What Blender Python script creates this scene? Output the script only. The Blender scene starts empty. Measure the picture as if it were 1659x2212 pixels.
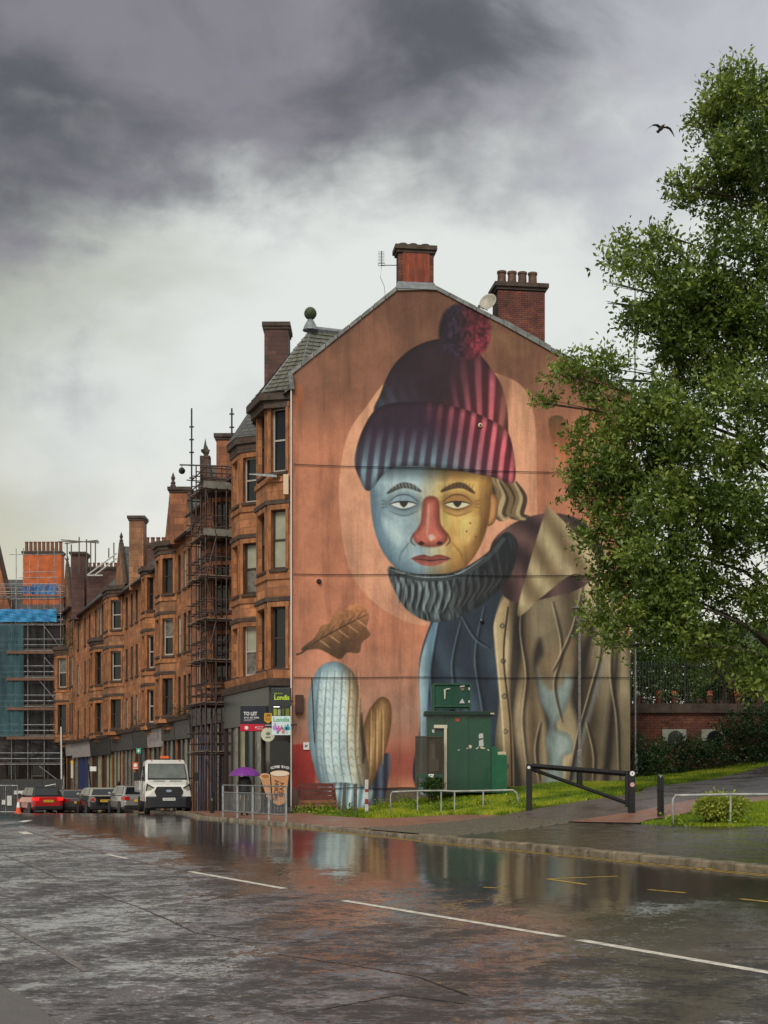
import bpy, bmesh, math, random
import numpy as np
from mathutils import Vector, Matrix
R = math.radians
random.seed(7)
rng = np.random.default_rng(7)
S = bpy.context.scene
C = S.collection

# ------------------------------------------------------------------ camera, world, sun, exposure
FPX, CX, HY, CAMZ = 3000.0, 829.5, 1675.0, 1.6      # focal length, centre column and horizon row measured on the photograph
cam_d = bpy.data.cameras.new('camera'); cam = bpy.data.objects.new('camera', cam_d); C.objects.link(cam)
cam.location = (0, 0, CAMZ); cam.rotation_euler = (R(90), 0, 0)
cam_d.sensor_fit = 'AUTO'; cam_d.sensor_width = 36.0
cam_d.lens = FPX / 2212 * 36.0
cam_d.shift_y = (HY - 1106) / 2212.0
cam_d.clip_end = 6000
S.camera = cam
S.view_settings.view_transform = 'Standard'; S.view_settings.look = 'None'
S.view_settings.gamma = 1; S.view_settings.use_curve_mapping = False
S.view_settings.exposure = 0.6
SKY_GAIN = 0.70

sun_d = bpy.data.lights.new('sun', 'SUN'); sun = bpy.data.objects.new('sun', sun_d); C.objects.link(sun)
sun_d.energy = 1.5; sun_d.angle = R(28); sun_d.color = (1.0, 0.93, 0.82)
SUN_EL, SUN_AZ = R(42), R(-160)     # azimuth clockwise from +Y: behind the camera, a little to the left
sdir = Vector((math.sin(SUN_AZ) * math.cos(SUN_EL), math.cos(SUN_AZ) * math.cos(SUN_EL), math.sin(SUN_EL)))
sun.rotation_euler = sdir.to_track_quat('Z', 'Y').to_euler()
sun.location = (-10, -20, 40)

def lin(c):
    c = np.asarray(c, float) / 255.0
    return np.where(c <= 0.04045, c / 12.92, ((c + 0.055) / 1.055) ** 2.4)

class NT:
    """small helper for node trees"""
    def __init__(s, tree): s.t = tree; s.n = tree.nodes; s.l = tree.links
    def new(s, typ, **kw):
        nd = s.n.new(typ)
        for k, v in kw.items():
            if k.startswith('i_'):
                nd.inputs[k[2:].replace('_', ' ')].default_value = v
            else: setattr(nd, k, v)
        return nd
    def link(s, a, b): s.l.new(a, b)
    def math(s, op, a, b=None, c=None, clamp=False):
        nd = s.n.new('ShaderNodeMath'); nd.operation = op; nd.use_clamp = clamp
        for i, x in enumerate((a, b, c)):
            if x is None: continue
            if isinstance(x, (int, float)): nd.inputs[i].default_value = x
            else: s.l.new(x, nd.inputs[i])
        return nd.outputs[0]
    def mix(s, fac, a, b, blend='MIX'):
        nd = s.n.new('ShaderNodeMix'); nd.data_type = 'RGBA'; nd.blend_type = blend
        for sock, x in ((nd.inputs[0], fac), (nd.inputs[6], a), (nd.inputs[7], b)):
            if isinstance(x, (int, float)): sock.default_value = x
            elif isinstance(x, (tuple, list, np.ndarray)): sock.default_value = (float(x[0]), float(x[1]), float(x[2]), 1)
            else: s.l.new(x, sock)
        return nd.outputs[2]
    def noise(s, vec, scale, detail=3, rough=0.5, dist=0.0):
        nd = s.n.new('ShaderNodeTexNoise')
        nd.inputs['Scale'].default_value = scale; nd.inputs['Detail'].default_value = detail
        nd.inputs['Roughness'].default_value = rough; nd.inputs['Distortion'].default_value = dist
        s.l.new(vec, nd.inputs['Vector']); return nd.outputs['Fac']
    def ramp(s, fac, stops):
        nd = s.n.new('ShaderNodeValToRGB'); s.l.new(fac, nd.inputs[0]); el = nd.color_ramp.elements
        while len(el) > len(stops): el.remove(el[-1])
        while len(el) < len(stops): el.new(0.5)
        for e, (p, c) in zip(el, stops):
            e.position = p
            if isinstance(c, (int, float)): c = (c, c, c)
            e.color = (float(c[0]), float(c[1]), float(c[2]), 1)
        return nd.outputs[0]
    def maprange(s, x, a, b, c=0.0, d=1.0, smooth=True):
        nd = s.n.new('ShaderNodeMapRange'); nd.interpolation_type = 'SMOOTHSTEP' if smooth else 'LINEAR'
        s.l.new(x, nd.inputs[0])
        for i, v in enumerate((a, b, c, d)): nd.inputs[i + 1].default_value = v
        return nd.outputs[0]
    def mapping(s, vec, scale=(1, 1, 1), rot=(0, 0, 0), loc=(0, 0, 0)):
        nd = s.n.new('ShaderNodeMapping'); s.l.new(vec, nd.inputs[0])
        nd.inputs['Location'].default_value = loc; nd.inputs['Rotation'].default_value = rot; nd.inputs['Scale'].default_value = scale
        return nd.outputs[0]

world = bpy.data.worlds.new('World'); S.world = world; world.use_nodes = True
world.node_tree.nodes.clear()
w = NT(world.node_tree)
tc = w.new('ShaderNodeTexCoord'); dirv = tc.outputs['Generated']
sep = w.new('ShaderNodeSeparateXYZ'); w.link(dirv, sep.inputs[0])
az = w.math('ARCTAN2', sep.outputs[0], sep.outputs[1])
el = w.math('ARCSINE', sep.outputs[2])
# cloud space: a deck seen in perspective, so clouds flatten towards the horizon
n_big = w.noise(w.mapping(dirv, (2.2, 2.2, 4.2), loc=(0.31, 0.2, 0.63)), 1.7, 4, 0.52, 0.25)
n_mid = w.noise(w.mapping(dirv, (1, 1, 1.7), loc=(4.1, 2.3, 0.4)), 6.5, 5, 0.55, 0.4)
n_fin = w.noise(w.mapping(dirv, (1, 1, 1.5), loc=(1.1, 7.3, 3.4)), 22, 4, 0.6, 0.2)
nb = w.math('SUBTRACT', n_big, 0.5); nm = w.math('SUBTRACT', n_mid, 0.5); nf = w.math('SUBTRACT', n_fin, 0.5)
wob = w.math('ADD', w.math('MULTIPLY', nb, 0.30), w.math('ADD', w.math('MULTIPLY', nm, 0.20), w.math('MULTIPLY', nf, 0.075)))
# the heavy bank: its lower edge rises to the right
edge = w.math('ADD', w.math('SUBTRACT', el, w.math('MULTIPLY', w.math('SINE', az), 0.22)), wob)
bank = w.maprange(edge, 0.325, 0.455)
bank = w.math('MULTIPLY', bank, w.math('SUBTRACT', 1.0, w.math('MULTIPLY', w.maprange(el, 0.52, 0.85), 0.6)))     # bank thinned overhead, out of view, to brighten the wet road
haze_low = w.maprange(el, 0.02, 0.30)                 # pale warm air near the horizon
side = w.maprange(w.math('ADD', az, w.math('MULTIPLY', nb, 0.5)), -0.31, -0.14)      # the west side is duller
light = w.mix(haze_low, tuple(lin((232, 228, 214))), tuple(lin((222, 226, 222))))
dull = w.mix(haze_low, tuple(lin((212, 204, 180))), tuple(lin((184, 188, 176))))
pale = w.mix(side, dull, light)
pale = w.mix(w.math('MULTIPLY', w.maprange(wob, -0.02, 0.09), 0.35), pale, tuple(lin((168, 174, 178))))
darkc = w.mix(w.maprange(n_mid, 0.36, 0.62), tuple(lin((92, 93, 99))), tuple(lin((132, 129, 137))))
darkc = w.mix(w.maprange(w.math('ADD', az, w.math('MULTIPLY', nm, 0.5)), -0.05, 0.32), darkc, tuple(lin((188, 190, 196))))
cloud = w.mix(bank, pale, darkc)
gain = w.new('ShaderNodeVectorMath', operation='SCALE'); w.link(cloud, gain.inputs[0]); gain.inputs['Scale'].default_value = 10.0 * SKY_GAIN
sky = w.new('ShaderNodeTexSky'); sky.sky_type = 'NISHITA'; sky.sun_disc = False
sky.sun_elevation = SUN_EL; sky.sun_rotation = SUN_AZ
tot = w.mix(0.97, sky.outputs[0], gain.outputs[0])
bg = w.new('ShaderNodeBackground'); bg.inputs['Strength'].default_value = 0.1; w.link(tot, bg.inputs[0])
wo = w.new('ShaderNodeOutputWorld'); w.link(bg.outputs[0], wo.inputs[0])

# ------------------------------------------------------------------ measuring
def W(u, v, y): return Vector(((u - CX) / FPX * y, y, CAMZ + (HY - v) / FPX * y))
def G(u, v, z=0.0):
    y = (CAMZ - z) * FPX / (v - HY); return Vector(((u - CX) / FPX * y, y, z))
def road_z(y):
    if y <= 52: return 0.0
    if y >= 64: return max(-3.2, CAMZ - 0.02725 * y)
    t = (y - 52) / 12.0
    return (CAMZ - 0.02725 * 64) * t * t

# ------------------------------------------------------------------ mesh helpers
class MB:
    def __init__(s): s.v = []; s.f = []; s.mi = []; s.cur = 0
    def add(s, vs, fs):
        b = len(s.v); s.v += [tuple(p) for p in vs]
        for f in fs: s.f.append(tuple(i + b for i in f)); s.mi.append(s.cur)
        return s
    def box(s, x0, x1, y0, y1, z0, z1):
        return s.hexa([(x0, y0, z0), (x1, y0, z0), (x1, y1, z0), (x0, y1, z0)], [(x0, y0, z1), (x1, y0, z1), (x1, y1, z1), (x0, y1, z1)])
    def hexa(s, b, t):
        return s.add(list(b) + list(t), [(3, 2, 1, 0), (4, 5, 6, 7), (0, 1, 5, 4), (1, 2, 6, 5), (2, 3, 7, 6), (3, 0, 4, 7)])
    def prism(s, poly, z0, z1):          # plan polygon
        n = len(poly)
        return s.add([(p[0], p[1], z0) for p in poly] + [(p[0], p[1], z1) for p in poly],
                     [tuple(reversed(range(n))), tuple(range(n, 2 * n))] + [(i, (i + 1) % n, n + (i + 1) % n, n + i) for i in range(n)])
    def extrude(s, poly, vec):           # any planar 3-D polygon
        n = len(poly); vec = Vector(vec)
        return s.add([tuple(p) for p in poly] + [tuple(Vector(p) + vec) for p in poly],
                     [tuple(range(n)), tuple(reversed(range(n, 2 * n)))] + [(n + i, n + (i + 1) % n, (i + 1) % n, i) for i in range(n)])
    def tube(s, a, b, r0, r1=None, n=8, cap=True):
        r1 = r0 if r1 is None else r1
        a = Vector(a); b = Vector(b); d = (b - a)
        if d.length < 1e-6: return s
        q = d.to_track_quat('Z', 'Y'); vs = []
        for c, r in ((a, r0), (b, r1)):
            for i in range(n):
                t = 2 * math.pi * i / n
                vs.append(c + q @ Vector((r * math.cos(t), r * math.sin(t), 0)))
        fs = [(i, (i + 1) % n, n + (i + 1) % n, n + i) for i in range(n)]
        if cap: fs += [tuple(reversed(range(n))), tuple(range(n, 2 * n))]
        return s.add(vs, fs)
    def path(s, pts, r, n=6):
        pts = [Vector(p) for p in pts]
        rr = r if isinstance(r, (list, tuple)) else [r] * len(pts)
        vs = []; 
        for k, p in enumerate(pts):
            d = (pts[min(k + 1, len(pts) - 1)] - pts[max(k - 1, 0)]).normalized()
            q = d.to_track_quat('Z', 'Y')
            for i in range(n):
                t = 2 * math.pi * i / n
                vs.append(p + q @ Vector((rr[k] * math.cos(t), rr[k] * math.sin(t), 0)))
        fs = [(k * n + i, k * n + (i + 1) % n, (k + 1) * n + (i + 1) % n, (k + 1) * n + i) for k in range(len(pts) - 1) for i in range(n)]
        fs += [tuple(reversed(range(n))), tuple(range((len(pts) - 1) * n, len(pts) * n))]
        return s.add(vs, fs)
    def lathe(s, prof, o=(0, 0, 0), n=14, axis='Z'):
        vs = []; o = Vector(o)
        for r, z in prof:
            for i in range(n):
                t = 2 * math.pi * i / n; p = Vector((r * math.cos(t), r * math.sin(t), z))
                if axis == 'Y': p = Vector((p.x, p.z, p.y))
                if axis == 'X': p = Vector((p.z, p.x, p.y))
                vs.append(o + p)
        m = len(prof)
        fs = [(k * n + i, k * n + (i + 1) % n, (k + 1) * n + (i + 1) % n, (k + 1) * n + i) for k in range(m - 1) for i in range(n)]
        fs += [tuple(reversed(range(n))), tuple(range((m - 1) * n, m * n))]
        return s.add(vs, fs)
    def ball(s, c, r, n=12, sz=1.0, sx=1.0, sy=1.0):
        prof = [(max(0.001, r * math.sin(math.pi * k / 8)), -r * math.cos(math.pi * k / 8) * sz) for k in range(9)]
        b = len(s.v); s.lathe(prof, (0, 0, 0), n)
        for i in range(b, len(s.v)):
            x, y, z = s.v[i]; s.v[i] = (x * sx + c[0], y * sy + c[1], z + c[2])
        return s
    def mesh(s, name, mats, inv=None, smooth=False):
        me = bpy.data.meshes.new(name)
        vs = s.v if inv is None else [tuple(inv @ Vector(p)) for p in s.v]
        me.from_pydata(vs, [], s.f)
        for m in (mats if isinstance(mats, (list, tuple)) else [mats]): me.materials.append(m)
        if any(s.mi): me.polygons.foreach_set('material_index', s.mi)
        if smooth: me.polygons.foreach_set('use_smooth', [True] * len(s.f))
        me.update(); return me
    def build(s, name, mats, parent=None, world=True, smooth=False, bevel=0.0, fixn=True, **props):
        inv = None
        if parent is not None and world: inv = pmat(parent).inverted()
        me = s.mesh(name, mats, inv, smooth)
        if fixn:
            bm = bmesh.new(); bm.from_mesh(me); bmesh.ops.recalc_face_normals(bm, faces=bm.faces)
            bm.to_mesh(me); bm.free()
        o = bpy.data.objects.new(name, me); C.objects.link(o)
        if parent is not None: o.parent = parent
        if bevel:
            md = o.modifiers.new('bevel', 'BEVEL'); md.width = bevel; md.segments = 2; md.limit_method = 'ANGLE'; md.angle_limit = R(40)
        for k, v in props.items(): o[k] = v
        return o

def pmat(o):
    m = Matrix.Translation(o.location) @ o.rotation_euler.to_matrix().to_4x4()
    return (pmat(o.parent) @ m) if o.parent else m

def tag(o, label, cat, group=None):
    o['label'] = label; o['category'] = cat
    if group: o['group'] = group
    return o
def thing(name, label, cat, loc=(0, 0, 0), rotz=0.0, group=None):
    o = bpy.data.objects.new(name, None); o.empty_display_size = 0.3; C.objects.link(o)
    o.location = loc; o.rotation_euler = (0, 0, rotz)
    return tag(o, label, cat, group)
def kids(o): return [c for c in bpy.data.objects if c.parent == o]
def structure(o): o['kind'] = 'structure'; return o
def copy_tree(root, loc, rotz, label, group=None):
    tree = {}
    r = root.copy(); C.objects.link(r); r.location = loc; r.rotation_euler = (0, 0, rotz); r['label'] = label
    if group: r['group'] = group
    for ch in list(root.children):
        c = ch.copy(); C.objects.link(c); c.parent = r
        for g in list(ch.children):
            d = g.copy(); C.objects.link(d); d.parent = c
    return r

# ------------------------------------------------------------------ materials
MATS = {}
def mat(name, col, rough=0.6, metal=0.0, var=0.0, vscale=3.0, bump=0.0, bscale=20.0, spec=0.5, col2=None, streak=0.0, emit=None, coat=0.0):
    if name in MATS: return MATS[name]
    m = bpy.data.materials.new(name); m.use_nodes = True; t = NT(m.node_tree); t.n.clear()
    out = t.new('ShaderNodeOutputMaterial'); p = t.new('ShaderNodeBsdfPrincipled'); t.link(p.outputs[0], out.inputs[0])
    p.inputs['Roughness'].default_value = rough; p.inputs['Metallic'].default_value = metal
    p.inputs['Specular IOR Level'].default_value = spec; p.inputs['Coat Weight'].default_value = coat
    c = tuple(float(x) for x in col)
    p.inputs['Base Color'].default_value = (*c, 1)
    geo = t.new('ShaderNodeNewGeometry'); pos = geo.outputs['Position']
    if var or col2 is not None:
        c2 = tuple(float(x) for x in (col2 if col2 is not None else [x * (1 - var) for x in c]))
        c1 = c if col2 is not None else tuple(min(1, x * (1 + var * 0.7)) for x in c)
        f = t.ramp(t.noise(pos, vscale, 5, 0.62), [(0.32, 0.0), (0.68, 1.0)])
        colr = t.mix(f, c2, c1)
        if streak:
            f2 = t.ramp(t.noise(t.mapping(pos, (1, 1, 0.12)), vscale * 3.0, 4, 0.6), [(0.40, 1.0), (0.62, 0.0)])
            colr = t.mix(t.math('MULTIPLY', f2, streak), colr, tuple(x * 0.32 for x in c))
        t.link(colr, p.inputs['Base Color'])
        rr = t.maprange(t.noise(pos, vscale * 2.3, 3), 0.3, 0.7, max(0.03, rough - 0.1), min(1, rough + 0.1)); t.link(rr, p.inputs['Roughness'])
    if bump:
        b = t.new('ShaderNodeBump'); b.inputs['Strength'].default_value = bump; b.inputs['Distance'].default_value = 0.02
        t.link(t.noise(pos, bscale, 4, 0.65), b.inputs['Height']); t.link(b.outputs[0], p.inputs['Normal'])
    if emit:
        p.inputs['Emission Color'].default_value = (*emit[0], 1); p.inputs['Emission Strength'].default_value = emit[1]
    MATS[name] = m; return m

def stone(name, c1, c2, soot=0.5, bw=0.75, bh=0.36, joint=0.4):
    """coursed sandstone: blocks of slightly different tone, sooty streaks"""
    if name in MATS: return MATS[name]
    m = bpy.data.materials.new(name); m.use_nodes = True; t = NT(m.node_tree); t.n.clear()
    out = t.new('ShaderNodeOutputMaterial'); p = t.new('ShaderNodeBsdfPrincipled'); t.link(p.outputs[0], out.inputs[0])
    geo = t.new('ShaderNodeNewGeometry'); pos = geo.outputs['Position']
    sp = t.new('ShaderNodeSeparateXYZ'); t.link(pos, sp.inputs[0])
    along = t.math('SUBTRACT', sp.outputs[1], t.math('MULTIPLY', sp.outputs[0], 0.75))
    cb = t.new('ShaderNodeCombineXYZ'); t.link(along, cb.inputs[0]); t.link(sp.outputs[2], cb.inputs[1])
    br = t.new('ShaderNodeTexBrick'); t.link(cb.outputs[0], br.inputs['Vector'])
    br.inputs['Scale'].default_value = 1.0; br.inputs['Brick Width'].default_value = bw; br.inputs['Row Height'].default_value = bh
    br.inputs['Mortar Size'].default_value = 0.012; br.inputs['Color1'].default_value = (*c1, 1); br.inputs['Color2'].default_value = (*[x * 0.72 for x in c2], 1)
    br.inputs['Mortar'].default_value = (*[x * joint for x in c1], 1)
    n1 = t.ramp(t.noise(pos, 0.62, 7, 0.68), [(0.42, 0.0), (0.60, 1.0)])
    n2 = t.ramp(t.noise(t.mapping(pos, (1, 1, 0.16)), 2.4, 5, 0.65), [(0.46, 0.0), (0.64, 1.0)])
    fac = t.math('MULTIPLY', t.math('MAXIMUM', n1, n2), soot)
    col = t.mix(fac, br.outputs['Color'], tuple(x * 0.30 + 0.008 for x in c2))
    t.link(col, p.inputs['Base Color'])
    p.inputs['Roughness'].default_value = 0.72
    b = t.new('ShaderNodeBump'); b.inputs['Strength'].default_value = 0.5; b.inputs['Distance'].default_value = 0.02
    h = t.math('ADD', t.math('MULTIPLY', br.outputs['Fac'], -0.8), t.noise(pos, 9, 4, 0.6)); t.link(h, b.inputs['Height'])
    t.link(b.outputs[0], p.inputs['Normal'])
    MATS[name] = m; return m

SAND = [stone('sandstone_orange', (0.62, 0.26, 0.105), (0.46, 0.18, 0.07), 0.62),
        stone('sandstone_red', (0.50, 0.185, 0.08), (0.36, 0.125, 0.055), 0.65),
        stone('sandstone_buff', (0.52, 0.25, 0.115), (0.38, 0.17, 0.075), 0.75),
        stone('sandstone_dark', (0.34, 0.13, 0.055), (0.24, 0.09, 0.04), 0.75)]
SOOT = mat('sooty_cornice', (0.07, 0.045, 0.032), 0.7, var=0.5, vscale=2.5, bump=0.4)
TRIM = mat('stone_trim', (0.42, 0.17, 0.065), 0.7, var=0.45, vscale=1.6, bump=0.3, streak=0.6)
LEAD = mat('lead_flashing', (0.22, 0.24, 0.26), 0.5, var=0.3, vscale=5)
GLASS = mat('window_glass', (0.010, 0.012, 0.014), 0.06, spec=0.6)
BLIND = mat('window_blind', (0.36, 0.36, 0.27), 0.35, var=0.15, vscale=2)
CURT = mat('window_curtain', (0.16, 0.15, 0.13), 0.3, var=0.5, vscale=4)
FRAMED = mat('frame_dark', (0.045, 0.03, 0.024), 0.5)
FRAMEW = mat('frame_white', (0.42, 0.40, 0.36), 0.45)
BLACK = mat('black_paint', (0.010, 0.010, 0.012), 0.32, var=0.3, vscale=6)
STEEL = mat('galvanised_steel', (0.34, 0.36, 0.37), 0.42, 0.6, var=0.3, vscale=8)
RUST = mat('scaffold_tube_rusty', (0.085, 0.055, 0.05), 0.55, 0.3, var=0.6, vscale=4)
TUBE = mat('scaffold_tube', (0.30, 0.31, 0.32), 0.5, 0.5, var=0.5, vscale=3)
PLANK = mat('scaffold_plank', (0.22, 0.17, 0.13), 0.75, var=0.35, vscale=4)
DARKIN = mat('dark_interior', (0.012, 0.011, 0.011), 0.8)
WHITE = mat('white_paint', (0.78, 0.78, 0.76), 0.35)
POTM = mat('terracotta_pot', (0.20, 0.085, 0.045), 0.7, var=0.4, vscale=5)

def slate_mat():
    m = bpy.data.materials.new('slate_roof'); m.use_nodes = True; t = NT(m.node_tree); t.n.clear()
    out = t.new('ShaderNodeOutputMaterial'); p = t.new('ShaderNodeBsdfPrincipled'); t.link(p.outputs[0], out.inputs[0])
    geo = t.new('ShaderNodeNewGeometry'); pos = geo.outputs['Position']
    sp = t.new('ShaderNodeSeparateXYZ'); t.link(pos, sp.inputs[0])
    along = t.math('SUBTRACT', sp.outputs[1], t.math('MULTIPLY', sp.outputs[0], 0.4))
    cb = t.new('ShaderNodeCombineXYZ'); t.link(along, cb.inputs[0]); t.link(sp.outputs[2], cb.inputs[1])
    br = t.new('ShaderNodeTexBrick'); t.link(cb.outputs[0], br.inputs['Vector']); br.inputs['Scale'].default_value = 1
    br.inputs['Brick Width'].default_value = 0.3; br.inputs['Row Height'].default_value = 0.17; br.inputs['Mortar Size'].default_value = 0.012
    br.inputs['Color1'].default_value = (0.075, 0.08, 0.085, 1); br.inputs['Color2'].default_value = (0.12, 0.12, 0.12, 1); br.inputs['Mortar'].default_value = (0.02, 0.02, 0.022, 1)
    moss = t.ramp(t.noise(pos, 2.2, 5, 0.7), [(0.5, 0.0), (0.66, 0.7)])
    t.link(t.mix(moss, br.outputs['Color'], (0.10, 0.105, 0.05)), p.inputs['Base Color']); p.inputs['Roughness'].default_value = 0.42
    b = t.new('ShaderNodeBump'); b.inputs['Strength'].default_value = 0.6; b.inputs['Distance'].default_value = 0.02; b.invert = True
    t.link(br.outputs['Fac'], b.inputs['Height']); t.link(b.outputs[0], p.inputs['Normal'])
    MATS['slate_roof'] = m; return m
SLATE = slate_mat()

def text_mesh(s, size, bold=0.0, extrude=0.004, spacing=1.0):
    cu = bpy.data.curves.new('lettering', 'FONT'); cu.body = s; cu.size = size; cu.offset = bold; cu.extrude = extrude
    cu.align_x = 'CENTER'; cu.align_y = 'CENTER'; cu.space_character = spacing; cu.resolution_u = 3
    ob = bpy.data.objects.new('lettering', cu); C.objects.link(ob)
    dg = bpy.context.evaluated_depsgraph_get(); me = bpy.data.meshes.new_from_object(ob.evaluated_get(dg))
    bpy.data.objects.remove(ob); bpy.data.curves.remove(cu); return me
def text(s, size, loc, m, parent, name='lettering', rotz=0.0, roll=0.0, bold=0.0, extrude=0.004, width=None, spacing=1.0):
    """lettering standing upright, facing -Y turned by rotz; loc in the parent's frame"""
    me = text_mesh(s, size, bold, extrude, spacing)
    if width:
        xs = [v.co.x for v in me.vertices]; k = width / max(1e-6, max(xs) - min(xs))
        for v in me.vertices: v.co.x *= k
    me.transform(Matrix.Rotation(roll, 4, 'Z')); me.transform(Matrix.Rotation(R(90), 4, 'X')); me.materials.clear(); me.materials.append(m)
    o = bpy.data.objects.new(name, me); C.objects.link(o); o.parent = parent
    o.location = loc; o.rotation_euler = (0, 0, rotz); return o
# ------------------------------------------------------------------ terrain
GA = Vector((-3.73, 56.6)); GB = Vector((10.37, 58.5))       # foot of the painted gable, left and right corner
EG = (GB - GA).normalized(); NG = Vector((EG.y, -EG.x))       # along the gable / out of it, towards the camera
DF = Vector((-0.345, 0.9385)).normalized(); NF = Vector((-DF.y, DF.x))   # along the street fronts / out to the road
def kerb_x(y):                                                # the kerb line, one side of the street
    pts = [(-5, 21.0), (22.5, 6.25), (33.5, 1.35), (38.4, -0.63), (45, -3.75), (51.6, -6.95), (56, -7.95), (60, -8.95), (140, -38.4)]
    for (y0, x0), (y1, x1) in zip(pts, pts[1:]):
        if y <= y1: return x0 + (x1 - x0) * (y - y0) / (y1 - y0)
    return pts[-1][1]
ctrl = []
for u, v, y in [(632, 1760, 56.6), (740, 1752, 56.6), (850, 1737, 57), (1000, 1716, 56.8), (1100, 1704, 57.6), (1250, 1692, 58), (1352, 1690, 58.4),
                (1659, 1648, 62), (1500, 1690, 55), (1659, 1722, 47), (1500, 1728, 45.5), (1390, 1702, 52), (1390, 1733, 45), (1300, 1766, 42),
                (1225, 1779, 40), (1085, 1763, 44.5), (950, 1768, 45), (800, 1768, 49), (1143, 1746, 47), (1000, 1745, 52), (1250, 1722, 50),
                (1659, 1640, 68), (1450, 1668, 62), (1800, 1620, 66), (1800, 1700, 48), (1659, 1745, 43), (1500, 1770, 41)]:
    p = W(u, v, y); ctrl.append((p.x, p.y, p.z))
for y in (20, 24, 28, 32, 36, 40, 44, 48): ctrl.append((kerb_x(y), y, 0.10)); ctrl.append((kerb_x(y) + 3.0, y, 0.11))
for y in (26, 30, 34): ctrl.append((kerb_x(y) + 6.5, y, 0.15))
for y in (52, 56, 60): ctrl.append((kerb_x(y) + 0.5, y, 0.10))
ctrl += [(30, 30, 0.5), (30, 50, 2.0), (30, 75, 4.0), (10, 80, 2.6), (60, 60, 4.0), (0, 75, 1.0), (24, 22, 0.2)]
_P = np.array(ctrl); _n = len(_P)
def _phi(r): return np.where(r > 1e-9, r * r * np.log(r + 1e-12), 0.0)
_D = np.linalg.norm(_P[:, None, :2] - _P[None, :, :2], axis=2)
_A = np.zeros((_n + 3, _n + 3)); _A[:_n, :_n] = _phi(_D) + 0.35 * np.eye(_n); _A[:_n, _n] = 1; _A[:_n, _n + 1:] = _P[:, :2]; _A[_n:, :_n] = _A[:_n, _n:].T
_w = np.linalg.solve(_A, np.concatenate([_P[:, 2], np.zeros(3)]))
def TZ(x, y):
    r = np.hypot(_P[:, 0] - x, _P[:, 1] - y)
    z = float(_w[:_n] @ _phi(r) + _w[_n] + _w[_n + 1] * x + _w[_n + 2] * y)
    z = min(max(0.10, z), 5.0)
    d = x - kerb_x(y)
    if d < 3.0: z = 0.10 + (z - 0.10) * max(0.0, d / 3.0)
    if y > 56.5 and x < -3.0: z = road_z(y) + 0.10
    return z
def drape(poly, name, m, off=0.0, step=0.6, zf=TZ, thick=0.0, **props):
    bm = bmesh.new(); vs = [bm.verts.new((p[0], p[1], 0)) for p in poly]; bm.faces.new(vs)
    xs = [p[0] for p in poly]; ys = [p[1] for p in poly]
    for ax, lo, hi in ((0, min(xs), max(xs)), (1, min(ys), max(ys))):
        k = math.ceil(lo / step) * step
        while k < hi:
            co = [0, 0, 0]; co[ax] = k; no = [0, 0, 0]; no[ax] = 1
            bmesh.ops.bisect_plane(bm, geom=bm.verts[:] + bm.edges[:] + bm.faces[:], plane_co=co, plane_no=no); k += step
    bmesh.ops.triangulate(bm, faces=bm.faces)
    for v in bm.verts: v.co.z = zf(v.co.x, v.co.y) + off
    bmesh.ops.recalc_face_normals(bm, faces=bm.faces)
    if sum(f.normal.z for f in bm.faces) < 0: bmesh.ops.reverse_faces(bm, faces=bm.faces)
    me = bpy.data.meshes.new(name); bm.to_mesh(me); bm.free(); me.materials.append(m)
    me.polygons.foreach_set('use_smooth', [True] * len(me.polygons))
    o = bpy.data.objects.new(name, me); C.objects.link(o)
    for k, v in props.items(): o[k] = v
    return o

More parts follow.
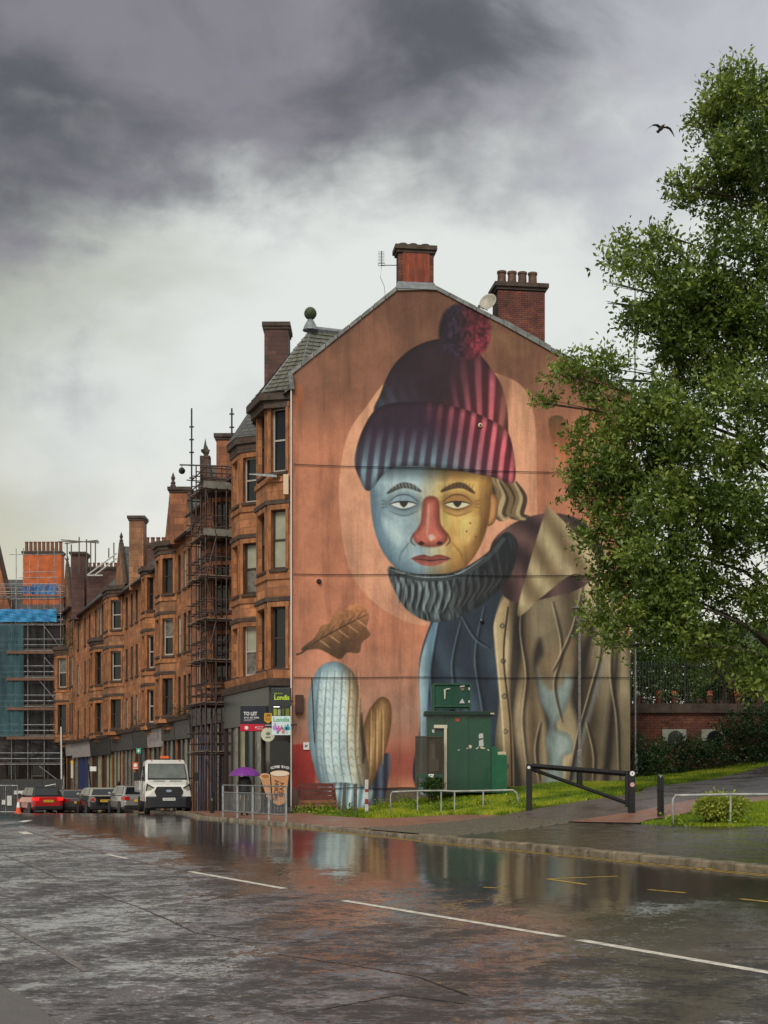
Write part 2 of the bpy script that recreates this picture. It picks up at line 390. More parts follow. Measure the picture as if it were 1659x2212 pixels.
def road_material():
    m = bpy.data.materials.new('wet_asphalt'); m.use_nodes = True; t = NT(m.node_tree); t.n.clear()
    out = t.new('ShaderNodeOutputMaterial'); p = t.new('ShaderNodeBsdfPrincipled'); t.link(p.outputs[0], out.inputs[0])
    geo = t.new('ShaderNodeNewGeometry'); pos = geo.outputs['Position']
    # x' runs along the street, y' across it
    sp = t.mapping(pos, (1, 1, 1), rot=(0, 0, R(24.2)))
    patch = t.noise(t.mapping(sp, (1.0, 0.16, 1)), 0.75, 5, 0.62, 0.5)       # wheel tracks and dips where water stands
    patch2 = t.noise(sp, 1.6, 5, 0.7, 0.8)
    wet = t.math('ADD', t.math('MULTIPLY', patch, 0.62), t.math('MULTIPLY', patch2, 0.38))
    sepp = t.new('ShaderNodeSeparateXYZ'); t.link(pos, sepp.inputs[0])
    # the near side gutter strip along the kerb holds a sheet of water
    kd = t.math('ADD', sepp.outputs[0], t.math('MULTIPLY', t.math('SUBTRACT', sepp.outputs[1], 33.5), 0.448))   # distance past the kerb line
    gut = t.maprange(t.math('ADD', kd, t.math('MULTIPLY', t.math('SUBTRACT', patch2, 0.5), 5.0)), -8.6, -4.2)
    far = t.maprange(sepp.outputs[1], 11.0, 19.0)
    wet = t.math('ADD', wet, t.math('MULTIPLY', t.math('MULTIPLY', gut, far), 0.30))
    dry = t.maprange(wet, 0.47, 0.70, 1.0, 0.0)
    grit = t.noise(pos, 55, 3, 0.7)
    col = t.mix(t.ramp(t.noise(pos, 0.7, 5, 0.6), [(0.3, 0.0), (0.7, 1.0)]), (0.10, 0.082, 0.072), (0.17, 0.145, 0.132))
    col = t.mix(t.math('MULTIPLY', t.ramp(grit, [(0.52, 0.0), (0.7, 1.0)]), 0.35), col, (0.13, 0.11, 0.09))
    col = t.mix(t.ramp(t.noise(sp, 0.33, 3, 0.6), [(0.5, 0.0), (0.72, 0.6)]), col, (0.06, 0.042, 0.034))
    t.link(col, p.inputs['Base Color'])
    rr = t.math('ADD', t.math('MULTIPLY', dry, 0.20), 0.07); t.link(rr, p.inputs['Roughness'])
    p.inputs['IOR'].default_value = 2.0
    # broken film of water: ragged streaks where bare asphalt pokes through, calm where the sheet stands
    st1 = t.noise(t.mapping(pos, (1.5, 1.7, 1), rot=(0, 0, R(24))), 1.0, 8, 0.70, 0.5)
    st2 = t.noise(t.mapping(pos, (5.0, 6.0, 1), rot=(0, 0, R(4))), 1.0, 6, 0.70, 0.3)
    st3 = t.noise(t.mapping(pos, (11.0, 14.0, 1)), 1.0, 4, 0.7, 0.2)
    bare = t.math('ADD', t.math('ADD', t.math('MULTIPLY', st1, 0.42), t.math('MULTIPLY', st2, 0.36)), t.math('MULTIPLY', st3, 0.22))
    bare = t.math('ADD', bare, t.math('MULTIPLY', t.math('SUBTRACT', dry, 0.85), 0.24))
    bare = t.math('SUBTRACT', bare, t.math('MULTIPLY', t.math('MULTIPLY', gut, far), 0.30))
    agg = t.noise(t.mapping(pos, (1, 1.6, 1)), 17.0, 3, 0.75)
    bare = t.math('ADD', bare, t.math('MULTIPLY', t.math('SUBTRACT', agg, 0.5), 0.22))
    bare = t.maprange(bare, 0.46, 0.56)
    t.link(t.math('ADD', t.math('ADD', t.math('MULTIPLY', bare, 0.30), 0.05), t.math('MULTIPLY', t.math('MULTIPLY', gut, far), 0.06)), p.inputs['Roughness'])
    t.link(t.math('SUBTRACT', 1.0, t.math('MULTIPLY', bare, 0.80)), p.inputs['Specular IOR Level'])
    t.link(t.mix(t.math('MULTIPLY', t.math('MAXIMUM', bare, t.math('MULTIPLY', gut, far)), 0.86), col, (0.016, 0.011, 0.008)), p.inputs['Base Color'])  # paler film colour adds to its silvery sheen; bare patches and gutter go darker
    def vecn(scl, sc, det, ro):
        nd = t.new('ShaderNodeTexNoise'); nd.inputs['Scale'].default_value = sc; nd.inputs['Detail'].default_value = det; nd.inputs['Roughness'].default_value = ro; nd.inputs['Distortion'].default_value = 0.25
        t.link(t.mapping(pos, scl, rot=(0, 0, R(-4))), nd.inputs['Vector'])
        v = t.new('ShaderNodeVectorMath', operation='SUBTRACT'); t.link(nd.outputs['Color'], v.inputs[0]); v.inputs[1].default_value = (0.5, 0.5, 0.5); return v.outputs[0]
    def vscale(v, s_):
        nd = t.new('ShaderNodeVectorMath', operation='SCALE'); t.link(v, nd.inputs[0])
        if isinstance(s_, (int, float)): nd.inputs['Scale'].default_value = s_
        else: t.link(s_, nd.inputs['Scale'])
        return nd.outputs[0]
    def vadd(a_, b_):
        nd = t.new('ShaderNodeVectorMath', operation='ADD'); t.link(a_, nd.inputs[0])
        if isinstance(b_, tuple): nd.inputs[1].default_value = b_
        else: t.link(b_, nd.inputs[1])
        return nd.outputs[0]
    # facets of the film: small ripples near, longer ones far, calm on the standing sheet
    rough_amt = t.math('ADD', 0.26, t.math('MULTIPLY', t.maprange(t.noise(t.mapping(sp, (1.0, 0.35, 1)), 0.55, 4, 0.6, 0.6), 0.36, 0.64), 0.34))
    calm = t.math('SUBTRACT', 1.0, t.math('MULTIPLY', t.math('MULTIPLY', gut, far), 0.90))
    tilt = vadd(vadd(vscale(vecn((4.5, 4.0, 1), 1.0, 3, 0.6), 0.8), vscale(vecn((16.0, 13.0, 1), 1.0, 3, 0.75), 1.1)), (0.0, -0.32, 0.0))
    tilt = vscale(tilt, t.math('MULTIPLY', rough_amt, calm))
    flatn = t.new('ShaderNodeVectorMath', operation='MULTIPLY'); t.link(tilt, flatn.inputs[0]); flatn.inputs[1].default_value = (1, 1, 0)
    nn_ = t.new('ShaderNodeVectorMath', operation='NORMALIZE'); t.link(vadd(flatn.outputs[0], geo.outputs['Normal']), nn_.inputs[0]); t.link(nn_.outputs[0], p.inputs['Normal'])
    MATS['wet_asphalt'] = m; return m
ROADM = road_material()
def wet_ground(name, c1, c2, dryr, wetr, scale, bump=0.5, wetlo=0.42, wethi=0.56, stretch=1.0):
    m = bpy.data.materials.new(name); m.use_nodes = True; t = NT(m.node_tree); t.n.clear()
    out = t.new('ShaderNodeOutputMaterial'); p = t.new('ShaderNodeBsdfPrincipled'); t.link(p.outputs[0], out.inputs[0])
    geo = t.new('ShaderNodeNewGeometry'); pos = geo.outputs['Position']
    n = t.noise(t.mapping(pos, (1, stretch, 1)), scale, 5, 0.65, 0.4)
    f = t.maprange(n, wetlo, wethi)
    col = t.mix(t.noise(pos, scale * 2.7, 5, 0.7), c1, c2); col = t.mix(t.math('MULTIPLY', f, 0.35), col, tuple(x * 0.55 for x in c1))
    t.link(col, p.inputs['Base Color']); t.link(t.maprange(f, 0, 1, dryr, wetr, False), p.inputs['Roughness'])
    b = t.new('ShaderNodeBump'); b.inputs['Distance'].default_value = 0.015; b.inputs['Strength'].default_value = bump
    t.link(t.math('ADD', t.noise(pos, 26, 4, 0.75), t.math('MULTIPLY', t.noise(t.mapping(pos, (1, 3, 1)), 4, 4, 0.7), 0.8)), b.inputs['Height']); t.link(b.outputs[0], p.inputs['Normal'])
    MATS[name] = m; return m
PAVE_DARK = wet_ground('wet_dark_pavement', (0.035, 0.027, 0.02), (0.07, 0.055, 0.042), 0.34, 0.07, 1.1, 0.40)
PAVE_RED = wet_ground('red_brick_pavement', (0.30, 0.15, 0.10), (0.20, 0.095, 0.065), 0.55, 0.35, 0.8, 0.3)
PATHM = wet_ground('path_tarmac', (0.085, 0.07, 0.066), (0.13, 0.105, 0.095), 0.55, 0.25, 0.9, 0.3)
GRASSM = wet_ground('grass_soil', (0.15, 0.22, 0.012), (0.08, 0.12, 0.012), 0.8, 0.7, 0.9, 0.8)
SETTM = wet_ground('granite_sett', (0.17, 0.145, 0.10), (0.10, 0.09, 0.065), 0.45, 0.25, 3.0, 0.4)
SOIL = mat('joint_soil', (0.04, 0.033, 0.02), 0.8, var=0.4)
KERBM = mat('kerb_stone_wet', (0.21, 0.17, 0.115), 0.38, var=0.75, vscale=3.0, bump=0.5, bscale=14)
GROUNDM = mat('far_ground', (0.07, 0.07, 0.055), 0.8, var=0.3, vscale=0.2)

# base ground, one sheet to the horizon, falling away with the street
gm = MB(); gx = [-1500, -400, -100, -60, -40, -25, -15, 0, 15, 30, 60, 100, 400, 1500]; gy = [-600, -50, 0, 52, 56, 60, 64, 80, 100, 120, 140, 176, 400, 2500]
for j, yy in enumerate(gy):
    for xx in gx: gm.v.append((xx, yy, road_z(yy) - 0.09))
for j in range(len(gy) - 1):
    for i in range(len(gx) - 1):
        a = j * len(gx) + i; gm.f.append((a, a + 1, a + 1 + len(gx), a + len(gx))); gm.mi.append(0)
structure(gm.build('ground', GROUNDM))
# road
kl = [(kerb_x(y) - 0.0, y) for y in (2, 22.5, 28, 33.5, 38.4, 45, 51.6, 56, 60, 100, 128)]
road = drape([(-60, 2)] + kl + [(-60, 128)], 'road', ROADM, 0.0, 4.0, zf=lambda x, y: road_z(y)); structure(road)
# land on the other side of the kerb: grass slope under everything
edge = [(kerb_x(y) + 0.32, y) for y in (14, 22.5, 33.5, 38.4, 45, 51.6, 55.5)]
grass_ground = drape([(40, 14)] + edge + [(-4.2, 56.6), (-3.0, 60), (-3.0, 76), (40, 76)], 'grass_slope', GRASSM, -0.03, 0.8); structure(grass_ground)
# pavement by the shops and along the street
pk = [(kerb_x(y) + 0.32, y) for y in (38.9, 45, 51.6, 56, 60, 100, 126)]
pave_shop = drape(pk + [(-3.73 - 0.345 * 72, 56.6 + 0.9385 * 72), (GA.x, GA.y), (-2.2, 53.8), tuple(W(700, 1762, 51.5).xy), tuple(W(800, 1766, 48.3).xy), tuple(W(960, 1762, 47.5).xy), tuple(W(1090, 1764, 44.5).xy), tuple(W(800, 1800, 40.0).xy)],
                 'brick_pavement', PAVE_RED, 0.012, 0.8, zf=lambda x, y: TZ(x, y) if y < 56 else road_z(y) + 0.1); structure(pave_shop)
# dark tarmac strip, setts apron, dark wet pavement, path
sett_poly = [(kerb_x(38.95) + 0.30, 38.95), tuple(W(1085, 0, 44.3).xy), tuple(W(1228, 0, 40.2).xy), (kerb_x(33.9) + 0.30, 33.9), (kerb_x(36.2) + 0.30, 36.2)]
apron = drape(sett_poly, 'sett_apron', SOIL, 0.016, 0.5); structure(apron)
dark_poly = [tuple(W(u, 0, y).xy) for u, y in ((945, 34.0), (1228, 40.2), (1300, 41.8), (1380, 39.2), (1520, 38.0), (1659, 37.2), (1900, 34.5))] + [(24, 30), (24.0, 14.0)] + [(kerb_x(y) + 0.32, y) for y in (14, 22.5, 28, 33.5)]
dark_pave = drape(dark_poly, 'wet_pavement', PAVE_DARK, 0.02, 0.6); structure(dark_pave)
path_poly = [tuple(W(u, 0, y).xy) for u, y in ((1085, 44.5), (1228, 40.3), (1300, 41.9), (1415, 43.5), (1520, 45.5), (1659, 47.0), (1850, 48.5), (1850, 61.5), (1659, 60.2), (1500, 54.5), (1395, 51.5), (1380, 48.8), (1250, 47.2), (1145, 45.8))]
path = drape(path_poly, 'path', PATHM, 0.035, 0.6); structure(path)
strip_poly = [tuple(W(u, 0, y).xy) for u, y in ((1228, 40.3), (1262, 39.9), (1380, 39.4), (1400, 40.6), (1530, 43.0), (1659, 44.8), (1659, 46.9), (1510, 45.4), (1415, 43.4), (1300, 41.9))]
strip = drape(strip_poly, 'brick_strip', PAVE_RED, 0.05, 0.6); structure(strip)

def inside(p, poly):
    c = False; j = len(poly) - 1
    for i in range(len(poly)):
        if (poly[i][1] > p[1]) != (poly[j][1] > p[1]) and p[0] < (poly[j][0] - poly[i][0]) * (p[1] - poly[i][1]) / (poly[j][1] - poly[i][1]) + poly[i][0]: c = not c
        j = i
    return c
# setts, real stones joined into one part (past counting)
sm = MB(); a24 = R(24.2); ca, sa = math.cos(a24), math.sin(a24)
for i in range(-140, 140):
    for j in range(-90, 90):
        lx, ly = i * 0.125, j * 0.24 + (0.12 if i % 2 else 0)
        cx_, cy_ = 1.2 + lx * ca - ly * -sa, 39.5 + lx * sa + ly * ca
        cx_, cy_ = 1.2 + ly * math.sin(-a24) + lx * ca, 39.5 + ly * ca + lx * sa
        if not inside((cx_, cy_), sett_poly): continue
        z = TZ(cx_, cy_) + 0.014; h = 0.030 + random.random() * 0.014
        hx, hy = 0.052 + random.random() * 0.004, 0.108 + random.random() * 0.006; q = []
        for dx, dy in ((-hx, -hy), (hx, -hy), (hx, hy), (-hx, hy)):
            q.append((cx_ + dx * ca - dy * sa, cy_ + dx * sa + dy * ca))
        q2 = [(cx_ + (a - cx_) * 0.82, cy_ + (b - cy_) * 0.9) for a, b in q]
        b0 = len(sm.v); sm.v += [(a, b, z) for a, b in q] + [(a, b, z + h) for a, b in q2]
        for f in ((4, 5, 6, 7), (0, 1, 5, 4), (1, 2, 6, 5), (2, 3, 7, 6), (3, 0, 4, 7)): sm.f.append(tuple(k + b0 for k in f)); sm.mi.append(0)
sm.build('setts', SETTM, apron, kind='stuff', fixn=False)

# kerb: every stone an object
kerb = bpy.data.objects.new('kerb', None); C.objects.link(kerb); kerb['kind'] = 'structure'
def kerb_run(y0, y1, ln, hgt, wid=0.32, jit=0.01):
    y = y0
    while y < y1:
        dx = kerb_x(y + 0.5) - kerb_x(y - 0.5); L = ln * random.uniform(0.85, 1.15)
        dy = L / math.hypot(1, dx); ya, yb = y + 0.010, y + dy - 0.010
        a = Vector((kerb_x(ya), ya)); b = Vector((kerb_x(yb), yb)); d = (b - a).normalized(); n = Vector((d.y, -d.x))
        zb = road_z(y) - 0.05; zt = road_z(y) + hgt + random.uniform(-jit, jit)
        k = MB(); w_ = wid + random.uniform(-jit, jit); bev = 0.028; segs = 4; rows = []
        for s_ in range(segs + 1):
            c = a.lerp(b, s_ / segs); e_ = 0.006 if s_ in (0, segs) else 0.0; w1 = random.uniform(-0.008, 0.008)
            rows.append([c + n * w1, c + n * w1, c + n * (bev + w1), c + n * (w_ - 0.01), c + n * w_])
            zz = [zb, zt - bev - e_, zt - e_ + random.uniform(-0.006, 0.006), zt - e_ + random.uniform(-0.006, 0.006), zb]
            k.v += [(p.x, p.y, z) for p, z in zip(rows[-1], zz)]
        for s_ in range(segs):
            for q in range(4):
                i0 = s_ * 5 + q; k.f.append((i0, i0 + 1, i0 + 6, i0 + 5)); k.mi.append(0)
        k.f.append((0, 1, 2, 3, 4)); k.mi.append(0); k.f.append(tuple(segs * 5 + i for i in (4, 3, 2, 1, 0))); k.mi.append(0)
        k.build('kerb_stone', KERBM, kerb); y += dy
kerb_run(12.0, 33.9, 1.0, 0.135, 0.30, 0.012)
kerb_run(33.9, 38.6, 0.9, 0.09, 0.34, 0.006)
kerb_run(38.6, 57.0, 0.9, 0.12, 0.22, 0.008)
kerb_run(57.0, 74.0, 1.1, 0.12, 0.22, 0.006)

# road markings, children of the road
LINEW = mat('worn_white_line', (0.80, 0.76, 0.66), 0.6, col2=(0.36, 0.33, 0.28), vscale=9.0, bump=0.3, spec=0.25)
LINEY = mat('worn_yellow_line', (0.62, 0.42, 0.07), 0.6, col2=(0.28, 0.18, 0.05), vscale=6.0, bump=0.3, spec=0.2)
LINEF = mat('faded_line', (0.20, 0.17, 0.15), 0.3, col2=(0.07, 0.058, 0.05), vscale=4.0, bump=0.4)
def strip_line(p, q, wd, m, name, z=0.004, rag=0.35, seg=0.16):
    p = Vector(p[:2]); q = Vector(q[:2]); d = (q - p); L = d.length; d.normalize(); n = Vector((-d.y, d.x)); k = max(2, int(L / seg)); b = MB()
    for i in range(k + 1):
        c = p + d * (L * i / k); j1, j2 = (1 - rag * random.random() * 0.5), (1 - rag * random.random() * 0.5)
        a_, b_ = c + n * wd * 0.5 * j1, c - n * wd * 0.5 * j2; zz = road_z(c.y) + z
        b.v += [(a_.x, a_.y, zz), (b_.x, b_.y, zz)]
    for i in range(k): b.f.append((2 * i, 2 * i + 1, 2 * i + 3, 2 * i + 2)); b.mi.append(0)
    return b.build(name, m, road)
for (u0, v0, u1, v1) in ((410, 1883, 615, 1920), (743, 1946, 1215, 2024), (1252, 2031, 1720, 2112), (232, 1846, 275, 1855)):
    strip_line(G(u0, v0), G(u1, v1), 0.13, LINEW, 'centre_line_dash')
strip_line(G(60, 1796), G(222, 1842), 0.14, LINEF, 'faded_centre_line'); strip_line(G(285, 1858), G(402, 1881), 0.14, LINEF, 'faded_centre_line')
for k in range(0, 9):
    ya, yb = 16 + k * 3.0, 18.9 + k * 3.0
    for off in (0.22, 0.42): strip_line((kerb_x(ya) - off * 1.09, ya), (kerb_x(yb) - off * 1.09, yb), 0.07, LINEY, 'yellow_line')
for (u0, v0, u1, v1) in ((1182, 1899, 1334, 1893), (1182, 1899, 1266, 1911), (1400, 1922, 1480, 1929), (1495, 1878, 1600, 1874), (1600, 1942, 1690, 1952), (1045, 1917, 1080, 1919)):
    strip_line(G(u0, v0), G(u1, v1), 0.09, LINEY, 'yellow_bay_mark')
for (u0, v0, u1, v1) in ((-20, 1984, 110, 2052), (110, 2052, 190, 2098)): strip_line(G(u0, v0), G(u1, v1), 0.09, LINEF, 'faded_edge_line', rag=0.8)
for (u0, v0, u1, v1) in ((47, 1776, 62, 1772), (40, 1786, 56, 1786), (48, 1797, 62, 1802)): strip_line(G(u0, v0), G(u1, v1), 0.30, LINEW, 'cycle_symbol_stroke')
# lighter concrete edge, bottom left corner
cp = drape([(-6, 6), (-2.2, 6), tuple(G(150, 2230).xy), tuple(G(60, 2160).xy), tuple(G(0, 2128).xy), tuple(G(-120, 2085).xy), (-9, 12)], 'concrete_margin', wet_ground('wet_concrete', (0.09, 0.08, 0.075), (0.14, 0.12, 0.11), 0.5, 0.3, 3.0, 0.5), 0.005, 1.0, zf=lambda x, y: 0.0); structure(cp)
# tar seams and crack fills
TAR = mat('tar_seam', (0.008, 0.007, 0.006), 0.2, bump=0.4)
for pts in ([(10, 1848), (70, 1872), (120, 1895), (160, 1903)], [(210, 1930), (300, 1960), (370, 1990), (420, 2015), (520, 2030)], [(420, 2032), (520, 2034), (600, 2040), (650, 2034)],
            [(110, 1838), (160, 1850), (330, 1842), (480, 1838)], [(600, 2062), (760, 2085), (900, 2110), (1010, 2150)], [(700, 2180), (860, 2150), (1000, 2168)]):
    for a, b_ in zip(pts, pts[1:]): strip_line(G(*a), G(*b_), 0.03, TAR, 'tar_seam', rag=1.2, seg=0.08)
# ------------------------------------------------------------------ street fronts
D3 = Vector((DF.x, DF.y, 0)); N3 = Vector((NF.x, NF.y, 0)); E3 = Vector((EG.x, EG.y, 0)); C0 = Vector((GA.x, GA.y, 0)); UP = Vector((0, 0, 1))
def F(s, o, z): return C0 + D3 * s + N3 * o + UP * z          # along the fronts, out to the road, up
def B(s, w_, z): return C0 + D3 * s + E3 * w_ + UP * z          # along the fronts, in along the gable
def s_of(u): return ((CX - u) * 56.6 - 11190) / (1035 - (CX - u) * 0.9385)
WCACHE = {}
def window(parent, O, U, Nn, u0, u1, z0, z1, kind=None, depth=0.22, white=None, sill=True):
    """a sash window set back in its opening: frame > upper and lower pane, sill"""
    w_, h = round(u1 - u0, 2), round(z1 - z0, 2); kind = kind if kind is not None else random.choice([0, 0, 0, 1, 2, 2])
    white = white if white is not None else random.random() < 0.25
    key = (w_, h, white)
    if key not in WCACHE:
        f = MB(); t_ = 0.07
        f.box(0.004, t_, -0.04, 0.05, 0.004, h - 0.004); f.box(w_ - t_, w_ - 0.004, -0.04, 0.05, 0.004, h - 0.004)
        f.box(t_, w_ - t_, -0.04, 0.05, 0.004, t_ + 0.03); f.box(t_, w_ - t_, -0.04, 0.05, h - t_, h - 0.004); f.box(t_, w_ - t_, -0.05, 0.04, h * 0.5 - 0.035, h * 0.5 + 0.035)
        if w_ > 1.15: f.box(w_ / 2 - 0.03, w_ / 2 + 0.03, -0.035, 0.035, t_ + 0.03, h - t_)
        lo = MB().box(t_, w_ - t_, 0.0, 0.02, t_ + 0.03, h * 0.5 - 0.035); up_ = MB().box(t_, w_ - t_, 0.02, 0.04, h * 0.5 + 0.035, h - t_)
        si = MB().box(-0.08, w_ + 0.08, -depth - 0.08, 0.0, -0.12, -0.005)
        WCACHE[key] = (f.mesh('window_frame', FRAMEW if white else FRAMED), lo, up_, si.mesh('sill', SOOT), {})
    fm, lo, up_, si, pc = WCACHE[key]
    m1, m2 = {0: (GLASS, GLASS), 1: (BLIND, BLIND), 2: (GLASS, CURT), 3: (CURT, BLIND), 4: (GLASS, BLIND)}[kind]
    pos = O + U * u0 + UP * z0 - Nn * depth; ang = math.atan2(U.y, U.x)
    if (U.x * Nn.y - U.y * Nn.x) > 0: pos = O + U * u1 + UP * z0 - Nn * depth; ang += math.pi     # keep local -Y facing out
    o = bpy.data.objects.new('window', fm); C.objects.link(o); o.parent = parent; o.location = pos - parent.location; o.rotation_euler = (0, 0, ang)
    for mb, mm in ((lo, m1), (up_, m2)):
        k = (id(mb), mm.name)
        if k not in pc: pc[k] = mb.mesh('pane', mm)
        p = bpy.data.objects.new('pane', pc[k]); C.objects.link(p); p.parent = o
    if sill: p = bpy.data.objects.new('sill', si); C.objects.link(p); p.parent = o
    return o
def wall(mb, O, U, Nn, width, z0, z1, holes, depth=0.26):
    """flat wall with real openings and reveals"""
    us = sorted({0.0, width} | {h[0] for h in holes} | {h[1] for h in holes}); zs = sorted({z0, z1} | {h[2] for h in holes} | {h[3] for h in holes})
    P = lambda u, z, d=0.0: O + U * u + UP * z - Nn * d
    for ua, ub in zip(us, us[1:]):
        for za, zb in zip(zs, zs[1:]):
            um, zm = (ua + ub) / 2, (za + zb) / 2
            if any(h[0] < um < h[1] and h[2] < zm < h[3] for h in holes): continue
            mb.add([P(ua, za), P(ub, za), P(ub, zb), P(ua, zb)], [(0, 1, 2, 3)])
    if depth < 0.2: mb.cur = 1  # shallow front reveals take the dark second material, so openings read dark
    for h in holes:
        a, b, c, d = h[:4]
        mb.add([P(a, c), P(b, c), P(b, d), P(a, d), P(a, c, depth), P(b, c, depth), P(b, d, depth), P(a, d, depth)],
               [(0, 1, 5, 4), (1, 2, 6, 5), (2, 3, 7, 6), (3, 0, 4, 7)])
def do_wall(parent, name, O, U, Nn, width, z0, z1, holes, m, depth=0.26, kinds=None, dress=True):
    if name == 'front_wall' and dress: depth = 0.15
    mb = MB(); wall(mb, O, U, Nn, width, z0, z1, holes, depth); mb.build(name, [m, SOOT], parent, fixn=False)
    for i, h in enumerate(holes):
        window(parent, O, U, Nn, *h[:4], kind=(h[4] if len(h) > 4 else None), depth=depth - 0.05)
        if dress:                                            # raised stone surround
            sr = MB(); a, b, c, d = h[:4]; t_ = 0.13
            for (p0, p1, q0, q1) in ((a - t_, a, c - 0.02, d), (b, b + t_, c - 0.02, d), (a - t_ - 0.04, b + t_ + 0.04, d, d + 0.2)):
                A = [O + U * p0 + UP * q0 + Nn * 0.0, O + U * p1 + UP * q0, O + U * p1 + UP * q1, O + U * p0 + UP * q1]
                sr.extrude(A, Nn * (0.02 if name == 'front_wall' else 0.05))
            sr.build('window_surround', TRIM, parent)
def course(parent, s0, s1, z, h=0.22, out=0.16, m=None, o=0.0, name='string_course'):
    MB().hexa([tuple(F(s0, o + 0.001, z)), tuple(F(s0, o + out, z)), tuple(F(s1, o + out, z)), tuple(F(s1, o + 0.001, z))],
              [tuple(F(s0, o + 0.001, z + h)), tuple(F(s0, o + out + 0.06, z + h)), tuple(F(s1, o + out + 0.06, z + h)), tuple(F(s1, o + 0.001, z + h))]).build(name, m or SOOT, parent)
def bay(parent, s0, s1, a, dep, zb, zt, rows, m, ww=0.5, near=True, front=True, kinds=None, far=True, corbel=True, cap=True, roof=0.0, margin=0.18):
    """three-sided bay window"""
    P0, P1, P2, P3 = F(s0, 0, 0), F(s0 + a, dep, 0), F(s1 - a, dep, 0), F(s1, 0, 0)
    for i, (A, Bp) in enumerate(((P0, P1), (P1, P2), (P2, P3))):
        U = (Bp - A).normalized(); Nn = Vector((-U.y, U.x, 0)); wd = (Bp - A).length; holes = []
        mg = max(margin, wd * 0.17)
        if wd - 2 * mg > 0.25 and i < 2:
            for r_i, (z0, z1) in enumerate(rows):
                if i == 1 and wd > 2.0:
                    h_ = (wd - 3 * mg) / 2
                    for q in range(2): holes.append((mg + q * (h_ + mg), mg + q * (h_ + mg) + h_, z0, z1, 0))
                else:
                    holes.append((mg, wd - mg, z0, z1, kinds[r_i] if kinds and i == 0 else random.choice([0, 0, 2])))
        do_wall(parent, 'bay_wall', A, U, Nn, wd, zb, zt, holes, m)
    poly = [F(s0, 0.001, 0), F(s0 + a, dep, 0), F(s1 - a, dep, 0), F(s1, 0.001, 0)]
    def ring(z0, z1, out, mm, name):
        q = [F(s0 - out, 0.002, 0), F(s0 + a - out * 0.4, dep + out, 0), F(s1 - a + out * 0.4, dep + out, 0), F(s1 + out, 0.002, 0)]
        MB().prism([(p.x, p.y) for p in q], z0, z1).build(name, mm, parent)
    if cap: ring(zt, zt + 0.28, 0.22, SOOT, 'bay_cornice'); ring(zt - 0.22, zt - 0.003, 0.10, SOOT, 'bay_cornice')
    for (z0, z1) in rows:
        ring(z0 - 0.42, z0 - 0.22, 0.07, TRIM, 'bay_moulding'); ring(z1 + 0.22, z1 + 0.40, 0.09, SOOT, 'bay_moulding')
    if corbel:
        for k in range(4):
            f_ = 1 - (k + 1) * 0.21
            q = [F(s0, 0.002, 0), F(s0 + a, dep * f_, 0), F(s1 - a, dep * f_, 0), F(s1, 0.002, 0)]
            MB().prism([(p.x, p.y) for p in q], zb - 0.2 * (k + 1), zb - 0.2 * k - 0.003).build('bay_corbel', TRIM if k % 2 else SOOT, parent)
    if roof:
        top = zt + 0.28
        q = [F(s0 - 0.25, 0.0, top), F(s0 + a - 0.1, dep + 0.25, top), F(s1 - a + 0.1, dep + 0.25, top), F(s1 + 0.25, 0.0, top)]
        ap = [F(s0 + a * 0.9, -0.3, top + roof), F(s1 - a * 0.9, -0.3, top + roof)]
        MB().add([tuple(p) for p in q + ap], [(0, 1, 4), (1, 2, 5, 4), (2, 3, 5), (0, 4, 5, 3)]).build('bay_roof', SLATE, parent)
def solid(parent, s0, s1, z1, m, z0=-3.0, w0=0.42, w1=13.0, name='rear_wall'):
    MB().hexa([tuple(B(s0, w0, z0)), tuple(B(s1, w0, z0)), tuple(B(s1, w1, z0)), tuple(B(s0, w1, z0))],
              [tuple(B(s0, w0, z1)), tuple(B(s1, w0, z1)), tuple(B(s1, w1, z1)), tuple(B(s0, w1, z1))]).build(name, m, parent)
def roof(parent, s0, s1, ze, rise, run=4.5, over=0.35, hip=False, s_in=0.0):
    a = [B(s0, -over, ze - over * 0.3), B(s1, -over, ze - over * 0.3), B(s1, run, ze + rise), B(s0 + (2.5 if hip else 0) + s_in, run, ze + rise)]
    b = [B(s1, 2 * run, ze), B(s0, 2 * run, ze)]
    r_ = MB().add([tuple(p) for p in a + b] + [tuple(p - UP * 0.18) for p in a + b], [(0, 1, 2, 3), (3, 2, 4, 5), (6, 7, 8, 9), (9, 8, 10, 11), (0, 3, 9, 6), (3, 5, 11, 9), (1, 2, 8, 7), (2, 4, 10, 8), (0, 1, 7, 6)]).build('roof', SLATE, parent)
    MB().path([a[3] + UP * 0.05, a[2] + UP * 0.05], 0.11).build('ridge', LEAD, r_)
    MB().path([B(s0, -over - 0.05, ze - over * 0.3 - 0.12), B(s1, -over - 0.05, ze - over * 0.3 - 0.12)], 0.08).build('gutter', BLACK, r_)
    return r_
def pot(parent, x, y, z, h=0.7, r=0.17, m=None):
    MB().lathe([(r * 1.12, 0), (r * 1.12, 0.08), (r, 0.12), (r * 0.92, h - 0.1), (r * 1.08, h - 0.09), (r * 1.08, h), (r * 0.8, h), (r * 0.8, h - 0.15)], (x, y, z), 12).build('chimney_pot', m or POTM, parent, smooth=False)
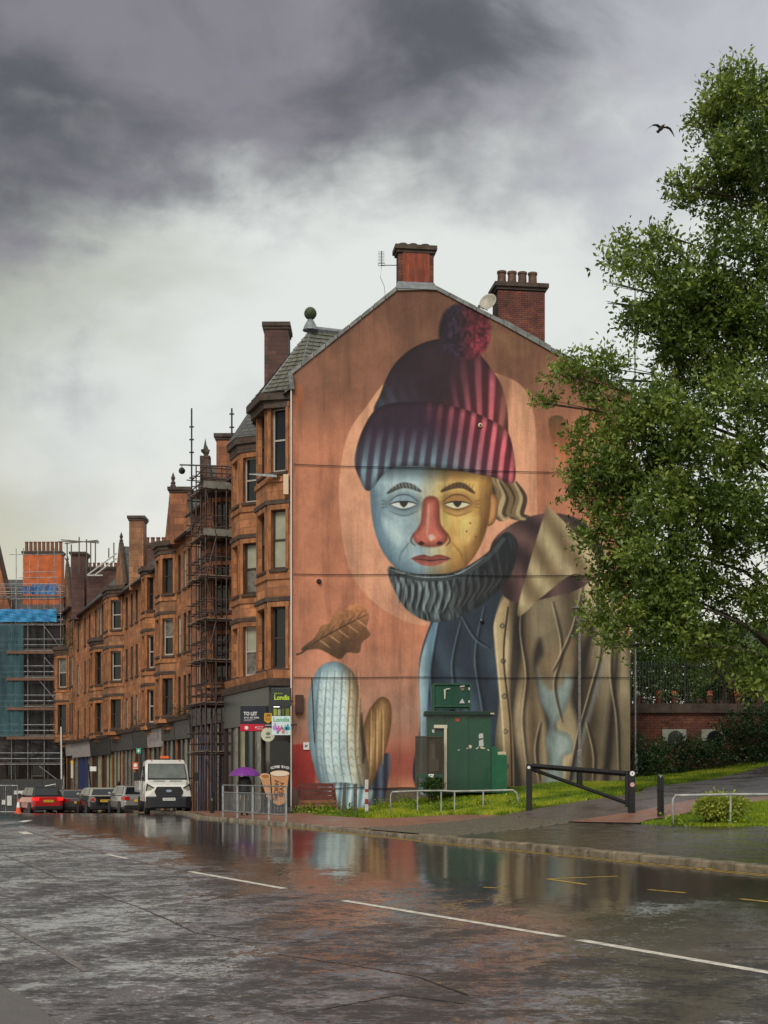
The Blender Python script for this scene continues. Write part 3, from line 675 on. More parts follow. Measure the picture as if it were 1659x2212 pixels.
def chimney(parent, p, wd, dp, z0, z1, m, pots=0, cap=0.18, ph=0.7, U=None, capm=None, pr=0.17):
    """stack centred on p, wd along U"""
    U = U or Vector((1, 0, 0)); V = Vector((-U.y, U.x, 0)); p = Vector((p[0], p[1], 0))
    def rect(k): return [p + U * (a * (wd / 2 + k)) + V * (b * (dp / 2 + k)) for a, b in ((-1, -1), (1, -1), (1, 1), (-1, 1))]
    c = MB().prism([(q.x, q.y) for q in rect(0)], z0, z1).build('chimney', m, parent)
    cm = MB().prism([(q.x, q.y) for q in rect(cap * 0.5)], z1 + 0.001, z1 + 0.12).prism([(q.x, q.y) for q in rect(cap)], z1 + 0.122, z1 + 0.30); cm.build('chimney_cap', capm or SOOT, c)
    for k in range(pots):
        q = p + U * ((k - (pots - 1) / 2) * wd / pots); pot(c, q.x, q.y, z1 + 0.30, ph, pr)
    return c
def gablet(parent, s0, s1, z0, zp, m, win=None, thick=0.35, fin=True):
    sm_ = (s0 + s1) / 2
    pts = [F(s0, 0.02, z0), F(s1, 0.02, z0), F(s1, 0.02, z0 + 0.3), F(sm_, 0.02, zp), F(s0, 0.02, z0 + 0.3)]
    MB().extrude(pts, -N3 * thick).build('gable_wall', m, parent)
    cp_ = MB(); 
    for a, b in ((F(s0 - 0.1, -0.15, z0 + 0.3), F(sm_, -0.15, zp + 0.1)), (F(s1 + 0.1, -0.15, z0 + 0.3), F(sm_, -0.15, zp + 0.1))): cp_.path([a, b], 0.16, 4)
    cp_.build('gable_coping', SOOT, parent)
    r_ = MB().add([tuple(F(s0, -thick, z0)), tuple(F(sm_, -thick, zp - 0.15)), tuple(F(s1, -thick, z0)), tuple(F(s0, -4, z0)), tuple(F(sm_, -4, zp - 0.15)), tuple(F(s1, -4, z0))], [(0, 1, 4, 3), (1, 2, 5, 4), (0, 3, 5, 2)])
    r_.build('dormer_roof', SLATE, parent)
    if fin: MB().lathe([(0.05, 0), (0.16, 0.1), (0.07, 0.25), (0.13, 0.4), (0.0, 0.75)], tuple(F(sm_, -0.15, zp + 0.1)), 8).build('finial', SOOT, parent)
def shopfront(parent, s0, s1, zc, units, zfoot, fascia_h=0.9):
    """units: list of (s0, s1, fascia material, list of panel materials)"""
    course(parent, s0, s1, zc, 0.22, 0.45, name='shop_cornice')
    for (a, b, fm, pans, lab) in units:
        MB().hexa([tuple(F(a, 0.02, zc - fascia_h)), tuple(F(a, 0.16, zc - fascia_h)), tuple(F(b, 0.16, zc - fascia_h)), tuple(F(b, 0.02, zc - fascia_h))],
                  [tuple(F(a, 0.02, zc - 0.01)), tuple(F(a, 0.24, zc - 0.01)), tuple(F(b, 0.24, zc - 0.01)), tuple(F(b, 0.02, zc - 0.01))]).build('fascia', fm, parent)
        n = len(pans); zt = zc - fascia_h - 0.02; zf = min(zfoot(a), zfoot(b))
        for k, pm in enumerate(pans):
            pa = a + (b - a) * k / n + 0.1; pb = a + (b - a) * (k + 1) / n - 0.02
            pn = MB().hexa([tuple(F(pa, -0.12, zf)), tuple(F(pa, -0.05, zf)), tuple(F(pb, -0.05, zf)), tuple(F(pb, -0.12, zf))], [tuple(F(pa, -0.12, zt)), tuple(F(pa, -0.05, zt)), tuple(F(pb, -0.05, zt)), tuple(F(pb, -0.12, zt))]).build('shop_panel', pm, parent)
            MB().hexa([tuple(F(pb, -0.12, zf)), tuple(F(pb, 0.03, zf)), tuple(F(pb + 0.1, 0.03, zf)), tuple(F(pb + 0.1, -0.12, zf))], [tuple(F(pb, -0.12, zt)), tuple(F(pb, 0.03, zt)), tuple(F(pb + 0.1, 0.03, zt)), tuple(F(pb + 0.1, -0.12, zt))]).build('mullion', FRAMED, parent)
        MB().hexa([tuple(F(a - 0.02, -0.1, zf)), tuple(F(a - 0.02, 0.1, zf)), tuple(F(a + 0.09, 0.1, zf)), tuple(F(a + 0.09, -0.1, zf))], [tuple(F(a - 0.02, -0.1, zt)), tuple(F(a - 0.02, 0.1, zt)), tuple(F(a + 0.09, 0.1, zt)), tuple(F(a + 0.09, -0.1, zt))]).build('pilaster', TRIM, parent)
FA = mat('fascia_black', (0.018, 0.016, 0.018), 0.35, var=0.3)
FB = mat('fascia_charcoal', (0.05, 0.045, 0.048), 0.4, var=0.3)
FGR = mat('fascia_green_black', (0.030, 0.036, 0.036), 0.35)
FWH = mat('fascia_pale', (0.36, 0.33, 0.32), 0.5, var=0.3)
FBL = mat('shutter_blue', (0.010, 0.035, 0.16), 0.4, var=0.3)
FPALE = mat('shop_glass_pale', (0.20, 0.21, 0.18), 0.25, var=0.4, vscale=1.5)
FCREAM = mat('shop_cream', (0.34, 0.33, 0.21), 0.4, var=0.3, vscale=1.2)
FDARK = mat('shop_dark', (0.014, 0.013, 0.014), 0.2)
FTEAL = mat('shop_teal', (0.01, 0.05, 0.055), 0.3)
zf_ = lambda s: road_z(56.6 + 0.9385 * s) + 0.1

def shutter_mat(name, cols):
    m = bpy.data.materials.new(name); m.use_nodes = True; t = NT(m.node_tree); t.n.clear()
    out = t.new('ShaderNodeOutputMaterial'); p = t.new('ShaderNodeBsdfPrincipled'); t.link(p.outputs[0], out.inputs[0])
    geo = t.new('ShaderNodeNewGeometry'); v = t.mapping(geo.outputs['Position'], (3.2, 3.2, 0.28))
    n = t.noise(v, 1.3, 5, 0.6, 0.7)
    t.link(t.ramp(n, [(0.30 + 0.4 * i / (len(cols) - 1), c) for i, c in enumerate(cols)]), p.inputs['Base Color']); p.inputs['Roughness'].default_value = 0.4
    return m
BIRCH = shutter_mat('painted_hoarding_blue', [(0.02, 0.015, 0.05), (0.10, 0.20, 0.55), (0.03, 0.02, 0.10), (0.22, 0.32, 0.6), (0.05, 0.03, 0.08), (0.5, 0.14, 0.06)])
BIRCH2 = shutter_mat('painted_hoarding_yellow', [(0.02, 0.015, 0.05), (0.30, 0.12, 0.06), (0.05, 0.12, 0.35), (0.35, 0.36, 0.08), (0.03, 0.03, 0.12), (0.12, 0.3, 0.55)])

# ---- building 1: the corner tenement with the painted gable
b1 = thing('tenement', 'red sandstone corner tenement with a huge mural on its gable end', 'building', (GA.x, GA.y, 0), 0, 'sandstone tenements along the street')
rows1 = [(6.0, 8.55), (10.1, 12.55), (14.1, 16.75)]
rows1b = [(6.0, 8.2), (9.65, 11.9), (13.7, 15.7)]
do_wall(b1, 'front_wall', C0, D3, N3, 8.3, -0.5, 17.3, [(4.05, 4.75, a, b, 0) for a, b in rows1b], SAND[0])
bay(b1, 0.38, 3.7, 0.75, 0.74, 5.95, 17.15, rows1, SAND[0], kinds=[0, 1, 0], corbel=False, cap=False)
bay(b1, 5.0, 8.1, 0.8, 0.72, 5.95, 16.3, rows1b, SAND[0], kinds=[3, 3, 0], corbel=False, roof=2.0)
solid(b1, 0.45, 8.25, 17.2, SAND[3], w0=0.5, w1=13.6)
# main roof with ridge
zr, ze = 21.7, 17.45
tR = 7.35
rb = MB(); A_ = [B(0.1, -0.3, ze - 0.1), B(8.3, -0.3, ze - 0.1), B(8.3, 5.4, zr), B(0.1, 5.4, zr), B(0.1, 14.5, 16.8), B(8.3, 14.5, 16.8)]
rf1 = rb.add([tuple(p) for p in A_] + [tuple(p - UP * 0.15) for p in A_], [(0, 1, 2, 3), (3, 2, 5, 4), (6, 7, 8, 9), (9, 8, 11, 10), (0, 3, 9, 6), (3, 4, 10, 9), (1, 2, 8, 7), (2, 5, 11, 8)]).build('roof', SLATE, b1)
# turret roof over the corner bay, in real slate courses
ap = F(1.9, -1.35, 20.45); ap2 = F(1.9, -4.2, 20.45)
eav = [F(0.16, -0.2, 17.42), F(0.95, 1.05, 17.30), F(3.15, 1.05, 17.30), F(3.95, -0.2, 17.42)]
tr = MB().add([tuple(p) for p in eav + [ap, ap2, F(0.16, -4.2, 17.4), F(3.95, -4.2, 17.4)]], [(0, 1, 4), (1, 2, 4), (2, 3, 4), (0, 4, 5, 6), (3, 7, 5, 4), (0, 6, 7, 3, 2, 1)]).build('turret_roof', LEAD, b1)
sl = MB()
def slate_face(p0, p1, q0, q1, rows_, nmin=1):
    """slates between eave edge p0-p1 and top edge q0-q1"""
    nn = (p1 - p0).cross(q0 - p0)
    if nn.length < 1e-6: nn = (p1 - p0).cross(q1 - p0)
    nn.normalize()
    if nn.z < 0: nn = -nn
    for k in range(rows_):
        t0, t1 = k / rows_, min(1.0, (k + 1.25) / rows_)
        a0, a1, c0, c1 = p0.lerp(q0, t0), p1.lerp(q1, t0), p0.lerp(q0, t1), p1.lerp(q1, t1); n_ = max(nmin, int((a1 - a0).length / 0.26))
        for i in range(n_):
            u0, u1 = (i + 0.04) / n_, (i + 0.96) / n_; lift = 0.055 + random.random() * 0.012
            va = [a0.lerp(a1, u0), a0.lerp(a1, u1), c0.lerp(c1, u1), c0.lerp(c1, u0)]
            b_ = len(sl.v); sl.v += [tuple(va[0] + nn * lift), tuple(va[1] + nn * lift), tuple(va[2] + nn * 0.012), tuple(va[3] + nn * 0.012), tuple(va[0] + nn * 0.01), tuple(va[1] + nn * 0.01)]
            sl.f += [(b_, b_ + 1, b_ + 2, b_ + 3), (b_, b_ + 4, b_ + 5, b_ + 1)]; sl.mi += [0, 0]
slate_face(eav[0], eav[1], ap, ap, 15); slate_face(eav[1], eav[2], ap, ap, 15); slate_face(F(0.16, -4.2, 17.4), eav[0], ap2, ap, 15)
slm = mat('loose_slates', (0.105, 0.105, 0.095), 0.4, col2=(0.17, 0.17, 0.12), vscale=3.5, bump=0.3)
so = sl.build('slates', slm, tr, fixn=False); so['kind'] = 'stuff'
MB().path([ap + UP * 0.06, ap2 + UP * 0.06], 0.14, 6).path([eav[1], ap], 0.05, 4).path([eav[0], ap], 0.05, 4).build('lead_ridge', LEAD, tr)
GREEN = mat('mossy_ball', (0.05, 0.07, 0.03), 0.7, var=0.5, vscale=8)
fb = MB().lathe([(0.34, 0.0), (0.22, 0.28), (0.12, 0.45), (0.10, 0.5)], tuple(ap), 10).build('finial_base', LEAD, b1)
MB().ball((ap.x, ap.y, ap.z + 0.72), 0.27).build('ball_finial', GREEN, b1, smooth=True)
tp = [F(0.1, -0.25, 0), F(0.92, 1.12, 0), F(3.18, 1.12, 0), F(4.0, -0.25, 0)]
MB().prism([(p.x, p.y) for p in tp], 17.02, 17.30).build('eaves_cornice', SOOT, b1)
tp = [F(0.2, -0.2, 0), F(1.0, 0.93, 0), F(3.1, 0.93, 0), F(3.9, -0.2, 0)]
MB().prism([(p.x, p.y) for p in tp], 16.72, 17.018).build('eaves_cornice', SOOT, b1)
# stacks on this building
CHB = stone('stack_brown', (0.15, 0.066, 0.05), (0.11, 0.045, 0.036), 0.55, 0.5, 0.2, 0.6)
chimney(b1, F(5.6, -0.95, 0), 1.05, 1.5, 16.8, 21.35, CHB, cap=0.10)
# shop
def zfa(s): return 0.08
course(b1, 0.05, 8.3, 5.25, 0.30, 0.95, name='shop_cornice'); course(b1, 0.05, 8.3, 5.56, 0.34, 0.78, m=TRIM, name='shop_cornice')
# ground-floor corner face towards the camera: the shop stands forward of the upper wall
SF = 0.85
def shop_face(parent, u0, u1, z0, z1, dep, m, name, bevel=0.0):
    """panel parallel to the picture at the shop's near end"""
    return None
cor = MB(); cA, cB_, cC, cD = F(0.05, 0.02, 0), F(0.55, SF, 0), F(8.3, SF, 0), F(8.3, 0.02, 0)
cor.prism([(p.x, p.y) for p in (cA, cB_, cC, cD)], 3.75, 5.24); cor.build('fascia', FGR, b1)
for (s0, s1, mm) in ((0.62, 1.7, FDARK), (1.75, 3.1, FPALE), (3.15, 4.4, FTEAL), (4.45, 5.6, FCREAM), (5.65, 6.9, FPALE), (6.95, 8.2, FDARK)):
    MB().prism([(p.x, p.y) for p in (F(s0, 0.5, 0), F(s0, SF - 0.1, 0), F(s1, SF - 0.1, 0), F(s1, 0.5, 0))], 0.05, 3.74).build('shop_panel', mm, b1)
    MB().prism([(p.x, p.y) for p in (F(s1, 0.5, 0), F(s1, SF, 0), F(s1 + 0.05, SF, 0), F(s1 + 0.05, 0.5, 0))], 0.05, 3.74).build('mullion', FRAMED, b1)
for (z0, z1, mm, nm) in ((0.05, 0.6, BLACK, 'stall_riser'), (0.6, 3.0, GLASS, 'shop_glazing'), (3.0, 3.74, FDARK, 'transom')):
    MB().prism([(p.x, p.y) for p in (F(0.06, 0.04, 0), F(0.53, SF - 0.04, 0), F(0.60, SF - 0.1, 0), F(0.3, 0.04, 0))], z0, z1).build(nm, mm, b1)

# ---- building 2 (behind the near scaffold)
def bld(label, s0, s1):
    return thing('tenement', label, 'building', tuple(F((s0 + s1) / 2, 0, 0)), 0, 'sandstone tenements along the street')
b2 = bld('second sandstone tenement from the mural, wrapped in tube scaffolding, blue painted hoarding below', 8.3, 18.65)
rows2 = [(6.2, 8.3), (9.4, 11.6), (12.6, 14.6)]
do_wall(b2, 'front_wall', F(8.31, 0, 0), D3, N3, 10.33, 5.1, 15.6, [(h0, h0 + 0.8, a, b) for h0 in (4.9, 6.6, 8.4) for a, b in rows2], SAND[1])
bay(b2, 9.8, 12.6, 0.75, 1.02, 5.9, 15.4, rows2, SAND[1], kinds=[0, 0, 0], roof=0.0)
solid(b2, 8.3, 18.6, 15.5, SAND[3]); roof(b2, 8.35, 18.6, 15.6, 2.8, run=3.6)
chimney(b2, W(490, 0, 68.5), 0.88, 1.3, 15.2, 18.0, SAND[1], cap=0.12)
gablet(b2, 15.0, 17.2, 15.5, 17.8, SAND[3])
cf = W(443, 985, 72); MB().prism([(cf.x - 0.26, 71.9), (cf.x + 0.26, 71.9), (cf.x + 0.26, 72.4), (cf.x - 0.26, 72.4)], 14.2, cf.z).hexa([(cf.x - 0.26, 71.9, 14.2), (cf.x + 0.7, 71.9, 14.2), (cf.x + 0.7, 72.4, 14.2), (cf.x - 0.26, 72.4, 14.2)], [(cf.x - 0.26, 71.9, cf.z - 1.0), (cf.x + 0.27, 71.9, cf.z - 1.0), (cf.x + 0.27, 72.4, cf.z - 1.0), (cf.x - 0.26, 72.4, cf.z - 1.0)]).build('gable_pinnacle', SOOT, b2)
MB().lathe([(0.07, 0), (0.08, 0.1), (0.22, 0.25), (0.24, 0.34), (0.11, 0.36), (0.0, 0.95)], (cf.x, 72.1, cf.z), 8).build('finial', GREEN, b2)
shopfront(b2, 8.35, 18.6, 5.1, [(8.4, 11.4, FA, [BIRCH2, BIRCH, BIRCH2], ''), (11.5, 15.0, FA, [BIRCH, BIRCH2, BIRCH], ''), (15.1, 18.6, FA, [BIRCH, BIRCH, FPALE], '')], zf_, 0.9)

b3 = bld('third tenement from the mural, tall dormer gable and a stout square chimney', 18.65, 26.6)
rows3 = [(5.0, 7.1), (8.4, 10.5), (11.9, 13.9)]
do_wall(b3, 'front_wall', F(18.66, 0, 0), D3, N3, 7.93, 4.6, 14.8, [(h0, h0 + 0.75, a, b) for h0 in (0.6, 1.75, 3.2) for a, b in rows3], SAND[0])
bay(b3, 23.2, 26.2, 0.8, 0.75, 4.6, 14.6, rows3, SAND[2], kinds=[0, 2, 0])
solid(b3, 18.66, 26.55, 14.7, SAND[3]); roof(b3, 18.7, 26.55, 14.8, 3.3, run=3.4)
gablet(b3, 23.0, 26.5, 14.6, 18.2, SAND[1]); gablet(b3, 19.4, 21.2, 14.7, 16.4, SAND[0])
chimney(b3, W(391, 0, 77.5), 1.0, 1.4, 14.4, 17.25, SAND[1], cap=0.14)
shopfront(b3, 18.7, 26.6, 4.6, [(18.7, 22.6, FB, [FPALE, FPALE, FDARK], ''), (22.7, 26.5, FA, [FDARK, FPALE, FDARK], '')], zf_, 1.0)

b4 = bld('fourth tenement from the mural, tall slim chimney rising through its slate roof', 26.6, 45)
rows4 = [(4.8, 6.8), (8.1, 10.1), (11.6, 13.6)]
do_wall(b4, 'front_wall', F(26.61, 0, 0), D3, N3, 18.38, 4.4, 14.1, [(h0, h0 + 0.8, a, b) for h0 in (0.5, 1.7, 5.3, 6.6, 8.6, 10.4, 12.4) for a, b in rows4], SAND[0])
bay(b4, 29.0, 31.6, 0.7, 0.55, 4.5, 14.0, rows4, SAND[0]); bay(b4, 40.6, 44.4, 0.9, 0.9, 4.5, 14.3, rows4, SAND[2], kinds=[0, 0, 0])
solid(b4, 26.6, 44.95, 14.0, SAND[3]); roof(b4, 26.65, 44.9, 14.1, 3.4, run=3.1)
gablet(b4, 40.6, 44.5, 14.3, 17.7, SAND[2])
chimney(b4, W(298, 0, 90.5), 0.92, 1.3, 13.6, 18.1, SAND[2], cap=0.12)
chimney(b4, W(336, 0, 96), 1.5, 1.0, 14.5, 17.3, CHB, pots=4, cap=0.1, ph=0.45, pr=0.14)
shopfront(b4, 26.7, 44.9, 4.4, [(26.7, 31.0, FWH, [FPALE, FDARK, FPALE], ''), (31.1, 36.0, FA, [FDARK, FTEAL, FDARK], ''), (36.1, 40.6, FB, [FPALE, FPALE, FPALE], ''), (40.7, 44.9, FB, [FCREAM, FCREAM, FCREAM], '')], zf_, 1.1)

b5 = bld('fifth tenement from the mural, long slate roof sloping to a dark stack, blue shutter below', 45, 65.7)
rows5 = [(4.8, 7.0), (8.35, 10.8), (12.1, 14.3)]
do_wall(b5, 'front_wall', F(45.01, 0, 0), D3, N3, 20.65, 4.3, 15.0, [(h0, h0 + 0.85, a, b) for h0 in (0.5, 1.8, 4.4, 5.6, 7.8, 11.0, 13.6, 17.6) for a, b in rows5], SAND[0])
bay(b5, 49.5, 53.0, 0.9, 0.6, 4.5, 11.6, rows5[:2], SAND[2], cap=True)
solid(b5, 45.0, 65.6, 14.9, SAND[3]); roof(b5, 45.05, 65.6, 14.9, 3.3, run=3.0, hip=False)
chimney(b5, W(173, 0, 114.5), 1.05, 1.6, 14.4, 19.6, CHB, cap=0.18)
chimney(b5, W(222, 0, 113), 2.4, 1.1, 15.0, 18.2, CHB, pots=7, cap=0.1, ph=0.4, pr=0.12)
shopfront(b5, 45.1, 65.6, 4.3, [(45.1, 50.0, FA, [FCREAM, FCREAM, FDARK], ''), (50.1, 55.0, FA, [FCREAM, FDARK], ''), (55.1, 65.5, FWH, [FPALE, FBL, FBL, FPALE], '')], zf_, 1.2)

b6 = bld('farthest tenement of the row, narrow sooty gable beside the netted scaffold', 65.7, 74)
rows6 = [(5.35, 7.8), (9.3, 11.9)]
do_wall(b6, 'front_wall', F(65.71, 0, 0), D3, N3, 8.2, 4.4, 16.2, [(h0, h0 + 0.9, a, b) for h0 in (0.6, 2.0) for a, b in rows6 + [(13.0, 15.4)]], SAND[2])
bay(b6, 69.0, 73.4, 1.1, 1.0, 4.5, 12.6, rows6, SAND[2])
solid(b6, 65.7, 74.0, 16.1, SAND[3]); roof(b6, 65.75, 74.0, 16.2, 3.2, run=4.5)
gablet(b6, 68.6, 73.6, 16.1, 20.3, SAND[2])
shopfront(b6, 65.8, 74, 4.4, [(65.8, 69.8, FWH, [FPALE, FDARK], ''), (69.9, 74, FA, [FDARK, FPALE], '')], zf_, 1.1)

# ---- building at the street's far bend, behind netting
b0 = thing('tenement', 'dark building at the far left behind blue netting, wide orange brick chimney on top', 'building', (-32, 126, road_z(126)))
BRK = mat('orange_brick', (0.52, 0.12, 0.03), 0.75, var=0.3, vscale=1.5, bump=0.2)
xl, xr = W(-160, 0, 126).x, W(134, 0, 126).x
holes0 = [(k * 2.2 + 0.7, k * 2.2 + 1.8, z, z + 2.2, 0) for k in range(5) for z in (1.5, 5.2, 8.9, 12.4)]
do_wall(b0, 'front_wall', Vector((xl, 126, 0)), Vector((1, 0, 0)), Vector((0, -1, 0)), xr - xl, -3.0, 16.3, holes0, mat('grimy_wall', (0.055, 0.04, 0.035), 0.8, var=0.4, vscale=0.6), dress=False)
MB().box(xl, xr - 0.02, 126.4, 136, -3, 16.2).build('rear_wall', SAND[3], b0)
MB().add([(xl, 125.7, 16.3), (xr, 125.7, 16.3), (xr, 130.5, 20.0), (xl, 130.5, 20.0), (xr, 136, 16.3), (xl, 136, 16.3)], [(0, 1, 2, 3), (3, 2, 4, 5), (1, 4, 2), (0, 3, 5), (0, 5, 4, 1)]).build('roof', SLATE, b0)
pA, pB = W(50, 1257, 127), W(133, 1198, 127)
chimney(b0, ((pA.x + pB.x) / 2, 127.5, 0), pB.x - pA.x, 1.2, 16.0, pB.z, BRK, pots=9, cap=0.12, ph=0.95, pr=0.16)
ga = [W(-60, 1320, 125.6), W(28, 1320, 125.6), W(-8, 1165, 125.6)]
MB().extrude(ga, (0, 0.35, 0)).build('gable_wall', SAND[1], b0); MB().path([ga[1], ga[2]], 0.22, 4).build('gable_coping', SOOT, b0)

# ---- the painted gable of building 1
Lg = (GB - GA).length
def gab(t, z, d=0.0): p = GA + EG * t + NG * d; return Vector((p.x, p.y, z))
def t_of(u):                                                 # along the gable for a column
    k = (u - CX) / FPX; return (k * GA.y - GA.x) / (EG.x - k * EG.y)
def zt(u, v, du=None):
    t = t_of(u); y = GA.y + EG.y * t; return t, CAMZ + (HY - v) / FPX * y
OUT = [zt(622, 803), zt(857, 622), zt(940, 620), zt(1088, 697), zt(1190, 754), zt(1362, 848)]
OUT[0] = (0.0, OUT[0][1])
# ------------------------------------------------------------------ the painted wall (the artwork itself is a plain stand-in)
def spline(pts, n=10):
    P = np.array(pts, float); m = len(P); out = []
    for i in range(m):
        p0, p1, p2, p3 = P[i - 1], P[i], P[(i + 1) % m], P[(i + 2) % m]
        for k in range(n):
            t = k / n; out.append(0.5 * ((2 * p1) + (-p0 + p2) * t + (2 * p0 - 5 * p1 + 4 * p2 - p3) * t * t + (-p0 + 3 * p1 - 3 * p2 + p3) * t ** 3))
    return np.array(out)
def sdf(X, Y, poly):
    d = np.full(X.shape, 1e9); ins = np.zeros(X.shape, bool); n = len(poly)
    for i in range(n):
        ax, ay = poly[i]; bx, by = poly[(i + 1) % n]; ex, ey = bx - ax, by - ay
        t = np.clip(((X - ax) * ex + (Y - ay) * ey) / (ex * ex + ey * ey + 1e-9), 0, 1)
        d = np.minimum(d, (X - ax - t * ex) ** 2 + (Y - ay - t * ey) ** 2)
        if ey != 0:
            c = ((ay > Y) != (by > Y)) & (X < ex * (Y - ay) / ey + ax); ins ^= c
    d = np.sqrt(d); return np.where(ins, -d, d)
def vnoise(X, Y, s, seed=0):
    r = np.random.default_rng(seed); T = r.random((64, 64)); x, y = X / s, Y / s
    xi, yi = np.floor(x).astype(int), np.floor(y).astype(int); fx, fy = x - xi, y - yi; fx = fx * fx * (3 - 2 * fx); fy = fy * fy * (3 - 2 * fy)
    g = lambda a, b: T[a % 64, b % 64]
    return (g(xi, yi) * (1 - fx) + g(xi + 1, yi) * fx) * (1 - fy) + (g(xi, yi + 1) * (1 - fx) + g(xi + 1, yi + 1) * fx) * fy - 0.5
class Paint:
    def __init__(s, X, Y): s.X, s.Y = X, Y; s.c = np.zeros((X.size, 3)); s.box = None
    def lay(s, pts, fn, soft=1.6, sm=True, alpha=1.0):
        P = spline(pts) if sm else np.array(pts, float)
        m_ = (s.X > P[:, 0].min() - soft * 3) & (s.X < P[:, 0].max() + soft * 3) & (s.Y > P[:, 1].min() - soft * 3) & (s.Y < P[:, 1].max() + soft * 3)
        ix = np.nonzero(m_)[0]; x, y = s.X[ix], s.Y[ix]; d = sdf(x, y, P); a = np.clip(0.5 - d / (2 * soft), 0, 1) * alpha; keep = a > 0
        ix, x, y, d, a = ix[keep], x[keep], y[keep], d[keep], a[keep]
        col = fn(x, y, -d); s.c[ix] = s.c[ix] * (1 - a[:, None]) + col * a[:, None]
def Lp(a, b, t):
    t = np.clip(t, 0, 1)[:, None]; return np.asarray(a, float) * (1 - t) + np.asarray(b, float) * t
def flat(c): return lambda x, y, d: np.tile(np.asarray(c, float), (x.size, 1))
def stroke(pts, wd, col, soft=1.0, alpha=0.9, taper=True):
    P = np.array(pts, float); Q = []
    for i in range(len(P) - 1):
        p0, p1, p2, p3 = P[max(i - 1, 0)], P[i], P[i + 1], P[min(i + 2, len(P) - 1)]
        for k in range(7):
            t_ = k / 7; Q.append(0.5 * ((2 * p1) + (-p0 + p2) * t_ + (2 * p0 - 5 * p1 + 4 * p2 - p3) * t_ * t_ + (-p0 + 3 * p1 - 3 * p2 + p3) * t_ ** 3))
    Q.append(P[-1]); Q = np.array(Q); T_ = np.gradient(Q, axis=0); T_ /= np.linalg.norm(T_, axis=1)[:, None] + 1e-9; N_ = np.stack([-T_[:, 1], T_[:, 0]], 1)
    w_ = wd * 0.5 * (np.sin(np.linspace(0.12, math.pi - 0.12, len(Q))) ** 0.7 if taper else np.ones(len(Q)))
    pt.lay(np.concatenate([Q + N_ * w_[:, None], (Q - N_ * w_[:, None])[::-1]]), col if callable(col) else flat(col), soft, False, alpha)
def crease(pts, wd=7, dk=(44, 34, 30), lt=(206, 186, 150), off=(-5, 0)):
    stroke(pts, wd, dk, 2.6, 0.8); stroke([(x + off[0], y + off[1]) for x, y in pts], wd * 0.45, lt, 1.3, 0.65)
st = 0.031
nt_, nz_ = int(Lg / st) + 1, int(22.2 / st) + 1
tt = np.linspace(0, Lg, nt_); zz_ = np.linspace(-0.4, 21.85, nz_); TT, ZZ = np.meshgrid(tt, zz_); TT = TT.ravel(); ZZ = ZZ.ravel()
PX = GA.x + EG.x * TT; PY = GA.y + EG.y * TT; UU = CX + FPX * PX / PY; VV = HY - FPX * (ZZ - CAMZ) / PY
pt = Paint(UU, VV)
n1 = vnoise(UU, VV, 60, 1) + 0.5 * vnoise(UU, VV, 26, 2) + 0.25 * vnoise(UU, VV, 11, 3)
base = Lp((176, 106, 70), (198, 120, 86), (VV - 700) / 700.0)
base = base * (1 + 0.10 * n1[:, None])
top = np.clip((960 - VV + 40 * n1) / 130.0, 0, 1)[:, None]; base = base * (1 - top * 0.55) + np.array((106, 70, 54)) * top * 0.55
red = np.clip((VV - 1560) / 70.0, 0, 1) * np.clip((1700 - VV) / 30.0, 0, 1) * np.clip((960 - UU) / 40, 0, 1)
base = base * (1 - red[:, None] * 0.7) + np.array((128, 48, 38)) * red[:, None] * 0.75
lo = np.clip((VV - 1380) / 150.0, 0, 1) * np.clip((1640 - VV) / 80, 0, 1) * 0.65
base = base * (1 - lo[:, None]) + np.array((160, 124, 106)) * lo[:, None]
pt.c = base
pt.lay([(632, 1608), (680, 1608), (680, 1745), (632, 1755)], flat((150, 30, 22)), 1.2, False)
pt.lay([(600, 1702), (1400, 1702), (1400, 1800), (600, 1800)], flat((88, 78, 68)), 1.2, False, 0.9)
# soft pale ground behind the figure: an upright rounded panel
pt.lay([(790, 880), (850, 815), (960, 800), (1090, 812), (1150, 880), (1160, 1080), (1160, 1200), (1120, 1290), (960, 1350), (850, 1330), (760, 1240), (732, 1080), (748, 950)], lambda x, y, d: Lp((222, 152, 112), (214, 146, 112), (y - 800) / 500), 1.5)
BLU, PBL, OCH, DOC = (84, 122, 146), (158, 186, 196), (214, 160, 52), (120, 72, 20)
# coat and jacket, seen from behind
def coat(x, y, d):
    f = np.sin(x * 0.052 + np.sin(y * 0.006 + 1.0) * 2.2 + y * 0.004) * 0.5 + 0.5
    f2 = np.sin(x * 0.021 - y * 0.011 + 0.7) * 0.5 + 0.5
    c = Lp((172, 150, 116), (92, 74, 54), f ** 3); c = c * (0.72 + 0.42 * f2[:, None])
    return c * (0.75 + 0.25 * np.clip(d / 10, 0, 1))[:, None]
def slate_cloth(x, y, d):
    f = np.sin(x * 0.06 - y * 0.022 + 0.8 * np.sin(y * 0.015)) * 0.5 + 0.5
    c = Lp((38, 50, 66), (78, 104, 128), f ** 2 * np.clip((y - 1330) / 250, 0.1, 1)); return c * (0.8 + 0.2 * np.clip(d / 8, 0, 1))[:, None]
pt.lay([(905, 1705), (908, 1560), (905, 1440), (925, 1360), (960, 1300), (1090, 1255), (1110, 1400), (1100, 1705)], slate_cloth, 1.5)
pt.lay([(905, 1700), (908, 1560), (906, 1445), (928, 1362), (948, 1335), (930, 1450), (922, 1560), (925, 1700)], lambda x, y, d: Lp((166, 190, 200), (92, 130, 156), (x - 905) / 26), 2)
pt.lay([(1090, 1700), (1078, 1500), (1068, 1345), (1110, 1235), (1165, 1140), (1240, 1120), (1300, 1165), (1340, 1290), (1362, 1440), (1356, 1700)], coat, 1.5)
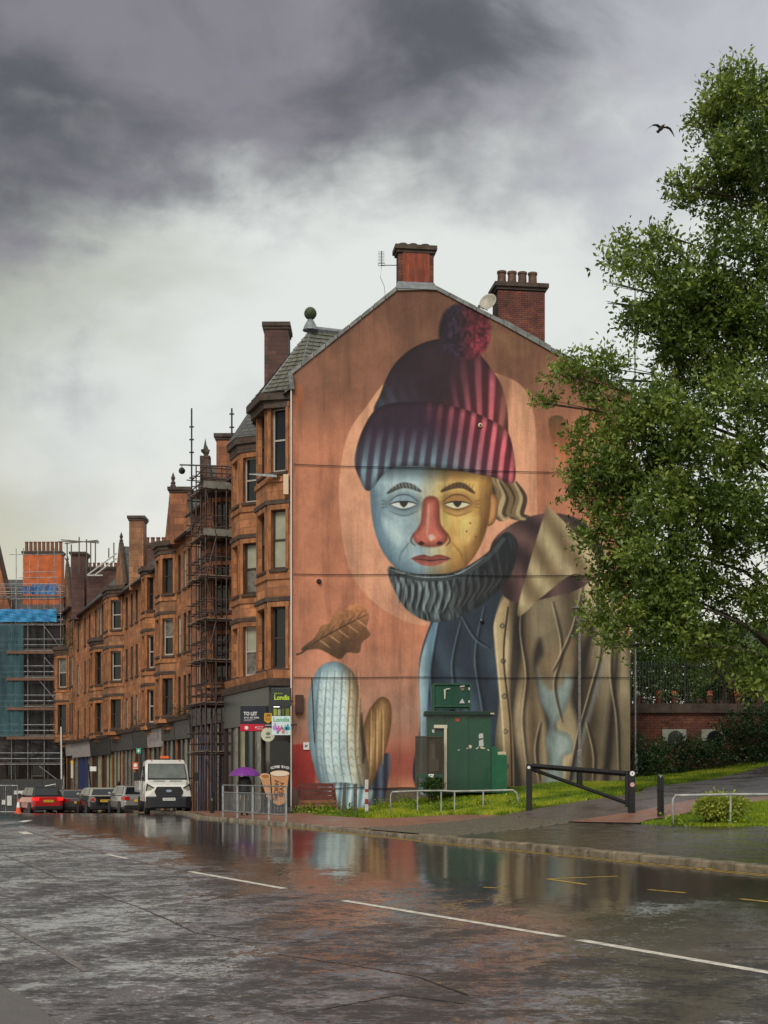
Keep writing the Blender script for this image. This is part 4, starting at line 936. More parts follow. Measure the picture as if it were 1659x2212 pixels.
for seg in ([(1110, 1320), (1132, 1260), (1128, 1420), (1112, 1560), (1130, 1700), (1108, 1700), (1098, 1500)], [(1232, 1500), (1262, 1380), (1300, 1300), (1268, 1450), (1262, 1600), (1240, 1690), (1222, 1690), (1250, 1580)],
            [(1150, 1430), (1170, 1380), (1190, 1500), (1206, 1620), (1210, 1690), (1190, 1690), (1176, 1560)], [(1300, 1690), (1312, 1560), (1330, 1400), (1338, 1400), (1330, 1560), (1316, 1700)]):
    pt.lay(seg, lambda x, y, d: Lp((62, 48, 36), (34, 28, 28), d / 8), 6, True, 0.85)
pt.lay([(1160, 1440), (1180, 1470), (1206, 1440), (1236, 1470), (1222, 1530), (1200, 1570), (1232, 1590), (1236, 1622), (1216, 1640), (1214, 1692), (1176, 1692), (1184, 1640), (1178, 1600), (1186, 1560), (1166, 1510)], lambda x, y, d: Lp((100, 116, 120), (146, 166, 168), d / 12), 4, True, 0.85)
pt.lay([(1160, 1440), (1190, 1400), (1240, 1380), (1230, 1450), (1200, 1490), (1176, 1480)], flat((138, 112, 80)), 7, True, 0.8)
pt.lay([(1306, 1420), (1290, 1500), (1262, 1600), (1246, 1680), (1236, 1690), (1254, 1590), (1284, 1480)], flat((120, 124, 122)), 3.5, True, 0.7)
pt.lay([(1067, 1345), (1090, 1290), (1100, 1300), (1090, 1420), (1106, 1560), (1110, 1700), (1090, 1700), (1082, 1540), (1070, 1400)], lambda x, y, d: Lp((196, 172, 130), (150, 122, 84), (x - 1068) / 34), 1.4)
for q_ in ([(1136, 1262), (1128, 1360), (1140, 1460), (1132, 1560), (1146, 1690)], [(1196, 1300), (1216, 1400), (1200, 1480), (1216, 1560)], [(1262, 1260), (1242, 1350), (1212, 1420), (1196, 1450)], [(1290, 1300), (1300, 1400), (1276, 1500), (1248, 1600), (1232, 1690)], [(1330, 1330), (1322, 1450), (1336, 1560), (1340, 1690)], [(1150, 1220), (1176, 1262), (1230, 1282)], [(1170, 1560), (1160, 1620), (1168, 1690)], [(1270, 1560), (1286, 1630), (1284, 1690)]): crease(q_)
for q_ in ([(950, 1340), (934, 1450), (942, 1560), (936, 1700)], [(1000, 1340), (980, 1440), (996, 1540)], [(1050, 1310), (1030, 1420), (1048, 1560), (1040, 1700)], [(1000, 1330), (1030, 1380), (1060, 1400)]): crease(q_, 7, (22, 28, 38), (112, 142, 164))
for y_ in (1352, 1428, 1504, 1580, 1656):
    pt.lay([(1085 + (y_ - 1352) * 0.03 - 6, y_), (1085 + (y_ - 1352) * 0.03, y_ - 6), (1091 + (y_ - 1352) * 0.03, y_), (1085 + (y_ - 1352) * 0.03, y_ + 6)], lambda x, y, d: Lp((60, 50, 40), (150, 134, 104), d / 4), 0.9)
stroke([(1098, 1310), (1088, 1420), (1102, 1560), (1106, 1700)], 4, (48, 36, 28), 1.0, 0.9, False); stroke([(1071, 1345), (1074, 1420), (1086, 1560), (1092, 1700)], 3, (216, 196, 156), 0.9, 0.8, False)
# hood lying on the back
pt.lay([(1060, 1180), (1110, 1130), (1190, 1108), (1262, 1130), (1300, 1190), (1270, 1260), (1190, 1290), (1110, 1300), (1072, 1260)], lambda x, y, d: Lp((52, 34, 38), (104, 72, 70), 0.5 + 0.5 * np.sin(np.hypot(x - 1040, (y - 1290) * 1.1) * 0.085)), 1.6)
pt.lay([(1176, 1110), (1184, 1094), (1240, 1150), (1288, 1200), (1300, 1260), (1240, 1240), (1170, 1290), (1118, 1330), (1140, 1230)], lambda x, y, d: Lp((188, 166, 124), (128, 104, 72), 0.5 + 0.5 * np.sin(x * 0.09 - y * 0.06)), 1.5)
# plain front-facing head: cold light on one side, warm on the other
for k_, (x0_, y0_) in enumerate(((1052, 1030), (1066, 1030), (1082, 1036), (1096, 1042), (1104, 1040), (1074, 1040))):
    for j_ in range(3):
        stroke([(x0_ + j_ * 5, y0_), (x0_ + 16 + j_ * 7, y0_ + 34), (x0_ + 6 + j_ * 9, y0_ + 70), (x0_ + 30 + j_ * 5, y0_ + 96 - k_ * 5)], 10, ((62, 46, 28), (120, 96, 62), (172, 150, 110))[(j_ + k_) % 3], 1.4, 0.95)
def skin(x, y, d):
    t = np.clip((x - 900 + 10 * np.sin(y * 0.03)) / 70, 0, 1)[:, None]; e = np.clip(d / 46, 0, 1)
    cold = Lp((78, 108, 130), (176, 200, 208), e * 0.8 + 0.25 * np.clip((1120 - y) / 110, 0, 1)); warm = Lp((122, 78, 28), (232, 182, 88), e * 0.95 + 0.12 * np.sin(x * 0.02 + y * 0.03))
    c = cold * (1 - t) + warm * t; return c * (0.62 + 0.38 * np.clip((y - 1012) / 30, 0, 1))[:, None] * (1 + 0.05 * vnoise(x, y, 9, 21))[:, None]
pt.lay([(1046, 1070), (1064, 1064), (1076, 1084), (1070, 1124), (1054, 1136), (1044, 1110)], lambda x, y, d: Lp((110, 66, 30), (196, 134, 72), d / 9), 1.4)
pt.lay([(806, 1010), (930, 1000), (1052, 1016), (1060, 1080), (1052, 1140), (1026, 1200), (980, 1246), (930, 1260), (880, 1246), (832, 1200), (808, 1140), (800, 1070)], skin, 1.5)
for sx, cxe in ((-1, 872), (1, 988)):
    cold_ = sx < 0; dk_ = (54, 72, 88) if cold_ else (92, 54, 24)
    pt.lay([(cxe - 40, 1086), (cxe - 18, 1066), (cxe + 18, 1066), (cxe + 40, 1086), (cxe + 20, 1106), (cxe - 20, 1106)], flat(dk_), 9, True, 0.55)
    pt.lay([(cxe - 28, 1087), (cxe - 10, 1076), (cxe + 12, 1076), (cxe + 28, 1087), (cxe + 10, 1097), (cxe - 12, 1097)], flat((206, 212, 210) if cold_ else (222, 206, 172)), 1.2)
    pt.lay([(cxe - 9, 1086), (cxe, 1077), (cxe + 9, 1086), (cxe, 1096)], flat((44, 40, 36)), 1.0); pt.lay([(cxe + 1, 1082), (cxe + 4, 1079), (cxe + 6, 1082), (cxe + 4, 1085)], flat((235, 235, 230)), 0.7)
    pt.lay([(cxe - 30, 1088), (cxe - 14, 1070), (cxe + 14, 1070), (cxe + 30, 1088), (cxe + 12, 1084), (cxe - 12, 1084)], flat((128, 152, 166) if cold_ else (176, 124, 58)), 1.2)
    stroke([(cxe - 30, 1089), (cxe - 12, 1084), (cxe + 12, 1084), (cxe + 30, 1089)], 3.5, (34, 26, 24), 0.9)
    stroke([(cxe - 31, 1084), (cxe - 12, 1070), (cxe + 12, 1070), (cxe + 31, 1084)], 3, dk_, 0.9); stroke([(cxe - 26, 1092), (cxe, 1101), (cxe + 26, 1092)], 3, dk_, 1.0, 0.7); stroke([(cxe - 30, 1104), (cxe, 1114), (cxe + 30, 1104)], 3.5, dk_, 1.6, 0.5)
    stroke([(cxe - 36 * 1, 1064 + (2 if sx < 0 else -2)), (cxe - 8, 1050), (cxe + 14, 1050), (cxe + 38, 1064 - (2 if sx < 0 else -2))], 13, (58, 54, 52) if cold_ else (64, 44, 26), 1.6, 0.9)
    for k_ in range(9): xx_ = cxe - 30 + k_ * 7.5; stroke([(xx_, 1062 - 8 * math.sin((k_ + 1) / 10 * 3.14)), (xx_ + 5 * sx, 1046 - 5 * math.sin((k_ + 1) / 10 * 3.14))], 2, (150, 160, 164) if cold_ else (126, 96, 60), 0.8, 0.8)
    for k_ in range(3): stroke([(cxe + sx * 36, 1084 + k_ * 5), (cxe + sx * 50, 1080 + k_ * 9)], 2, dk_, 0.9, 0.6)
pt.lay([(916, 1078), (946, 1078), (952, 1130), (968, 1156), (958, 1176), (930, 1182), (902, 1176), (892, 1156), (908, 1130)], lambda x, y, d: Lp((120, 52, 40), (212, 104, 82), d / 15 + 0.15 * np.clip((930 - x) / 20, -1, 1)), 2.4)
stroke([(926, 1088), (924, 1130), (922, 1160)], 7, (236, 176, 156), 2.0, 0.55); pt.lay([(924, 1158), (934, 1154), (940, 1162), (930, 1168)], flat((244, 206, 190)), 1.6, True, 0.7)
for xx_ in (910, 950): pt.lay([(xx_ - 7, 1174), (xx_, 1169), (xx_ + 7, 1174), (xx_, 1178)], flat((60, 22, 20)), 1.4)
stroke([(894, 1152), (888, 1168), (898, 1180)], 4, (84, 34, 28), 1.2, 0.7); stroke([(966, 1152), (972, 1168), (962, 1180)], 4, (84, 34, 28), 1.2, 0.7)
stroke([(884, 1172), (866, 1196), (862, 1214)], 4, (74, 96, 112), 1.8, 0.6); stroke([(976, 1172), (996, 1196), (1000, 1214)], 4, (126, 78, 34), 1.8, 0.6)
pt.lay([(890, 1206), (914, 1198), (930, 1202), (948, 1198), (972, 1206), (948, 1220), (930, 1223), (910, 1220)], lambda x, y, d: Lp((112, 48, 42), (178, 92, 76), np.clip((y - 1198) / 22, 0, 1)), 1.3); stroke([(886, 1207), (914, 1209), (930, 1211), (948, 1209), (976, 1207)], 3, (54, 24, 22), 0.9)
pt.lay([(826, 1120), (850, 1130), (870, 1160), (862, 1180), (840, 1160)], flat((206, 224, 230)), 6, True, 0.5); pt.lay([(1000, 1120), (1034, 1116), (1030, 1150), (1006, 1176), (992, 1150)], flat((246, 206, 118)), 7, True, 0.5)
for xx_, yy_ in ((1016, 1130), (1008, 1148), (1028, 1160)): pt.lay([(xx_ - 2, yy_), (xx_, yy_ - 2), (xx_ + 2, yy_), (xx_, yy_ + 2)], flat((84, 50, 24)), 0.7)
def fringe(x, y, d):
    k = x + 5 * np.sin(y * 0.04); f = np.clip(0.45 + 1.2 * vnoise(k, y * 0.18, 4, 5) + 0.7 * vnoise(k, y * 0.3, 9, 15), 0, 1)
    c = Lp((26, 30, 36), (132, 150, 156), f * np.clip((1080 - x) / 170, 0.18, 1)); return c * (0.8 + 0.2 * np.clip(d / 10, 0, 1))[:, None]
pt.lay([(838, 1226), (880, 1236), (930, 1242), (990, 1232), (1050, 1196), (1092, 1150), (1118, 1176), (1104, 1240), (1060, 1290), (1000, 1330), (940, 1344), (890, 1326), (856, 1284)], fringe, 2.0)
for k_ in range(15):
    f_ = k_ / 14; x_, y_ = 852 + f_ * 226, 1240 + 10 * math.sin(f_ * 3.1) - 60 * max(0, f_ - 0.6); stroke([(x_, y_), (x_ + 8 - 6 * f_, y_ + 34), (x_ + 4 - 26 * f_, y_ + 74 - 18 * abs(f_ - 0.4))], 6, (150, 166, 172) if f_ < 0.55 else (82, 78, 80), 1.4, 0.6); stroke([(x_ + 7, y_), (x_ + 15 - 6 * f_, y_ + 34), (x_ + 11 - 26 * f_, y_ + 70 - 18 * abs(f_ - 0.4))], 4, (24, 26, 30), 1.2, 0.7)
stroke([(842, 1234), (880, 1246), (930, 1252), (990, 1244), (1050, 1208), (1090, 1162)], 9, (60, 68, 74), 1.6, 0.9, False); stroke([(844, 1230), (880, 1241), (930, 1247), (990, 1239), (1048, 1203)], 3, (168, 182, 186), 1.0, 0.8)
# knitted hat, back view: crown, bobble, turned-up cuff
def crown(x, y, d):
    cx_ = 985; ang = np.arctan2(x - cx_ + (900 - y) * 0.22, 1180 - y); f = np.clip(np.sin(ang * 78) * 0.75 + 0.45, 0, 1); warm = np.clip((x - 955 + (y - 850) * 0.35) / 120, 0, 1)
    lo_ = Lp((46, 24, 38), (66, 84, 102), np.clip((y - 800) / 110, 0, 1) * np.clip((930 - x) / 90, 0, 1) * (0.6 + 0.4 * f)); hi = Lp((84, 18, 34), (216, 92, 108), f ** 1.2)
    return (lo_ * (1 - warm[:, None]) + hi * warm[:, None]) * (0.7 + 0.3 * np.clip(d / 16, 0, 1))[:, None]
pt.lay([(812, 900), (822, 850), (850, 790), (898, 748), (960, 732), (1020, 752), (1064, 800), (1090, 852), (1098, 930), (1090, 990), (900, 960)], crown, 1.6)
def bob(x, y, d):
    f = vnoise(x, y, 5, 9) + vnoise(x * 1.4, y * 0.6, 7, 8); warm = np.clip((x - 985) / 40, 0, 1)[:, None]
    c = np.tile(np.array((44, 28, 48.0)), (x.size, 1)) * (1 - warm) + np.array((112, 26, 44.0)) * warm; return c * (1 + 0.75 * f[:, None])
pt.lay([(950, 700), (965, 668), (1000, 655), (1040, 668), (1060, 705), (1052, 750), (1020, 776), (975, 768), (951, 740)], bob, 3.5)
def cuff(x, y, d):
    f = np.clip(np.sin((x + (y - 950) * 0.10) * 0.255 + 0.6 * np.sin(y * 0.02)) * 0.8 + 0.42, 0, 1); warm = np.clip((x - 930 - (y - 940) * 0.5) / 130, 0, 1)
    lo_ = Lp((46, 26, 46), (118, 152, 168), np.clip((y - 920) / 90, 0, 1) * (0.25 + 0.75 * f)); hi = Lp((92, 16, 36), (220, 92, 110), f ** 1.2)
    return (lo_ * (1 - warm[:, None]) + hi * warm[:, None]) * (0.62 + 0.38 * np.clip(d / 12, 0, 1))[:, None]
pt.lay([(766, 990), (785, 925), (822, 878), (900, 868), (990, 880), (1080, 918), (1106, 960), (1110, 1042), (1060, 1030), (960, 1012), (850, 1010), (798, 1060), (775, 1030)], cuff, 1.5)
# a woollen mitten, lower left: pale blue to ochre, dark cuff
def mit(x, y, d):
    t = np.clip((x - 742 - 0.12 * (y - 1560)) / 50, 0, 1)[:, None]; e = np.clip(d / 30, 0, 1)
    c = Lp((92, 124, 142), (186, 208, 214), e) * (1 - t) + Lp((96, 60, 26), (206, 158, 94), e) * t; return c * (1 + 0.08 * vnoise(x, y, 5, 31))[:, None]
pt.lay([(812, 1640), (842, 1630), (838, 1690), (822, 1742), (768, 1738), (760, 1700)], lambda x, y, d: Lp((34, 34, 48), (80, 92, 116), 0.5 + 0.5 * np.sin(x * 0.3)), 1.8)
pt.lay([(764, 1700), (772, 1630), (786, 1566), (800, 1530), (822, 1506), (842, 1516), (846, 1552), (838, 1604), (818, 1660), (792, 1712)], mit, 1.5)
pt.lay([(700, 1710), (674, 1640), (666, 1570), (668, 1500), (684, 1450), (712, 1430), (744, 1436), (768, 1462), (778, 1510), (780, 1560), (788, 1606), (796, 1664), (784, 1738), (745, 1744)], mit, 1.5)
for k_ in range(6):
    x_ = 686 + k_ * 17; cl_ = x_ < 745
    stroke([(x_ + 8, 1700), (x_ - 3, 1630), (x_ - 3, 1560), (x_ + 1, 1490), (x_ + 6 - k_ * 1.5, 1448)], 3.2, (86, 112, 128) if cl_ else (108, 70, 34), 1.3, 0.75); stroke([(x_ + 14, 1700), (x_ + 3, 1630), (x_ + 3, 1560), (x_ + 6, 1490), (x_ + 10 - k_ * 1.5, 1452)], 3.0, (216, 230, 234) if cl_ else (228, 188, 126), 1.2, 0.6)
    for j_ in range(12): stroke([(x_ - 3 + 2, 1478 + j_ * 18), (x_ + 5, 1472 + j_ * 18), (x_ + 11, 1480 + j_ * 18)], 2.0, (104, 130, 146) if cl_ else (134, 90, 46), 0.9, 0.55)
for k_ in range(3): x_ = 796 + k_ * 13; stroke([(x_, 1680 - k_ * 12), (x_ + 2, 1600), (x_ + 2, 1530)], 3, (104, 68, 34), 1.2, 0.75); stroke([(x_ + 5, 1676 - k_ * 12), (x_ + 6, 1600), (x_ + 6, 1532)], 2.5, (230, 190, 130), 1.1, 0.6)
stroke([(781, 1540), (782, 1580), (786, 1620), (784, 1650)], 8, (50, 34, 26), 2.0, 0.85)
def mcuff(x, y, d): return Lp((96, 130, 148), (186, 208, 214), 0.5 + 0.5 * np.sin(x * 0.42 + y * 0.05)) * (0.65 + 0.35 * np.clip(d / 10, 0, 1))[:, None]
pt.lay([(700, 1700), (730, 1690), (780, 1696), (806, 1708), (790, 1742), (755, 1760), (722, 1738)], mcuff, 1.6)
# fallen leaves, one large and one small
def leaf(x, y, d):
    ax = (x - 652) * 0.83 - (y - 1404) * 0.56; ay = (x - 652) * 0.56 + (y - 1404) * 0.83; f = np.clip(ax / 165, 0, 1); vein = np.clip(0.12 + 0.3 * vnoise(x, y, 5, 33), 0, 1)
    c = Lp((92, 66, 36), (206, 128, 72), f); c = c * (1 - 0.35 * np.clip(ay / 40, -0.6, 1))[:, None]; return c * (1 - vein[:, None]) + np.array((58, 36, 22)) * vein[:, None]
pt.lay([(650, 1404), (680, 1376), (694, 1352), (712, 1346), (722, 1322), (744, 1318), (762, 1304), (786, 1312), (798, 1330), (792, 1354), (800, 1372), (782, 1388), (776, 1410), (750, 1410), (734, 1424), (706, 1410), (686, 1402)], leaf, 1.3)
stroke([(664, 1399), (700, 1376), (744, 1352), (796, 1326)], 3.2, (62, 40, 24), 1.0, 0.9)
for k_ in range(5):
    x_, y_ = 690 + k_ * 20, 1382 - k_ * 11; stroke([(x_, y_), (x_ + 14, y_ - 20)], 2.2, (74, 48, 28), 0.9, 0.8); stroke([(x_, y_), (x_ + 24, y_ + 18)], 2.2, (226, 178, 128), 0.9, 0.7)
stroke([(664, 1399), (652, 1410), (640, 1414)], 4, (60, 42, 28), 1.0, 0.9, False)
pt.lay([(1186, 905), (1215, 900), (1232, 940), (1228, 985), (1212, 1010), (1200, 985), (1190, 950)], lambda x, y, d: Lp((96, 66, 34), (202, 106, 58), (y - 900) / 80), 1.5)
# patches of old render and drips under the rear stack
pt.lay([(1062, 712), (1150, 740), (1140, 770), (1085, 768), (1068, 745)], flat((150, 104, 66)), 3, True, 0.6)
pt.lay([(1076, 760), (1100, 765), (1098, 900), (1078, 940)], flat((118, 76, 50)), 6, True, 0.55)
pt.lay([(1180, 985), (1212, 985), (1208, 1090), (1184, 1090)], flat((172, 108, 76)), 6, True, 0.6)
pt.lay([(636, 833), (655, 838), (654, 884), (637, 884)], flat((176, 96, 50)), 2, True, 0.8)
_L = lin(np.clip(pt.c, 0, 255)); _g = _L.mean(1, keepdims=True)
ALB = np.clip((_L * 0.86 + _g * 0.14) * np.array((1.29, 1.33, 1.30)), 0, 0.85)
ok = np.array([True] * (nt_ * nz_))
pts_o = np.array(OUT); ztop = np.interp(TT, pts_o[:, 0], pts_o[:, 1]); ZC = np.minimum(ZZ, ztop)
gxy = np.stack([PX + NG.x * 0.0, PY + NG.y * 0.0, ZC], 1)
I = (np.arange(nz_ - 1)[:, None] * nt_ + np.arange(nt_ - 1)[None, :]).ravel()
Q = np.stack([I, I + 1, I + 1 + nt_, I + nt_], 1); keepq = (ZZ[I] < ztop[I]) | (ZZ[I + 1] < ztop[I + 1]); Q = Q[keepq]
me = bpy.data.meshes.new('painted_wall'); me.vertices.add(len(gxy)); me.vertices.foreach_set('co', (gxy - np.array([GA.x, GA.y, 0])).ravel())
me.loops.add(len(Q) * 4); me.loops.foreach_set('vertex_index', Q.ravel()); me.polygons.add(len(Q)); me.polygons.foreach_set('loop_start', np.arange(len(Q)) * 4)
me.update(calc_edges=True); ca_ = me.color_attributes.new('paint', 'FLOAT_COLOR', 'POINT'); ca_.data.foreach_set('color', np.concatenate([ALB, np.ones((len(ALB), 1))], 1).ravel())
pm = bpy.data.materials.new('mural_paint_on_render'); pm.use_nodes = True; t = NT(pm.node_tree); t.n.clear()
out = t.new('ShaderNodeOutputMaterial'); p = t.new('ShaderNodeBsdfPrincipled'); t.link(p.outputs[0], out.inputs[0])
at = t.new('ShaderNodeAttribute', attribute_name='paint'); geo = t.new('ShaderNodeNewGeometry'); pos = geo.outputs['Position']
n1_ = t.ramp(t.noise(pos, 0.5, 7, 0.66), [(0.34, 0.70), (0.60, 1.06)]); n2_ = t.ramp(t.noise(t.mapping(pos, (1, 1, 0.10)), 1.9, 5, 0.65), [(0.36, 0.70), (0.54, 1.0)])
grime = t.mix(1.0, n1_, n2_, 'MULTIPLY'); fine = t.ramp(t.noise(pos, 11, 4, 0.7), [(0.3, 0.90), (0.7, 1.06)]); grime = t.mix(1.0, grime, fine, 'MULTIPLY')
sp = t.new('ShaderNodeSeparateXYZ'); t.link(pos, sp.inputs[0])
top_tone = t.ramp(t.math('ADD', t.math('MULTIPLY', sp.outputs[2], 0.04), t.math('MULTIPLY', t.noise(t.mapping(pos, (1, 1, 0.25)), 0.8, 4, 0.6), 0.35)), [(0.88, 1.0), (1.10, 0.62)])  # multiplier falls to darken the wall towards its top
grime = t.mix(1.0, grime, top_tone, 'MULTIPLY')
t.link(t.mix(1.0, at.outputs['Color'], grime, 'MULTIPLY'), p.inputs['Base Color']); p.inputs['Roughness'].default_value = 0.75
b = t.new('ShaderNodeBump'); b.inputs['Strength'].default_value = 0.35; b.inputs['Distance'].default_value = 0.02
t.link(t.math('ADD', t.noise(pos, 18, 4, 0.7), t.math('MULTIPLY', t.noise(pos, 1.4, 3, 0.6), 1.5)), b.inputs['Height']); t.link(b.outputs[0], p.inputs['Normal'])
me.materials.append(pm); mw = bpy.data.objects.new('painted_wall', me); C.objects.link(mw); mw.parent = b1; mw['label'] = 'gable wall painted with a figure in a maroon woolly hat, scarf and khaki coat'
# masonry behind the painted face
bk = MB(); pl = [gab(0, -0.5, -0.03)] + [gab(a, z - 0.02, -0.03) for a, z in OUT] + [gab(Lg, -0.5, -0.03)]
bk.extrude(pl, Vector((-NG.x, -NG.y, 0)) * 0.42); bk.build('gable_masonry', SAND[3], b1)
# coping stones along the skews, each a part
COP = mat('skew_coping', (0.20, 0.21, 0.20), 0.55, var=0.5, vscale=3, bump=0.3, bscale=10)
def coping(p, q, n, wd=0.5, th=0.10, up=0.06, nm='coping_stone'):
    (t0, z0), (t1, z1) = p, q
    for k in range(n):
        a, b_ = k / n + 0.004, (k + 1) / n - 0.004; A, Bq = (t0 + (t1 - t0) * a, z0 + (z1 - z0) * a), (t0 + (t1 - t0) * b_, z0 + (z1 - z0) * b_)
        lo_, hi = 0.12, random.uniform(-0.01, 0.012)
        MB().hexa([gab(A[0], A[1] - lo_, 0.07), gab(Bq[0], Bq[1] - lo_, 0.07), gab(Bq[0], Bq[1] - lo_, -wd), gab(A[0], A[1] - lo_, -wd)],
                  [gab(A[0], A[1] + up + hi, 0.07), gab(Bq[0], Bq[1] + up + hi, 0.07), gab(Bq[0], Bq[1] + up + hi + 0.03, -wd), gab(A[0], A[1] + up + hi + 0.03, -wd)]).build(nm, COP, b1)
coping((-0.12, OUT[0][1] - 0.07), OUT[1], 9); coping(OUT[1], OUT[2], 1, up=0.10); coping(OUT[2], OUT[3], 5); coping(OUT[3], OUT[4], 4, up=0.12); coping(OUT[4], OUT[5], 6)
MB().path([gab(-0.1, OUT[0][1] - 0.1, 0.12), gab(-0.02, OUT[0][1] - 0.75, 0.12)], 0.11, 6).build('skew_end', COP, b1)
# gable-head stack with brick courses
def brick_stack(name, t0, t1, zb, ztp, dist, thick, m_core, m_brick, pots_, rend=None, cw=0.15, poth=0.5, potr=0.16, lowest=None, capm=None):
    tm = (t0 + t1) / 2; pc = GA + EG * tm - NG * (dist + thick / 2); U = Vector((EG.x, EG.y, 0))
    c = chimney(b1, (pc.x, pc.y, 0), t1 - t0 - 0.04, thick, zb, ztp, m_core, pots=0, cap=cw, U=U, capm=capm)
    bm_ = {}; cnt = 0; H = 0.085; L = 0.26; rows_ = int((ztp - zb) / H)
    stuff = MB()
    for r_ in range(rows_):
        z0 = zb + r_ * H; x = t0 - (0.13 if r_ % 2 else 0)
        while x < t1:
            a, b_ = max(x, t0), min(x + L, t1)
            if b_ - a > 0.04 and not (rend and rend(a, b_, z0)) and (lowest is None or z0 > lowest((a + b_) / 2)):
                key = round(b_ - a, 2)
                if cnt < 300:
                    if key not in bm_: bm_[key] = [MB().box(0.006, key - 0.006, -0.035, 0.0, 0.005, H - 0.006).mesh('brick', mm) for mm in m_brick]
                    o = bpy.data.objects.new('brick', random.choice(bm_[key])); C.objects.link(o); o.parent = c
                    q = gab(a, z0, -dist); o.location = q - pmat(c).translation; o.rotation_euler = (0, 0, math.atan2(EG.y, EG.x)); cnt += 1
                else:
                    q0, q1 = gab(a + 0.006, z0 + 0.005, -dist), gab(b_ - 0.006, z0 + 0.005, -dist); nn = Vector((NG.x, NG.y, 0)) * 0.035
                    stuff.hexa([tuple(q0 + nn), tuple(q1 + nn), tuple(q1), tuple(q0)], [tuple(q0 + nn + UP * (H - 0.011)), tuple(q1 + nn + UP * (H - 0.011)), tuple(q1 + UP * (H - 0.011)), tuple(q0 + UP * (H - 0.011))])
            x += L
    if stuff.v: stuff.build('bricks', m_brick[0], c, fixn=False, kind='stuff')
    for k in pots_: q = GA + EG * k - NG * (dist + thick / 2); pot(c, q.x, q.y, ztp + 0.30, poth, potr, potm)
    return c
potm = mat('sooty_pot', (0.13, 0.065, 0.045), 0.7, var=0.5, vscale=5)
BRD = mat('brick_joint_dark', (0.05, 0.03, 0.025), 0.8); BR1 = mat('brick_brown', (0.19, 0.062, 0.035), 0.75, var=0.4, vscale=1.2, bump=0.2); BR2 = mat('brick_dark', (0.13, 0.045, 0.03), 0.75, var=0.4, vscale=1.2, bump=0.2); BR3 = mat('brick_purple', (0.16, 0.05, 0.045), 0.75, var=0.3, vscale=1.2, bump=0.2)
tA, zA = zt(860, 612); tB, zB = zt(937, 548)
st1 = brick_stack('chimney', tA, tB, zA - 0.15, zB, 0.03, 0.62, BRD, [BR1, BR2], [], rend=lambda a, b_, z: a > tA + 0.20 and b_ < tB - 0.18, capm=SOOT)
RED = mat('red_render', (0.45, 0.085, 0.025), 0.7, col2=(0.20, 0.05, 0.03), vscale=1.8, streak=0.8)
q0, q1 = tA + 0.20, tB - 0.18
MB().hexa([gab(q0, zA - 0.1, 0.02), gab(q1, zA - 0.1, 0.02), gab(q1, zA - 0.1, -0.029), gab(q0, zA - 0.1, -0.029)], [gab(q0, zB - 0.01, 0.02), gab(q1, zB - 0.01, 0.02), gab(q1, zB - 0.01, -0.029), gab(q0, zB - 0.01, -0.029)]).build('red_render', RED, st1)
MB().hexa([gab(tA - 0.12, zA - 0.22, 0.09), gab(tB + 0.12, zA - 0.22, 0.09), gab(tB + 0.12, zA - 0.22, -0.9), gab(tA - 0.12, zA - 0.22, -0.9)], [gab(tA - 0.02, zA + 0.07, 0.05), gab(tB + 0.02, zA + 0.07, 0.05), gab(tB + 0.02, zA + 0.07, -0.8), gab(tA - 0.02, zA + 0.07, -0.8)]).build('flashing', LEAD, st1)
for u in (873, 895, 921): tk, zk = zt(u, 540); q = gab(tk, zB + 0.30, -0.34); pot(st1, q.x, q.y, zB + 0.30, 0.16, 0.17, SOOT)
tC, _ = zt(1086, 700); tD, zD = zt(1190, 612)
st2 = brick_stack('chimney', tC, tD, 18.8, zD, 1.0, 1.1, BRD, [BR1, BR2, BR3], [tC + 0.30 + k * 0.45 for k in range(4)], cw=0.16, poth=0.66, potr=0.19, lowest=lambda t_: np.interp(t_, pts_o[:, 0], pts_o[:, 1]) - 0.35)
# cables strapped across the wall, white downpipe cable at the corner
def wall_cable(u0, v0, u1, v1, r_=0.015, m=None, name='cable'):
    (a, za), (b_, zb) = zt(u0, v0), zt(u1, v1); pts = []
    for k in range(13):
        f_ = k / 12; pts.append(gab(a + (b_ - a) * f_, za + (zb - za) * f_ - 0.02 * math.sin(f_ * math.pi * 4), 0.05))
    return MB().path(pts, r_, 5).build(name, m or BLACK, b1)
wall_cable(634, 1003, 1358, 1026); wall_cable(634, 1240, 1358, 1245); wall_cable(634, 1463, 1358, 1464); wall_cable(690, 1702, 900, 1702, 0.015)
wall_cable(673, 1464, 679, 1604, 0.02, SOOT)
MB().path([gab(-0.06, z, 0.10) for z in (17.4, 13, 9, 5, 1.0, 0.15)], 0.028, 6).build('white_downlead', WHITE, b1)
# ------------------------------------------------------------------ roof things
KS = mat('dish_cream', (0.42, 0.40, 0.33), 0.45, var=0.2, vscale=8)
AL = mat('aerial_metal', (0.10, 0.09, 0.07), 0.4, 0.5)
ae = thing('tv_aerial', 'small yagi television aerial on an arm left of the gable-top chimney', 'aerial', tuple(W(855, 573, 57.4)))
q = W(857, 573, 57.6); p0 = W(823, 573, 57.6)
MB().tube(q, p0, 0.018).build('arm', AL, ae); MB().tube(W(824, 575, 57.6), W(824, 542, 57.6), 0.018).build('boom', AL, ae)
el_ = MB()
for k in range(8): z = W(824, 544 + k * 3.2, 57.6).z; el_.tube((p0.x - 0.12, 57.6, z), (p0.x + 0.14, 57.6, z), 0.009, n=5)
el_.build('elements', AL, ae); MB().path([W(817, 569, 57.7), W(831, 569, 57.7), W(831, 574, 57.7), W(817, 574, 57.7), W(817, 569, 57.7)], 0.014, 5).build('reflector', AL, ae)
